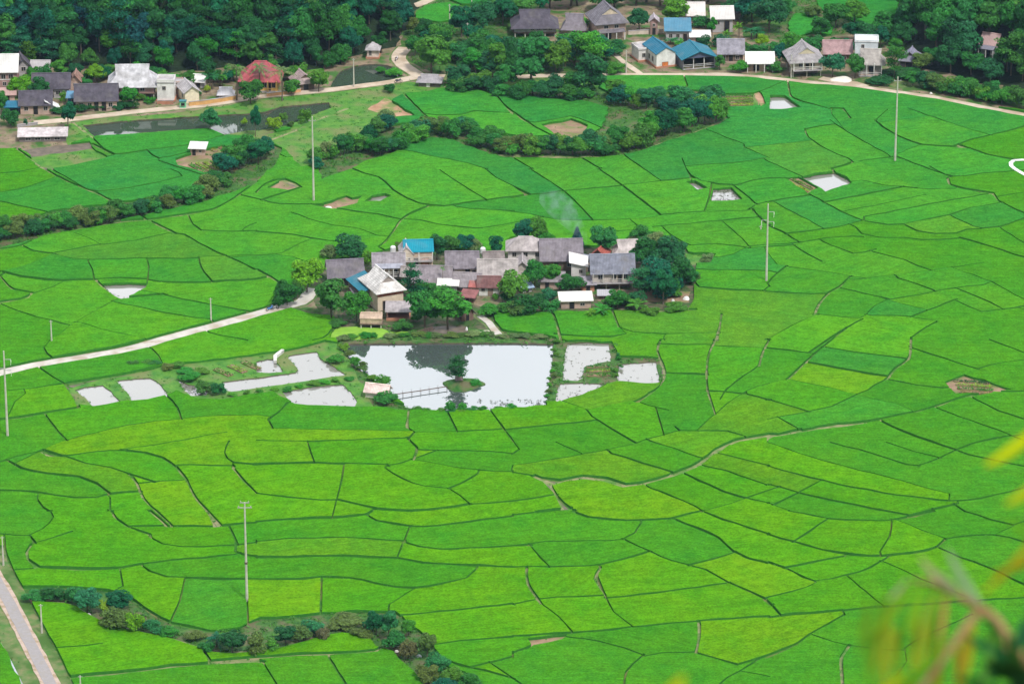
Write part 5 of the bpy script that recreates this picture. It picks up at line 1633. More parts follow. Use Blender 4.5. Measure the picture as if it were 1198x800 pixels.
# two straw figures / stakes and motorbikes parked on the roads
def motorbike(u, v, rz, label, col):
    p = W0(u, v, .1); t = empty('motorbike', p, rz); tag(t, label, 'motorbike')
    for x in (-.62, .62):
        m = MB(); N = 14
        for i in range(N):
            a0, a1 = 2 * math.pi * i / N, 2 * math.pi * (i + 1) / N
            m.tube([(x + .27 * math.cos(a0), 0, .3 + .27 * math.sin(a0)), (x + .27 * math.cos(a1), 0, .3 + .27 * math.sin(a1))], .05, 5)
        m.build('wheel', M['opening'], t)
    m = MB(); m.tube([(-.6, 0, .5), (-.2, 0, .45), (.2, 0, .5), (.5, 0, .85)], [.12, .17, .13, .09], 8); m.tube([(.62, 0, .3), (.5, 0, .9)], .05, 6); m.build('body', M['sheet'], t, col)
    m = MB(); m.box((-.3, 0, .74), (.75, .26, .1)); m.build('seat', M['opening'], t)
    m = MB(); m.tube([(.45, -.32, 1.0), (.48, 0, .96), (.45, .32, 1.0)], .025, 6); m.build('handlebar', M['steel'], t)
motorbike(316, 363, R(35), 'blue motorbike parked where the village path meets the hamlet', (.08, .25, .6))
motorbike(321, 361.5, R(20), 'white motorbike parked right of the blue one', (.7, .7, .75))
motorbike(466, 97, R(20), 'dark motorbike on the road below the green pond', (.05, .05, .08))
motorbike(464, 71, R(70), 'pale motorbike at the bend of the side lane', (.75, .7, .75))
# ------------------------------------------------------------------ vegetation prototypes (unit: height 1, copied with obj.copy())
def leaf_cards(pos, nrm, size, asp=1.0, rg=rng, bend=0.25):
    """one small bent leaf spray (two quads' worth of triangles) per position"""
    n = len(pos)
    nrm = nrm / (np.linalg.norm(nrm, axis=1, keepdims=True) + 1e-9)
    r = rg.normal(size=(n, 3))
    a = np.cross(nrm, r); a /= np.linalg.norm(a, axis=1, keepdims=True) + 1e-9
    b = np.cross(nrm, a)
    s = size * rg.uniform(0.6, 1.35, (n, 1))
    V = np.stack([pos - a * s * asp, pos - b * s * 0.7 - nrm * s * bend, pos + a * s * asp, pos + b * s * 0.7 - nrm * s * bend], 1).reshape(-1, 3)
    F = np.arange(4 * n).reshape(n, 4)
    return V, F

def mesh_np(name, V, F, smooth=False):
    me = bpy.data.meshes.new(name)
    me.from_pydata(V.tolist(), [], F.tolist())
    me.update()
    return me

def crown(name, seed, lobes, n, size, shape=(0.42, 0.42, 0.36), cz=0.62, up=0.5):
    rg = np.random.default_rng(seed)
    L = []
    for i in range(lobes):
        d = rg.normal(size=3); d /= np.linalg.norm(d); q = rg.uniform(0.45, 0.85)
        if d[2] < -0.5: d[2] *= 0.3
        L.append((np.array([d[0] * shape[0] * q, d[1] * shape[1] * q, cz + d[2] * shape[2] * q]), rg.uniform(0.30, 0.52) * shape[0]))
    L.append((np.array([0, 0, cz]), shape[0] * 0.5))
    P_, N_ = [], []
    for i in range(n):
        c, r = L[rg.integers(len(L))]
        d = rg.normal(size=3); d /= np.linalg.norm(d)
        if d[2] < -0.2 and rg.random() < 0.6: d[2] = abs(d[2])
        P_.append(c + d * r * rg.uniform(0.72, 1.08) * np.array([1, 1, 0.8])); N_.append(d + np.array([0, 0, up]) + rg.normal(size=3) * 0.35)
    V, F = leaf_cards(np.array(P_), np.array(N_), size, 1.0, rg)
    return mesh_np(name, V, F), L

def trunk(name, L, r=0.028, base=0.0, pale=False):
    m = MB()
    top = (0.01, 0.0, 0.62)
    m.tube([(0, 0, -0.02), (0.008, 0.01, 0.2), (0.0, 0.0, 0.42), top], [r, r * 0.8, r * 0.6, r * 0.25], 7)
    for i, (c, rr) in enumerate(L[:6]):
        z0 = 0.24 + 0.05 * i
        m.tube([(0, 0, z0), (c[0] * .5, c[1] * .5, (z0 + c[2]) / 2 + 0.02), tuple(c)], [r * 0.5, r * 0.33, r * 0.14], 5)
    return m.mesh(name)

PROTO = {}
def reg(kind, parts): PROTO.setdefault(kind, []).append(parts)    # parts: [(name, mesh, is_leaf)]
for s_ in range(5):
    c, L = crown('crown', 10 + s_, 17, 3200, 0.040, (0.42, 0.42, 0.43), 0.53)
    reg('broad', [('crown', c, 1), ('trunk', trunk('trunk', L), 0)])
for s_ in range(4):
    c, L = crown('crown', 30 + s_, 13, 2400, 0.042, (0.30, 0.30, 0.48), 0.52)
    reg('tall', [('crown', c, 1), ('trunk', trunk('trunk', L), 0)])
for s_ in range(4):
    c, L = crown('crown', 50 + s_, 14, 1900, 0.052, (0.55, 0.55, 0.42), 0.42, 0.7)
    reg('bush', [('crown', c, 1), ('trunk', trunk('trunk', L, 0.02), 0)])
for s_ in range(2):        # tiered, flat sprays with pale gaps
    rg = np.random.default_rng(70 + s_); P_, N_ = [], []; Ls = []
    for k in range(15):
        a = rg.uniform(0, 6.28); z = 0.3 + 0.65 * rg.random() ; q = (0.42 if z < .8 else .25) * rg.uniform(.3, 1)
        c = np.array([q * math.cos(a), q * math.sin(a), z]); Ls.append((c, .1))
        for i in range(150):
            d = rg.normal(size=3) * np.array([.105, .105, .022]); P_.append(c + d); N_.append(np.array([0, 0, 1]) + rg.normal(size=3) * .35)
    V, F = leaf_cards(np.array(P_), np.array(N_), .034, 1.0, rg)
    reg('tiered', [('crown', mesh_np('crown', V, F), 1), ('trunk', trunk('trunk', Ls), 0)])
# conifer-like slender dark tree
rg = np.random.default_rng(90); P_, N_ = [], []
for i in range(1800):
    z = rg.uniform(0.08, 1.0); r = (1.02 - z) ** .8 * 0.27 * rg.uniform(.5, 1.05); a = rg.uniform(0, 6.28)
    P_.append((r * math.cos(a), r * math.sin(a), z)); N_.append((math.cos(a), math.sin(a), .6))
V, F = leaf_cards(np.array(P_), np.array(N_), .036, 1.0, rg)
reg('spire', [('crown', mesh_np('crown', V, F), 1), ('trunk', trunk('trunk', [(np.array([.05, 0, .7]), .1)]), 0)])
# bamboo clump
for s_ in range(2):
    rg = np.random.default_rng(100 + s_); m = MB(); P_, N_ = [], []
    for k in range(16):
        a = rg.uniform(0, 6.28); r0 = rg.uniform(0, .05); lean = rg.uniform(.08, .38); h = rg.uniform(.7, 1)
        pts = [(r0 * math.cos(a) + lean * math.cos(a) * t ** 2, r0 * math.sin(a) + lean * math.sin(a) * t ** 2, h * (t - .12 * t ** 3)) for t in (0, .3, .6, .85, 1.05)]
        m.tube(pts, [.008, .007, .006, .004, .002], 5)
        for i in range(130):
            t = rg.uniform(.3, 1.05); P_.append(np.array([r0 * math.cos(a) + lean * math.cos(a) * t * t, r0 * math.sin(a) + lean * math.sin(a) * t * t, h * (t - .12 * t ** 3)]) + rg.normal(size=3) * .04); N_.append(rg.normal(size=3) + np.array([0, 0, .5]))
    V, F = leaf_cards(np.array(P_), np.array(N_), .034, 1.3, rg)
    reg('bamboo', [('foliage', mesh_np('foliage', V, F), 1), ('stems', m.mesh('stems'), 0)])
# palms: arching fronds with leaflets
def palm(seed, nfr, L, trunk_h, r, droop, wf=.2):
    rg = np.random.default_rng(seed); parts = []
    m = MB(); m.tube([(0, 0, -.02), (.02, .01, trunk_h * .5), (0, 0, trunk_h)], [r * 1.3, r, r * .8], 7)
    V, F = [], []
    for k in range(nfr):
        a = 6.28 * k / nfr + rg.uniform(-.2, .2); e = rg.uniform(.1, 1.2)
        prev = None
        for j in range(15):
            t = j / 14
            q = L * (t * math.cos(e * (1 - t * .3)))
            z = trunk_h + L * (math.sin(e) * t - droop * t * t)
            p = np.array([q * math.cos(a), q * math.sin(a), z])
            if j > 1:
                for sd_ in (-1, 1):
                    w = L * wf * math.sin(math.pi * min(1, t * .85 + .1))
                    side = np.array([-math.sin(a), math.cos(a), 0]) * sd_
                    tip = p + side * w + np.array([math.cos(a), math.sin(a), 0]) * w * .4 - np.array([0, 0, w * .55])
                    b = len(V); dl = (p - prev) * .42
                    V += [p - dl, p + dl, tip + dl * .3, tip - dl * .3]; F.append((b, b + 1, b + 2, b + 3))
            prev = p
    fm = mesh_np('fronds', np.array(V), np.array(F))
    return [('fronds', fm, 1), ('trunk', m.mesh('trunk'), 0)]
reg('palm', palm(3, 13, .40, .74, .02, .62, .15)); reg('palm', palm(4, 13, .42, .72, .02, .70, .15))
reg('areca', palm(5, 9, .22, .84, .013, .6))
reg('lowpalm', palm(6, 18, .62, .30, .05, .65))
# banana plants: broad torn blades
def banana(seed):
    rg = np.random.default_rng(seed); V, F = [], []
    m = MB()
    for s in range(3):
        bx, by = rg.uniform(-.2, .2, 2) if s else (0, 0); hh = rg.uniform(.35, .5)
        m.tube([(bx, by, 0), (bx, by, hh)], [.035, .022], 7)
        for k in range(7):
            a = rg.uniform(0, 6.28); e = rg.uniform(.5, 1.3); L = rg.uniform(.4, .58)
            for j in range(7):
                t0, t1 = j / 7, (j + .85) / 7
                def q(t, sd_):
                    r_ = L * t * math.cos(e * (1 - .45 * t)); z = hh + L * (math.sin(e) * t - .62 * t * t)
                    w = .085 * math.sin(math.pi * (t * .88 + .08)); return (bx + r_ * math.cos(a) - sd_ * w * math.sin(a), by + r_ * math.sin(a) + sd_ * w * math.cos(a), z - abs(sd_) * w * .45)
                b = len(V); V += [q(t0, -1), q(t1, -1), q(t1, 0), q(t0, 0), q(t0, 1), q(t1, 1)]
                F += [(b, b + 1, b + 2, b + 3), (b + 3, b + 2, b + 5, b + 4)]
    return [('blades', mesh_np('blades', np.array(V, float), np.array(F)), 1), ('stem', m.mesh('stem'), 0)]
for s_ in range(3): reg('banana', banana(200 + s_))
for k_, lst in PROTO.items():
    for parts in lst:
        for nm, me, lf in parts:
            me.materials.append(M['leaf'] if lf else M['bark'])

TONE = {'dk': (0.022, 0.125, 0.034), 'md': (0.038, 0.190, 0.032), 'gr': (0.060, 0.235, 0.028), 'yl': (0.150, 0.340, 0.018), 'ol': (0.095, 0.170, 0.040),
        'bl': (0.012, 0.125, 0.060), 'tl': (0.030, 0.180, 0.070), 'br': (0.085, 0.285, 0.025), 'lm': (0.26, 0.38, 0.03), 'pl': (0.13, 0.23, 0.08), 'nv': (0.010, 0.075, 0.075)}
KNAME = {'broad': 'broadleaf_tree', 'tall': 'tall_tree', 'bush': 'shrub', 'tiered': 'tiered_tree', 'spire': 'conifer', 'bamboo': 'bamboo_clump', 'palm': 'coconut_palm', 'areca': 'areca_palm', 'lowpalm': 'fan_palm', 'banana': 'banana_plant'}
KCAT = {'broad': 'tree', 'tall': 'tree', 'bush': 'shrub', 'tiered': 'tree', 'spire': 'tree', 'bamboo': 'bamboo', 'palm': 'palm', 'areca': 'palm', 'lowpalm': 'palm', 'banana': 'banana plant'}
FILLW = {'broad': 0.98, 'tall': 0.72, 'bush': 1.2, 'tiered': 1.0, 'spire': 0.55, 'bamboo': 0.95, 'palm': .85, 'areca': .55, 'lowpalm': 1.1, 'banana': 1.1}
tr_rng = random.Random(11)
ntree = 0
def plant(u, v, wpx, hpx, kind, tone, label, group=None, jit=0.12):
    """u, v: foot of the plant in the survey; wpx, hpx its width and height there"""
    global ntree
    p = W(u, v); k = FPX / (p - Vector((0, 0, CAM_H))).length
    h = hpx / (k * math.cos(PITCH)) ; w = 1.08 * wpx / k
    parts = tr_rng.choice(PROTO[kind])
    rz = tr_rng.uniform(0, 6.28)
    t = empty(KNAME[kind], p, rz)
    s = w / FILLW[kind]
    t.scale = (s, s, h)
    tag(t, label, KCAT[kind], group)
    c = TONE[tone] if isinstance(tone, str) else tone
    q = 1 + tr_rng.uniform(-jit, jit)
    for nm, me, lf in parts:
        o = bpy.data.objects.new(nm, me); COL.objects.link(o); o.parent = t
        o.color = (*(x * q for x in c), 1) if lf else (1, 1, 1, 1)
    ntree += 1
    return t

MARKS = [(-3, 100, 'the white roofed house'), (60, 112, 'the hidden dark farmhouse'), (113, 125, 'the long brick house'), (155, 112, 'the pale stilt house'), (194, 112, 'the white block house'),
         (226, 118, 'the pale yellow house'), (277, 110, 'the tall coconut palm'), (304, 102, 'the red roofed house'), (358, 104, 'the grey end hut'), (400, 92, 'the green pond'), (436, 66, 'the pond shrine'),
         (500, 98, 'the roadside hut'), (627, 40, 'the first stilt house'), (671, 40, 'the small grey house'), (715, 42, 'the tall hipped house'), (779, 70, 'the orange shuttered house'), (818, 76, 'the teal blue roof'),
         (845, 30, 'the open doorway house'), (890, 78, 'the low white roof'), (944, 84, 'the grey hipped house'), (1013, 80, 'the white columned house'), (1063, 78, 'the small blue grey house'), (1156, 62, 'the lone hillside house'),
         (231, 178, 'the field hut'), (50, 162, 'the livestock shed'), (367, 200, 'the tall left pole'), (660, 150, 'the bare earth plot'), (565, 130, 'the two upper paddies'), (470, 132, 'the red dirt plot'),
         (440, 460, 'the white pond hut'), (540, 447, 'the islet'), (498, 384, 'the bank side tree'), (570, 385, 'the concrete path end'), (745, 430, 'the small cell pond'), (685, 415, 'the square pond'),
         (370, 465, 'the front pond'), (330, 435, 'the middle pond'), (170, 455, 'the rounded left pond'), (175, 262, 'the stream crossing path'), (60, 225, 'the far left paddies'), (805, 95, 'the upper paddy strip'), (1047, 100, 'the tall right pole'), (80, 150, 'the road corner tree')]
TWORD = {'dk': 'dark green', 'md': 'mid green', 'gr': 'fresh green', 'yl': 'yellow green', 'ol': 'olive', 'bl': 'blue green', 'tl': 'teal green', 'br': 'bright green', 'lm': 'lime yellow', 'pl': 'pale green', 'nv': 'deep bluish'}
KWORD = {'broad': 'round tree', 'tall': 'tall tree', 'bush': 'shrub', 'tiered': 'layered tree'}
USED = set()
def spot(u, v, kind, tone, where, w):
    sz = 'small ' if w < .33 else ('large ' if w > .72 else '')
    first = None
    for m in sorted(MARKS, key=lambda q: math.hypot(q[0] - u, 1.6 * (q[1] - v)))[:5]:
        dx, dy = u - m[0], v - m[1]
        k = ('far above' if dy < -30 else 'above') if dy < -12 and abs(dy) * 1.2 > abs(dx) else ('below' if dy > 12 and dy * 1.2 > abs(dx) else ('left of' if dx < 0 else 'right of'))
        lb = f"{sz}{TWORD[tone]} {KWORD[kind]} {k} {m[2]}, {where}"
        if first is None: first = lb
        if lb not in USED: USED.add(lb); return lb
    return first

# --- belts of bushes along the streams: counted one by one, alike within a belt
def belt(pts, n, wr, hr, label, group, seed, kinds=('bush', 'bush', 'broad'), tones=('dk', 'md', 'md', 'md', 'gr', 'ol'), spread=5, free=False):
    r = random.Random(seed); Q = P('z', pts)
    seg = [math.dist(a, b) for a, b in zip(Q, Q[1:])]; tot = sum(seg)
    lst = []
    for i in range(n):
        s = tot * (i + r.uniform(.1, .9)) / n; k = 0
        while k < len(seg) - 1 and s > seg[k]: s -= seg[k]; k += 1
        a, b = Q[k], Q[k + 1]; t = s / seg[k]
        u, v = a[0] + (b[0] - a[0]) * t + r.uniform(-3, 3), a[1] + (b[1] - a[1]) * t + r.uniform(-spread, spread)
        pw = W(u, v); bad = False
        for (hu, hv, fw, fd, fr) in FOOT:
            c = W(hu, hv); q = R(fr); dx, dy = pw.x - c.x, pw.y - c.y
            lx, ly = dx * math.cos(q) + dy * math.sin(q), -dx * math.sin(q) + dy * math.cos(q)
            if abs(lx) < fw / 2 + 1.0 and -1.0 < ly < fd + 1.2: bad = True
        if not bad or free: lst.append((v, u))
    for v, u in sorted(lst):
        kd, tn, w = r.choice(kinds), r.choice(tones), r.uniform(*wr)
        plant(u, v, w, r.uniform(*hr), kd, tn, spot(u, v, kd, tn, label, (w - wr[0]) / (wr[1] - wr[0])), group, .2)

# --- forest on the hillsides: individual trees, back rows first
def forest(u0, u1, rows, group, label, seed, skip=None, wr=(26, 40), tones=('dk', 'dk', 'bl', 'bl', 'md', 'nv')):
    r = random.Random(seed)
    for v0, dv, n in rows:
        for i in range(n):
            u = u0 + (u1 - u0) * (i + r.uniform(.1, .9)) / n; v = v0(u) - dv + r.uniform(-4, 4)
            if skip and skip(u, v): continue
            w = r.uniform(*wr)
            kd, tn = r.choice(['broad', 'broad', 'tall', 'tiered']), r.choice(tones)
            plant(u, v, w, w * r.uniform(1.1, 1.5), kd, tn, spot(u, v, kd, tn, label, (w - wr[0]) / (wr[1] - wr[0])), group, .25)
bl = lambda u: float(np.interp(u, [p[0] for p in HB_L], [p[1] for p in HB_L]))
forest(-30, 470, [(bl, d, 20) for d in (78, 66, 54, 43, 33, 24, 14)], 'forest trees on the west hillside', 'in the hillside forest', 5,
       skip=lambda u, v: (424 < u < 449 and v > 42) or (u > 449 and v > 50))
forest(-30, 380, [(bl, d, 17) for d in (6, -1)], 'lower forest edge trees', 'at the forest edge', 6, wr=(18, 28), tones=('dk', 'bl', 'md', 'gr', 'tl'))
belt('0,86 60,94 120,92 200,98 260,94 330,98 372,92', 30, (18, 28), (14, 22), 'at the forest foot', 'shrubs at the foot of the forest', 40, kinds=('bush', 'broad'), tones=('dk', 'bl', 'md', 'gr'), spread=4)
br_ = lambda u: float(np.interp(u, [1052, 1075, 1110, 1150, 1198, 1300], [40, 62, 76, 86, 96, 106]))
forest(1056, 1215, [(br_, d, 7) for d in (88, 74, 62, 50, 38, 27, 15, 4)], 'trees on the right hand hillside', 'on the right slope', 8,
       skip=lambda u, v: (1134 < u < 1182 and 55 < v < 102), wr=(30, 44), tones=('dk', 'dk', 'md', 'bl', 'md'))

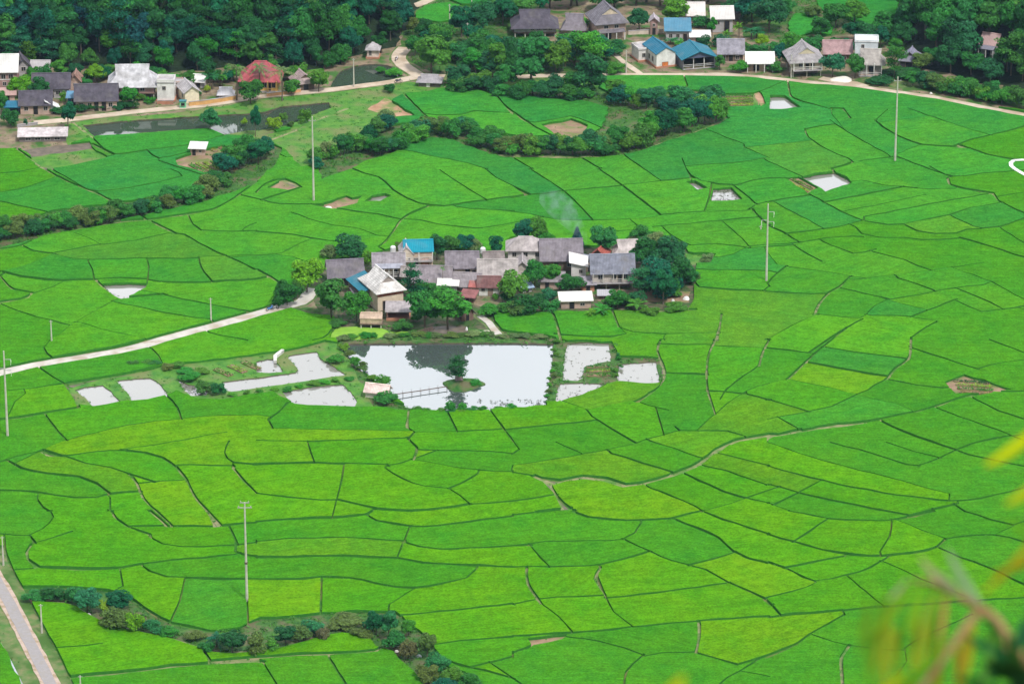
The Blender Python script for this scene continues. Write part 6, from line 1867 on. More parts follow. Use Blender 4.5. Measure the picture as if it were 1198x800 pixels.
# --- trees and shrubs read one by one from the photograph: u v w h kind tone | label
TREES = '''
25 113 30 26 broad yl|bright yellow green tree beside the white roofed house at the left edge
47 118 24 28 broad dk|dark tree between the yellow green tree and the hidden farmhouse
113 97 22 22 broad yl|yellow green tree above the long brick house
151 126 24 24 broad gr|round green tree in front of the pale stilt house
34 132 9 14 bush dk|small dark shrub at the corner of the front yard house
80 152 20 38 tall bl|narrow dark tree at the road corner below the blue shed
74 120 10 14 bush gr|small leafy shrub before the blue walled shed
12 148 22 22 bush dk|dark shrub at the left edge beside the paved yard
2 134 18 26 broad md|green tree cut by the left edge below the rusty shed
30 147 6 9 bush dk|small dark shrub at the edge of the paved yard
176 121 14 8 bush gr|low green shrub before the door of the pale stilt house
188 117 10 7 bush dk|small dark shrub at the foot of the white block house
246 106 22 32 banana tl|tall blue green banana clump left of the coconut palm
258 102 20 26 banana gr|banana clump just left of the tall coconut palm
242 108 9 9 bush lm|yellow flowering shrub behind the pale yellow house
277 118 36 50 palm pl|tall coconut palm left of the red roofed house
304 108 26 38 palm pl|coconut palm rising before the red roof
330 118 40 44 palm pl|coconut palm right of the red roofed house
329 92 14 20 banana gr|small banana plant behind the red roof
293 121 32 30 broad md|full green tree on the road in front of the red roofed house
341 110 24 18 bush gr|light green shrub between the palm and the grey hut
373 108 26 26 broad gr|leafy green tree right of the grey hut
299 160 14 42 tall bl|slender dark tree standing in front of the long pond
246 153 24 26 broad tl|pale green leaning tree on the pond bank above the field hut
286 147 8 10 bush yl|tiny yellow green shrub on the pond edge
320 152 18 16 bush yl|yellow green bush on the bank below the road pond
331 143 10 12 bush gr|small round bush near the end of the long pond
357 144 16 18 bush gr|round green shrub on the bank left of the tall pole
340 148 10 6 bush ol|dull green shrub between the two bank bushes
455 108 16 10 broad dk|small dark round tree at the roadside below the green pond
445 84 14 6 bush gr|low shrub on the green pond bank
462 88 22 8 bush br|bright grassy shrub at the corner of the green pond
446 62 22 26 tall dk|dark tree right of the pond shrine
414 64 22 30 broad bl|dark tree left of the pond shrine
400 74 26 26 bush md|leafy shrub overhanging the green pond
386 80 20 22 bush dk|dark shrub overhanging the left side of the green pond
457 50 30 34 broad dk|dark tree at the right end of the hillside forest by the bend
468 40 28 36 tall bl|blue green tree above the bend of the side lane
419 54 28 34 broad md|mid green tree leaning over the left of the pond shrine
404 64 28 32 broad bl|blue green tree on the slope left of the pond shrine
474 26 22 30 tall dk|dark tree beside the hill lane at the top
165 118 12 10 bush gr|small bright shrub under the pale stilt house
232 112 10 8 bush md|little shrub between the pale yellow house and its white hut
200 107 16 12 bush dk|dark shrub behind the white block house roof
100 104 16 14 bush md|green shrub behind the brown gabled hut
505 86 48 42 broad gr|spreading light tree with pale trunks by the lane junction
486 66 26 24 broad md|green tree behind the spreading tree on the lane bend
522 72 30 28 broad gr|light green tree right of the spreading tree
483 42 16 24 broad ol|olive yellow tree beside the small top field
497 46 26 26 broad dk|dark tree below the small top field
512 54 30 26 broad gr|pale green round tree below the top field
540 44 34 36 broad bl|large dark tree right of the top field
565 40 34 40 broad dk|big dark tree behind the white pole
588 30 36 36 broad bl|dark tree left of the first stilt house
560 24 26 26 broad md|green tree at the top between the fields
584 12 34 24 tall dk|dark tree on the top edge left of the upper village
550 66 22 22 bush yl|light green shrub below the concrete pole in the trees
536 74 26 26 broad tl|bluish tree right of the light tree by the lane
556 90 30 34 tall gr|tall light green tree behind the tree belt
580 92 30 46 tall gr|tall mid green tree in the grove below the stilt house
535 100 34 26 bush dk|dark shrub right of the roadside hut
562 102 30 22 bush gr|green shrub at the foot of the grove
600 84 36 42 broad dk|dark tree left of the tall leafy grove tree
592 106 28 30 broad md|green tree at the start of the curving belt
622 106 46 66 tall md|tallest leafy tree of the grove under the first stilt house
650 84 40 40 broad gr|wide green tree in the yard below the small grey house
672 78 40 40 tiered gr|layered light green tree below the small grey house
693 84 36 44 tiered br|bright layered tree beside the tall hipped house
708 72 22 20 broad bl|bluish tree with pale trunk left of the dirt yard
692 112 44 46 broad dk|dark round tree by the end of the upper road
668 108 28 26 bush md|mid green shrub left of the dark round tree
648 110 30 26 bush dk|dark shrub in the belt below the tall grove tree
720 86 24 14 bush gr|low hedge like shrub at the lane corner
686 38 14 24 banana br|light banana plant between two upper houses
748 36 28 26 broad dk|dark tree behind the dirt yard
790 30 36 30 broad br|large bright round tree above the blue roofs
784 52 20 12 banana tl|banana leaves between the two blue roofs
794 55 22 12 banana gr|banana clump above the teal blue roof
820 32 24 14 bush md|green shrub under the white roofed houses
833 44 12 26 tall gr|slender green tree below the white roofed house at the top
848 50 14 20 banana gr|banana plant under the open doorway house
865 44 14 26 banana br|light banana clump right of the open doorway
879 46 30 20 banana tl|wide banana clump above the low white roof
892 56 18 16 broad yl|yellow green round tree behind the low white roof
842 82 14 20 tall md|small green tree right of the teal blue roof
866 84 24 14 bush br|bright shrub before the corrugated roof house
906 84 22 12 bush md|shrub at the roadside right of the low white roof
912 76 18 26 broad bl|blue green tree left of the grey hipped stilt house
926 60 26 22 broad gr|light green tree behind the grey hipped stilt house
900 38 44 44 broad dk|huge dark tree mass behind the upper village
880 26 42 36 broad bl|dark wide tree at the top behind the white roofed houses
862 20 36 24 broad dk|dark tree on the top edge right of the white roofs
915 18 36 26 broad md|green tree at the top left of the upper paddy
950 20 24 14 bush ol|olive shrub between the two top right paddies
978 34 34 30 broad md|leafy tree behind the pink roofed house
1000 30 36 30 broad gr|rounded tree between the upper paddy and the white box house
960 44 26 22 broad dk|dark tree behind the grey hipped house
1036 42 34 30 broad md|leafy tree right of the white box house
974 90 30 30 broad tl|round bluish tree before the pink roofed house
1000 92 24 28 broad md|round green tree left of the white columned house
1046 92 26 38 tiered md|tall layered shade tree right of the white columned house
1078 82 26 22 broad ol|olive tree right of the small blue grey house
1090 78 26 24 broad md|green tree at the foot of the right hillside
1056 54 30 30 broad dk|dark tree behind the small blue grey house
1112 86 34 36 broad dk|dark round tree left of the lone hillside house
1136 90 34 30 broad md|green crown just below the lone hillside house
1158 98 34 28 broad dk|dark round tree in front of the lone hillside house
1178 84 36 34 broad dk|dark tree right of the lone hillside house
1196 96 34 36 broad md|big tree at the right edge below the hillside
1086 102 24 14 bush dk|dark shrub at the right end of the yard bank
1105 106 28 18 bush gr|leafy shrub above the upper road on the right
1122 108 24 20 banana gr|banana clump above the upper road
1140 114 28 24 bush md|green shrub right of the roadside banana clump
1156 116 24 22 bush dk|dark shrub above the far end of the road
1172 122 28 22 bush gr|leafy shrub near the right edge above the road
1192 126 28 26 bush md|large shrub cut by the right edge above the road
1056 88 46 8 bush dk|long dark clipped hedge shrub behind the tall right pole
1030 98 30 8 bush dk|low dark hedge shrub left of the tall right pole
1048 66 20 20 broad gr|light green tree touching the white columned house
359 342 42 44 broad yl|yellow green tree at the entrance of the hamlet
336 358 32 32 bush dk|dark rounded shrub at the end of the village path
348 350 20 22 broad md|green tree squeezed behind the path end shrub
388 374 46 46 broad md|large round tree left of the teal roofed wing
417 376 34 40 broad gr|lighter round tree touching the teal roofed wing
410 306 42 34 broad dk|dark tree behind the left barn
386 304 22 20 bush pl|pale bush left of the dark tree behind the barn
430 312 16 22 bush br|light green bush at the edge of the paddy behind the grey villa
470 291 18 10 bush ol|dull low bush behind the sky blue roof
511 304 26 28 broad dk|dark tree right of the sky blue roofed house
529 298 26 24 broad md|green tree behind the areca palm
545 297 26 24 broad bl|bluish dark tree behind the grey tiled roof
556 296 16 20 bush pl|pale thin bush at the end of the back row
580 302 20 26 broad bl|dark blue green tree between the grey and mottled roofs
612 286 28 28 broad bl|dark bluish tree left of the smoke
628 284 28 30 broad gr|light green tree left of the smoke
640 288 22 20 bush gr|low green tree at the foot of the smoke
655 290 24 10 bush md|thin shrub row behind the long dark roof
675 290 19 24 spire nv|small blue conifer in the smoke
704 300 36 36 broad md|round green tree right of the smoke
749 284 26 22 broad md|green tree crown above the patchy whitish roof
768 292 26 24 bush pl|pale leafy shrub at the back of the big dark clump
756 316 38 40 broad dk|big dark tree beside the patchy whitish roof
784 318 44 42 broad dk|largest dark tree at the right end of the hamlet
770 342 46 44 broad bl|bluish dark tree in the middle of the right hand clump
795 338 36 42 broad dk|dark tree at the right margin of the hamlet
750 346 30 34 tiered tl|teal layered tree beside the blue grey stilt house
776 356 26 44 tall bl|tall bluish tree in front of the right hand clump
745 364 32 20 banana gr|banana clump under the blue grey stilt house
722 362 24 26 broad md|round tree in front of the blue grey stilt house
704 369 28 18 banana gr|banana clump right of the bright white shed roof
691 371 18 14 banana br|light banana clump at the corner of the bright white shed
762 368 22 10 bush gr|low shrub at the field edge below the right hand clump
790 364 26 10 bush gr|low green shrub beside the brown earth strip
786 346 24 9 bush gr|grassy shrub above the brown earth strip
813 328 14 10 bush ol|olive shrub on the field path right of the hamlet
828 306 16 10 bush pl|pale weedy bush in the paddy right of the hamlet
626 338 28 36 broad md|green tree right of the mottled roof
647 334 24 26 broad gr|rounded tree in front of the long dark roof
668 342 32 22 broad dk|dark tree before the white sloping roof
600 352 36 38 broad gr|bright crowned tree left of the tarpaulin lean to
616 368 36 26 bush dk|dark shrub at the front of the hamlet
625 364 26 20 banana gr|banana clump at the front of the hamlet
604 370 24 20 bush ol|dull olive shrub by the front paddy
640 352 22 16 bush tl|bluish shrub left of the bright white shed
580 352 8 10 bush gr|small round shrub by the red roofed cottage
548 336 10 14 bush md|round clipped shrub below the grey wing
572 368 28 14 bush gr|green shrub below the red roofed cottage
592 366 24 14 bush md|green shrub right of the concrete path
484 352 26 44 tiered bl|tall dark airy tree right of the cream house
500 346 22 18 bush md|green shrub under the areca palm
497 384 50 44 broad md|dark tree on the bank above the big pond
524 385 56 48 broad gr|large bright crowned tree above the big pond
518 338 10 28 areca gr|areca palm in front of the low grey roof
545 332 0 0 skip x|x
470 385 26 12 bush md|low shrub above the duckweed pond
487 376 14 12 bush gr|small shrub right of the open brick shed
394 380 24 6 bush md|low hedge like shrub behind the duckweed pond
537 446 27 30 tiered dk|dark wind shaped tree on the pond islet
556 449 16 5 bush gr|low plants on the right tip of the islet
447 452 22 14 bush gr|green shrub on the bank behind the white pond hut
450 470 30 12 bush md|dark green shrub in front of the white pond hut
526 481 14 13 bush gr|rounded shrub at the lower edge of the big pond
541 481 12 11 bush br|bright shrub right of its twin at the lower pond edge
415 430 12 14 bush gr|shrub on the sloping bank of the big pond
393 424 20 9 bush gr|low grass shrub between the small ponds and the big pond
240 458 24 14 bush md|shrub at the end of the weedy pool
255 462 18 16 bush tl|bluish shrub between the weedy pool and the middle pond
222 444 26 10 bush gr|low shrub behind the weedy pool
652 402 8 7 bush gr|shrub at the corner of the big pond dyke
648 442 8 7 bush ol|olive shrub on the big pond dyke
102 716 34 30 broad tl|leafy teal tree at the left of the bottom ditch
88 704 26 20 bush md|dark shrub at the start of the bottom ditch
62 702 30 16 bush dk|low dark shrub at the ditch by the road
40 702 26 12 bush md|low shrub nearest the asphalt road
123 716 16 18 bush lm|yellowing shrub in the ditch
140 714 34 24 broad bl|round teal tree on the upper side of the ditch
134 734 38 24 bush ol|wide olive bush in the ditch
158 738 26 26 bush yl|yellowish bush in the ditch
164 736 14 20 bush dk|dark shrub between the olive bushes
180 740 26 18 bush tl|greyish teal bush in the middle of the ditch
198 744 22 12 bush gr|low green bush in the middle of the ditch
228 748 24 12 bush ol|olive bush left of the fan palm
254 756 28 30 lowpalm bl|blue green fan palm in the bottom ditch
243 762 20 14 bush md|green bush left under the fan palm
272 764 36 26 broad dk|dark round bush right of the fan palm
300 764 26 26 bush ol|brownish olive bush right of the dark round bush
318 760 18 14 bush gr|small green bush in the ditch bend
334 754 30 22 broad dk|dark bush in the ditch bend
350 748 28 18 bush ol|brown green bush beyond the dark bush
366 742 30 18 bush tl|greyish bush on the upper ditch bank
378 748 18 16 bush (.15,.15,.07)|dry brown rounded bush
405 732 40 12 bush ol|low dry thicket in the ditch
425 744 26 12 bush ol|low brownish scrub by the field corner
440 742 28 30 broad bl|dark blue green tree in the ditch
455 748 24 38 tall tl|teal feathery tree in the ditch
462 758 30 24 bush md|green bush below the feathery tree
478 744 20 22 broad gr|pale round tree right of the feathery tree
478 770 24 24 bush (.12,.13,.05)|dry brown bush below the pale round tree
500 772 24 34 broad ol|olive brown tree on the ditch slope
512 786 30 24 bush tl|greyish green bush on the ditch slope
500 796 28 22 bush ol|dull bush near the bottom edge
530 800 28 24 bush gr|green bush close to the bottom edge
548 806 28 22 bush md|last green bush of the ditch at the bottom edge
520 812 30 22 bush bl|dark bush cut by the bottom edge
'''
for ln in TREES.strip().splitlines():
    dd_, lab = ln.split('|')
    f = dd_.split()
    if f[4] == 'skip': continue
    tn = eval(f[5]) if f[5].startswith('(') else f[5]
    plant(float(f[0]), float(f[1]), float(f[2]), float(f[3]), f[4], tn, lab)

belt('-20,282 20,274 60,266 95,262 130,256 165,252 200,242 235,230 262,216', 34, (20, 30), (13, 22), 'by the left stream', 'bushes along the left stream', 21)
belt('256,208 272,198 290,190 312,184', 11, (20, 32), (20, 32), 'in the stream head clump', 'clump at the head of the left stream', 22, kinds=('broad', 'bush', 'broad'), tones=('dk', 'bl', 'bl', 'md'))
belt('362,196 380,188 400,180 425,172 445,158 460,148', 15, (18, 28), (14, 24), 'in the thicket', 'thicket behind the tall pole', 23, tones=('md', 'gr', 'bl', 'gr', 'pl'))
belt('432,184 450,180 470,168 500,160 530,158 560,166 590,176 630,180 670,180 705,178 740,170', 40, (20, 32), (16, 26), 'in the curving belt', 'curving belt of trees above the hamlet', 24, tones=('dk', 'md', 'gr', 'tl', 'md', 'ol'))
belt('745,168 770,156 800,150 830,144 846,136', 13, (26, 36), (24, 34), 'in the wide belt end', 'wide end of the curving belt', 25, kinds=('broad', 'broad', 'bush'), tones=('dk', 'md', 'bl', 'gr'))
belt('715,118 740,122 770,126 800,122 835,124', 14, (18, 30), (16, 26), 'in the upper row', 'bushes below the upper paddy strip', 26, tones=('tl', 'md', 'bl', 'gr'))
belt('525,104 560,104 600,112 640,114 690,116', 14, (22, 32), (14, 22), 'at the grove edge', 'lower edge of the grove', 27, tones=('dk', 'md', 'dk'))
belt('600,20 640,12 690,10 740,8 790,4 840,8 900,4', 16, (34, 46), (24, 36), 'in the back wood', 'wood behind the upper village', 28, kinds=('broad', 'tall'), tones=('dk', 'bl', 'md'))
belt('395,396 450,394 500,393 560,393 600,394 645,394', 20, (12, 20), (3, 5), 'among the bank reeds', 'reeds along the far bank', 29, kinds=('bush',), tones=('ol', 'pl', 'gr'), spread=1.5)
belt('400,408 415,420 432,440 450,456', 8, (10, 16), (5, 10), 'on the sloping bank', 'tufts on the left pond bank', 30, kinds=('bush',), tones=('gr', 'br', 'ol'), spread=2)
belt('652,400 648,425 644,450 640,470', 9, (5, 9), (3, 5), 'on the dyke', 'tufts on the pond dyke', 31, kinds=('bush',), tones=('gr', 'br', 'ol'), spread=2)
belt('722,405 724,425 722,445', 6, (6, 9), (3, 6), 'between the ponds', 'tufts between square ponds', 32, kinds=('bush',), tones=('gr', 'md'), spread=2)
belt('480,479 500,481 560,481 600,478', 9, (10, 18), (4, 7), 'on the near bank', 'weeds on the near pond bank', 33, kinds=('bush',), tones=('gr', 'md'), spread=1)
belt('150,424 180,428 210,432 235,436', 8, (12, 20), (4, 8), 'on the waste strip', 'tufts above the left ponds', 34, kinds=('bush',), tones=('ol', 'gr', 'md'), spread=3)
belt('262,463 300,458 345,455 390,448 420,444', 10, (9, 15), (2.5, 4.5), 'on the bank', 'tufts between middle and front ponds', 35, kinds=('bush',), tones=('gr', 'br'), spread=2)
belt('60,133 80,131 120,128 155,127', 12, (14, 18), (8, 10), 'in the clipped hedge', 'clipped hedge along the village road', 36, kinds=('bush',), tones=('dk',), spread=.6, free=True)
belt('700,58 725,62 690,66', 5, (18, 26), (14, 20), 'in the yard grove', 'trees in the yard grove', 41, kinds=('bush', 'broad'), tones=('md', 'gr', 'tl'))
belt('385,330 420,345 480,340 520,345 560,350', 9, (16, 24), (12, 18), 'in the hamlet yards', 'shrubs in the hamlet yards', 42, kinds=('bush',), tones=('md', 'gr', 'dk'), spread=7)
belt('590,358 640,362 700,352 735,360', 9, (16, 24), (10, 16), 'at the hamlet front', 'shrubs at the hamlet front', 43, kinds=('bush',), tones=('md', 'gr', 'dk'), spread=5)
belt('740,350 780,345 800,330 810,345', 8, (20, 30), (14, 22), 'in the right clump', 'undergrowth of the right clump', 44, kinds=('bush',), tones=('md', 'dk', 'bl'), spread=8)
belt('820,60 850,56 880,60 915,66 930,80', 10, (16, 24), (10, 16), 'in the upper gardens', 'shrubs in the upper gardens', 45, kinds=('bush',), tones=('md', 'gr', 'dk'), spread=6)
belt('540,84 580,82 620,74 660,72 700,76', 16, (24, 36), (22, 34), 'in the grove', 'trees filling the grove', 46, kinds=('bush', 'broad'), tones=('md', 'gr', 'dk', 'tl'), spread=12)
belt('500,56 530,62 560,58 590,60', 10, (22, 34), (20, 30), 'in the lane wood', 'trees of the lane wood', 47, kinds=('bush', 'broad'), tones=('md', 'dk', 'bl'), spread=12)
belt('930,72 970,66 1000,56 1040,60', 8, (22, 34), (18, 28), 'behind the upper road', 'trees behind the upper road houses', 48, kinds=('bush', 'broad'), tones=('md', 'dk', 'bl'), spread=8)
belt('1064,98 1090,104 1120,108 1150,116 1180,124', 12, (20, 30), (14, 22), 'above the road', 'shrubs above the road on the right', 37)
print('plants', ntree)

# ------------------------------------------------------------------ ground cover: tufts of weeds and grass wherever nothing is planted
def ground_cover():
    rg = np.random.default_rng(77)
    dens = {'scrub': 1.5, 'grass': .55, 'farmyard': .7, 'verge': .45, 'yard': .22, 'dirt': .12, 'reddirt': .05, 'path': .25}
    P_, S_ = [], []
    for k, dn in dens.items():
        ix = np.where((cls == k))[0]
        for ti in ix:
            if CY[ti] > 985 or abs(CX[ti]) > 140 or CY[ti] < 590: continue
            n = rg.poisson(AREA[ti] * dn * .5)
            if not n: continue
            a, b, c = VX[TR[ti]]
            r1, r2 = np.sqrt(rg.random(n)), rg.random(n)
            q = a * (1 - r1)[:, None] + b * (r1 * (1 - r2))[:, None] + c * (r1 * r2)[:, None]
            for x, y in q: P_.append((x, y, HZV[TR[ti][0]])); S_.append(rg.uniform(.16, .5) * (1.25 if k == 'scrub' else .8))
    for nm, pl in ponds:             # ragged grass along every bank
        for i in range(len(pl)):
            a, b = np.array(pl[i - 1]), np.array(pl[i]); L = np.linalg.norm(b - a)
            for k in range(rg.poisson(L * 1.3)):
                q = a + (b - a) * rg.random() + rg.normal(size=2) * .14; P_.append((q[0], q[1], -.08)); S_.append(rg.uniform(.10, .30))
    for (ax, ay, bx, by, w, st) in seg_list:   # and tufts on the bunds
        if abs(ax) > 135: continue
        L = math.hypot(bx - ax, by - ay)
        for k in range(rg.poisson(L * (.55 if st in 'TwD' else .3))):
            t = rg.random(); P_.append((ax + (bx - ax) * t + rg.normal() * w * .5, ay + (by - ay) * t + rg.normal() * w * .5, .12)); S_.append(rg.uniform(.12, .34))
    P_, S_ = np.array(P_), np.array(S_)
    # keep roads, paths and houses clear
    ok = np.ones(len(P_), bool)
    for (ax, ay, bx, by, w) in road_seg: ok &= seg_dist(P_[:, 0], P_[:, 1], (ax, ay), (bx, by)) > w - .35
    P_, S_ = P_[ok], S_[ok]
    n = len(P_); K = 7
    pos = np.repeat(P_, K, 0); s = np.repeat(S_, K)[:, None]
    off = rg.normal(size=(n * K, 3)) * np.array([.55, .55, .3]); off[:, 2] = np.abs(off[:, 2]) + .12
    V, F = leaf_cards(pos + off * s, off + np.array([0, 0, .5]), s * .38, 1.1, rg)
    me = mesh_np('undergrowth', V, F); me.materials.append(M['leaf'])
    o = bpy.data.objects.new('undergrowth', me); COL.objects.link(o); o.color = (.070, .20, .030, 1)
    tag(o, 'weeds and rough grass covering the banks, waste strips and yards', 'weeds', kind='stuff')
    print('tufts', n)
ground_cover()

# vegetable beds: raised strips of leaves on the bare plots
def beds(u0, v0, u1, v1, n, wid, ang_px, label, cols):
    """n parallel beds from the line (u0,v0)-(u1,v1), each running along ang_px (pixel vector)"""
    for i in range(n):
        a = W0(u0 + (u1 - u0) * i / max(1, n - 1), v0 + (v1 - v0) * i / max(1, n - 1)); b = W0(u0 + (u1 - u0) * i / max(1, n - 1) + ang_px[0], v0 + (v1 - v0) * i / max(1, n - 1) + ang_px[1])
        d = b - a; L = d.length; rg = np.random.default_rng(int(u0 * 3 + i)); N = int(L * 26)
        t_ = rg.random(N); w = rg.uniform(-wid / 2, wid / 2, N); nn = np.array([-d.y, d.x]) / L
        pos = np.stack([d.x * t_ + nn[0] * w, d.y * t_ + nn[1] * w, rg.uniform(.12, .42, N)], 1)
        V, F = leaf_cards(pos, rg.normal(size=(N, 3)) * .5 + np.array([0, 0, 1]), .17, 1.1, rg)
        r = empty('vegetable_bed', a)
        cn, cc = cols[i % len(cols)]
        tag(r, f'{cn} vegetable bed, {["first", "second", "third", "fourth", "fifth", "sixth"][i]} {label}', 'vegetable bed', 'vegetable beds')
        m = bpy.data.objects.new('plants', mesh_np('plants', V, F)); COL.objects.link(m); m.parent = r; m.data.materials.append(M['leaf']); m.color = (*cc, 1)
        s_ = MB(); rz = math.atan2(d.y, d.x); s_.box((d.x / 2, d.y / 2, .09), (L, wid, .18), rz); s_.build('soil', M['dirt'], r)
YL, GR, DKB, TAN = ('yellow green', (.22, .34, .03)), ('fresh green', (.07, .22, .03)), ('dark green', (.035, .12, .03)), ('dry tan', (.28, .22, .10))
beds(222, 193, 256, 188, 5, .9, (20, 11), 'from the left below the field hut', [GR, YL, YL, GR, TAN])
beds(253, 178, 282, 180, 3, .9, (-14, -8), 'from the left above the field hut', [YL, TAN, GR])
beds(848, 114, 848, 124, 4, .8, (33, -1), 'from the top right of the curving belt', [GR, YL, GR, YL])
beds(1116, 446, 1122, 459, 4, .8, (42, 3), 'from the top of the bare plot among the right paddies', [DKB, YL, GR, TAN])
beds(686, 430, 686, 440, 3, .8, (28, -1), 'from the top beside the square pond', [GR, YL, GR])
beds(921, 213, 926, 210, 2, .7, (24, 12), 'from the left by the angular white pond', [YL, GR])
beds(252, 432, 285, 424, 3, 1.3, (18, 8), 'from the left above the middle pond', [GR, YL, GR])

# rice stubble and weed clumps standing in the shallow ponds
def pond_weeds():
    rg = np.random.default_rng(5); P_ = []
    for nm, pl in ponds:
        if nm not in ('square', 'slim', 'cell', 'weedy', 'mid', 'front', 'fallow', 'stub'): continue
        A = np.array(pl); n = {'square': 34, 'slim': 22, 'cell': 20, 'weedy': 60, 'mid': 14, 'front': 10, 'fallow': 120, 'stub': 4}[nm]
        x = rg.uniform(A[:, 0].min(), A[:, 0].max(), n * 2); y = rg.uniform(A[:, 1].min(), A[:, 1].max(), n * 2)
        k = in_poly(x, y, pl); P_ += list(zip(x[k][:n], y[k][:n]))
    big = W0(600, 470)
    for i in range(40):
        q = W0(rg.uniform(560, 636), rg.uniform(466, 476)); P_.append((q.x, q.y))
    P_ = np.array([(x, y, -.25) for x, y in P_]); K = 9
    off = rg.normal(size=(len(P_) * K, 3)) * np.array([.16, .16, .12]); off[:, 2] = np.abs(off[:, 2])
    V, F = leaf_cards(np.repeat(P_, K, 0) + off, rg.normal(size=(len(P_) * K, 3)) + np.array([0, -1, .3]), .10, .8, rg)
    me = mesh_np('pond_weeds', V, F); me.materials.append(M['leaf'])
    o = bpy.data.objects.new('pond_weeds', me); COL.objects.link(o); o.color = (.09, .10, .06, 1)
    tag(o, 'dark specks of weeds and stubble standing in the shallow white ponds', 'water weeds', kind='stuff')
pond_weeds()
# ------------------------------------------------------------------ near shrub on the viewer's hillside (out of focus in the photograph)
def at(u, v, dist):
    d = ray(u, v)
    return Vector((0, 0, CAM_H)) + d * (dist / d.dot(ray(599, 400)))
M['nearleaf'] = leaf_mat('near_leaves')
M['twig'] = noise_mat('twig_bark', (0.22, 0.13, 0.06), (0.36, 0.23, 0.12), 30.0, bump=0.2, bdist=0.002)
def blade(mb, base, tip, w, sag=0.1, side=None):
    """long narrow pointed leaf with a centre fold"""
    ax = tip - base; L = ax.length
    s = side or ax.cross(Vector((0, 1, 0.2))).normalized()
    n = s.cross(ax).normalized(); N = 7; b = len(mb.V)
    for i in range(N + 1):
        t = i / N; c = base + ax * t + Vector((0, 0, -sag * L * math.sin(math.pi * t * .9))) * .5
        ww = w * math.sin(math.pi * min(1, .04 + t * .93)) ** .7
        mb.V += [tuple(c - s * ww + n * ww * .25), tuple(c), tuple(c + s * ww + n * ww * .25)]
    for i in range(N):
        k = b + 3 * i; mb.F += [(k, k + 1, k + 4, k + 3), (k + 1, k + 2, k + 5, k + 4)]
def near_plant():
    D = 4.6
    foot = Vector((0.86, 4.9, near_h(np.array([0.86]), np.array([4.9]))[0] - .05))
    t = empty('hillside_shrub', foot); tag(t, 'out of focus shrub with yellowish drooping leaves in the lower right corner', 'shrub')
    f = lambda u, v, d=D: at(u, v, d) - foot
    m = MB()
    m.tube([Vector((0, 0, 0)), f(1240, 930, 4.8), f(1215, 800, 4.75), f(1190, 766), f(1166, 728), f(1148, 712)], [.022, .018, .013, .009, .007, .006], 8)
    m.tube([f(1148, 712), f(1122, 696), f(1092, 682), f(1066, 678)], [.0045, .004, .003, .0012], 7)
    m.tube([f(1148, 712), f(1134, 728), f(1112, 758), f(1082, 800), f(1060, 830)], [.0045, .0045, .004, .004, .003], 7)
    m.tube([f(1215, 800, 4.75), f(1260, 700, 4.6), f(1290, 560, 4.5), f(1230, 480, 4.45)], [.012, .009, .006, .003], 7)
    m.build('branch', M['twig'], t)
    r = random.Random(4)
    gold, lime, green, straw = (.26, .25, .01), (.12, .27, .012), (.03, .12, .02), (.30, .20, .05)
    L = [((1235, 484), (1152, 543), .011, (.50, .48, .005), 4.5), ((1250, 540), (1176, 588), .011, (.42, .42, .01), 4.5), ((1245, 590), (1150, 690), .008, gold, 4.4),
         ((1240, 640), (1160, 668), .006, gold, 4.4), ((1250, 660), (1178, 600), .005, lime, 4.4),
         ((1080, 682), (1062, 740), .008, lime, D), ((1096, 686), (1074, 752), .007, (.16,.24,.02), D), ((1108, 690), (1100, 748), .005, straw, D), ((1070, 680), (1020, 742), .006, lime, D),
         ((1062, 678), (1040, 700), .007, (.35, .3, .2), D), ((1125, 697), (1098, 668), .008, (.30, .36, .20), D), ((1150, 712), (1108, 640), .008, (.26, .36, .20), D), ((1120, 695), (1076, 650), .006, (.4, .36, .2), D),
         ((1140, 722), (1130, 790), .007, gold, D), ((1134, 728), (1118, 800), .006, (.26,.2,.02), D), ((1118, 750), (1128, 815), .006, gold, D), ((1112, 758), (1050, 800), .008, lime, D),
         ((1150, 712), (1176, 752), .008, green, D), ((1166, 728), (1150, 800), .008, (.05, .2, .03), D), ((1190, 766), (1140, 796), .011, (.02, .09, .03), D), ((1190, 766), (1200, 720), .01, (.03, .13, .05), D),
         ((1200, 780), (1165, 830), .012, (.015, .07, .02), D), ((1205, 770), (1210, 700), .01, green, D), ((1180, 770), (1130, 740), .009, (.03, .16, .04), D), ((1196, 790), (1180, 740), .01, (.02, .1, .02), D),
         ((1210, 800), (1150, 770), .012, (.012, .05, .015), D), ((1190, 810), (1120, 790), .011, (.03, .13, .02), D), ((1030, 830), (1070, 790), .009, lime, 4.5), ((1010, 825), (1060, 783), .008, (.34, .42, .01), 4.5),
         ((760, 850), (800, 788), .012, (.45, .42, .01), 3.6), ((1215, 790), (1170, 775), .012, (.01, .04, .012), D), ((1220, 830), (1185, 790), .014, (.01, .035, .01), D)]
    for (a, b, w, c, d) in L:
        q = MB(); blade(q, f(*a, d), f(*b, d - .03), w * .65, .15)
        q.build('leaf', M['nearleaf'], t, c)
    for i in range(40):      # thin hanging grass-like leaves and the dark inner foliage
        u, v = (r.uniform(1150, 1240), r.uniform(762, 850)) if i < 16 else (r.uniform(1010, 1110), r.uniform(690, 735))
        q = MB()
        if i < 16: blade(q, f(u, v + 8, 4.75), f(u + r.uniform(-40, 20), v + r.uniform(-40, 30), 4.72), .009, .1); c = (.02, .09, .02) if i % 3 else (.08, .2, .02)
        else: blade(q, f(u, v, D), f(u + r.uniform(-14, 4), v + r.uniform(50, 120), D), .0026, .05); c = ((.20, .24, .015) if i % 2 else (.09, .22, .015))
        q.build('leaf', M['nearleaf'], t, c)
near_plant()

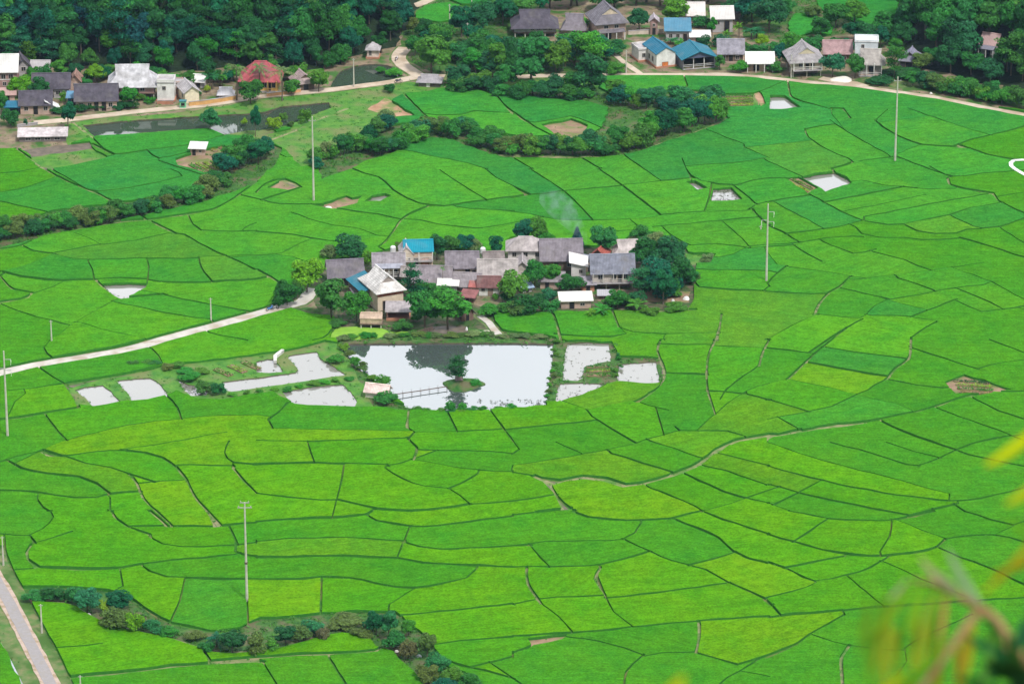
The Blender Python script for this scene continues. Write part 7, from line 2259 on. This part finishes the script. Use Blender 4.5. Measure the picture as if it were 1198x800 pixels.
# ------------------------------------------------------------------ smoke from a kitchen fire
def smoke():
    p = W0(684, 296); p.z = 2.0
    me = bpy.data.meshes.new('smoke'); bm = bmesh.new()
    n = 14; rings = []
    prof = [(0, 0, .5), (-.3, .8, .9), (-1.0, 2.2, 1.5), (-2.4, 4.0, 2.3), (-4.2, 6.2, 3.0), (-5.6, 8.6, 3.4), (-6.4, 10.5, 2.4)]
    for (dx, z, r) in prof:
        rings.append([bm.verts.new((dx + r * math.cos(2 * math.pi * i / n), r * .8 * math.sin(2 * math.pi * i / n), z)) for i in range(n)])
    for a, b in zip(rings, rings[1:]):
        for i in range(n): bm.faces.new((a[i], a[(i + 1) % n], b[(i + 1) % n], b[i]))
    bm.faces.new(rings[0][::-1]); bm.faces.new(rings[-1]); bm.to_mesh(me); bm.free()
    m = bpy.data.materials.new('smoke_volume'); m.use_nodes = True; nt = m.node_tree; nt.nodes.remove(nt.nodes['Principled BSDF'])
    v = nt.nodes.new('ShaderNodeVolumePrincipled'); v.inputs['Color'].default_value = (.7, .85, 1.0, 1); v.inputs['Anisotropy'].default_value = 0.2
    t = nt.nodes.new('ShaderNodeTexCoord'); a = node(nt.nodes, 'ShaderNodeTexNoise', Scale=.5, Detail=3)
    r = ramp(nt.nodes, [(.42, 0.0), (.75, .18)])
    nt.links.new(t.outputs['Object'], a.inputs['Vector']); nt.links.new(a.outputs['Fac'], r.inputs['Fac']); nt.links.new(r.outputs['Color'], v.inputs['Density'])
    nt.links.new(v.outputs[0], nt.nodes['Material Output'].inputs['Volume'])
    m.cycles.volume_step_rate = 2 if hasattr(m.cycles, 'volume_step_rate') else 1
    o = new_obj('smoke', me, m); o.location = p; tag(o, 'thin bluish smoke drifting up behind the hamlet roofs', 'smoke', kind='stuff')
smoke()

# ------------------------------------------------------------------ air
def haze():
    me = bpy.data.meshes.new('haze'); bm = bmesh.new(); bmesh.ops.create_cube(bm, size=1.0); bm.to_mesh(me); bm.free()
    m = bpy.data.materials.new('haze_air'); m.use_nodes = True; nt = m.node_tree; nt.nodes.remove(nt.nodes['Principled BSDF'])
    v = nt.nodes.new('ShaderNodeVolumePrincipled'); v.inputs['Color'].default_value = (.45, .68, 1.0, 1); v.inputs['Density'].default_value = HAZE
    v.inputs['Anisotropy'].default_value = 0.0
    nt.links.new(v.outputs[0], nt.nodes['Material Output'].inputs['Volume'])
    o = new_obj('haze', me, m); o.scale = (18000, 18000, 306.5 + 2.5); o.location = (0, 3000, (306.5 - 2.5) / 2)
    tag(o, 'pale blue air over the whole valley', 'haze', kind='stuff')
HAZE = 0.00003
if HAZE > 0: haze()
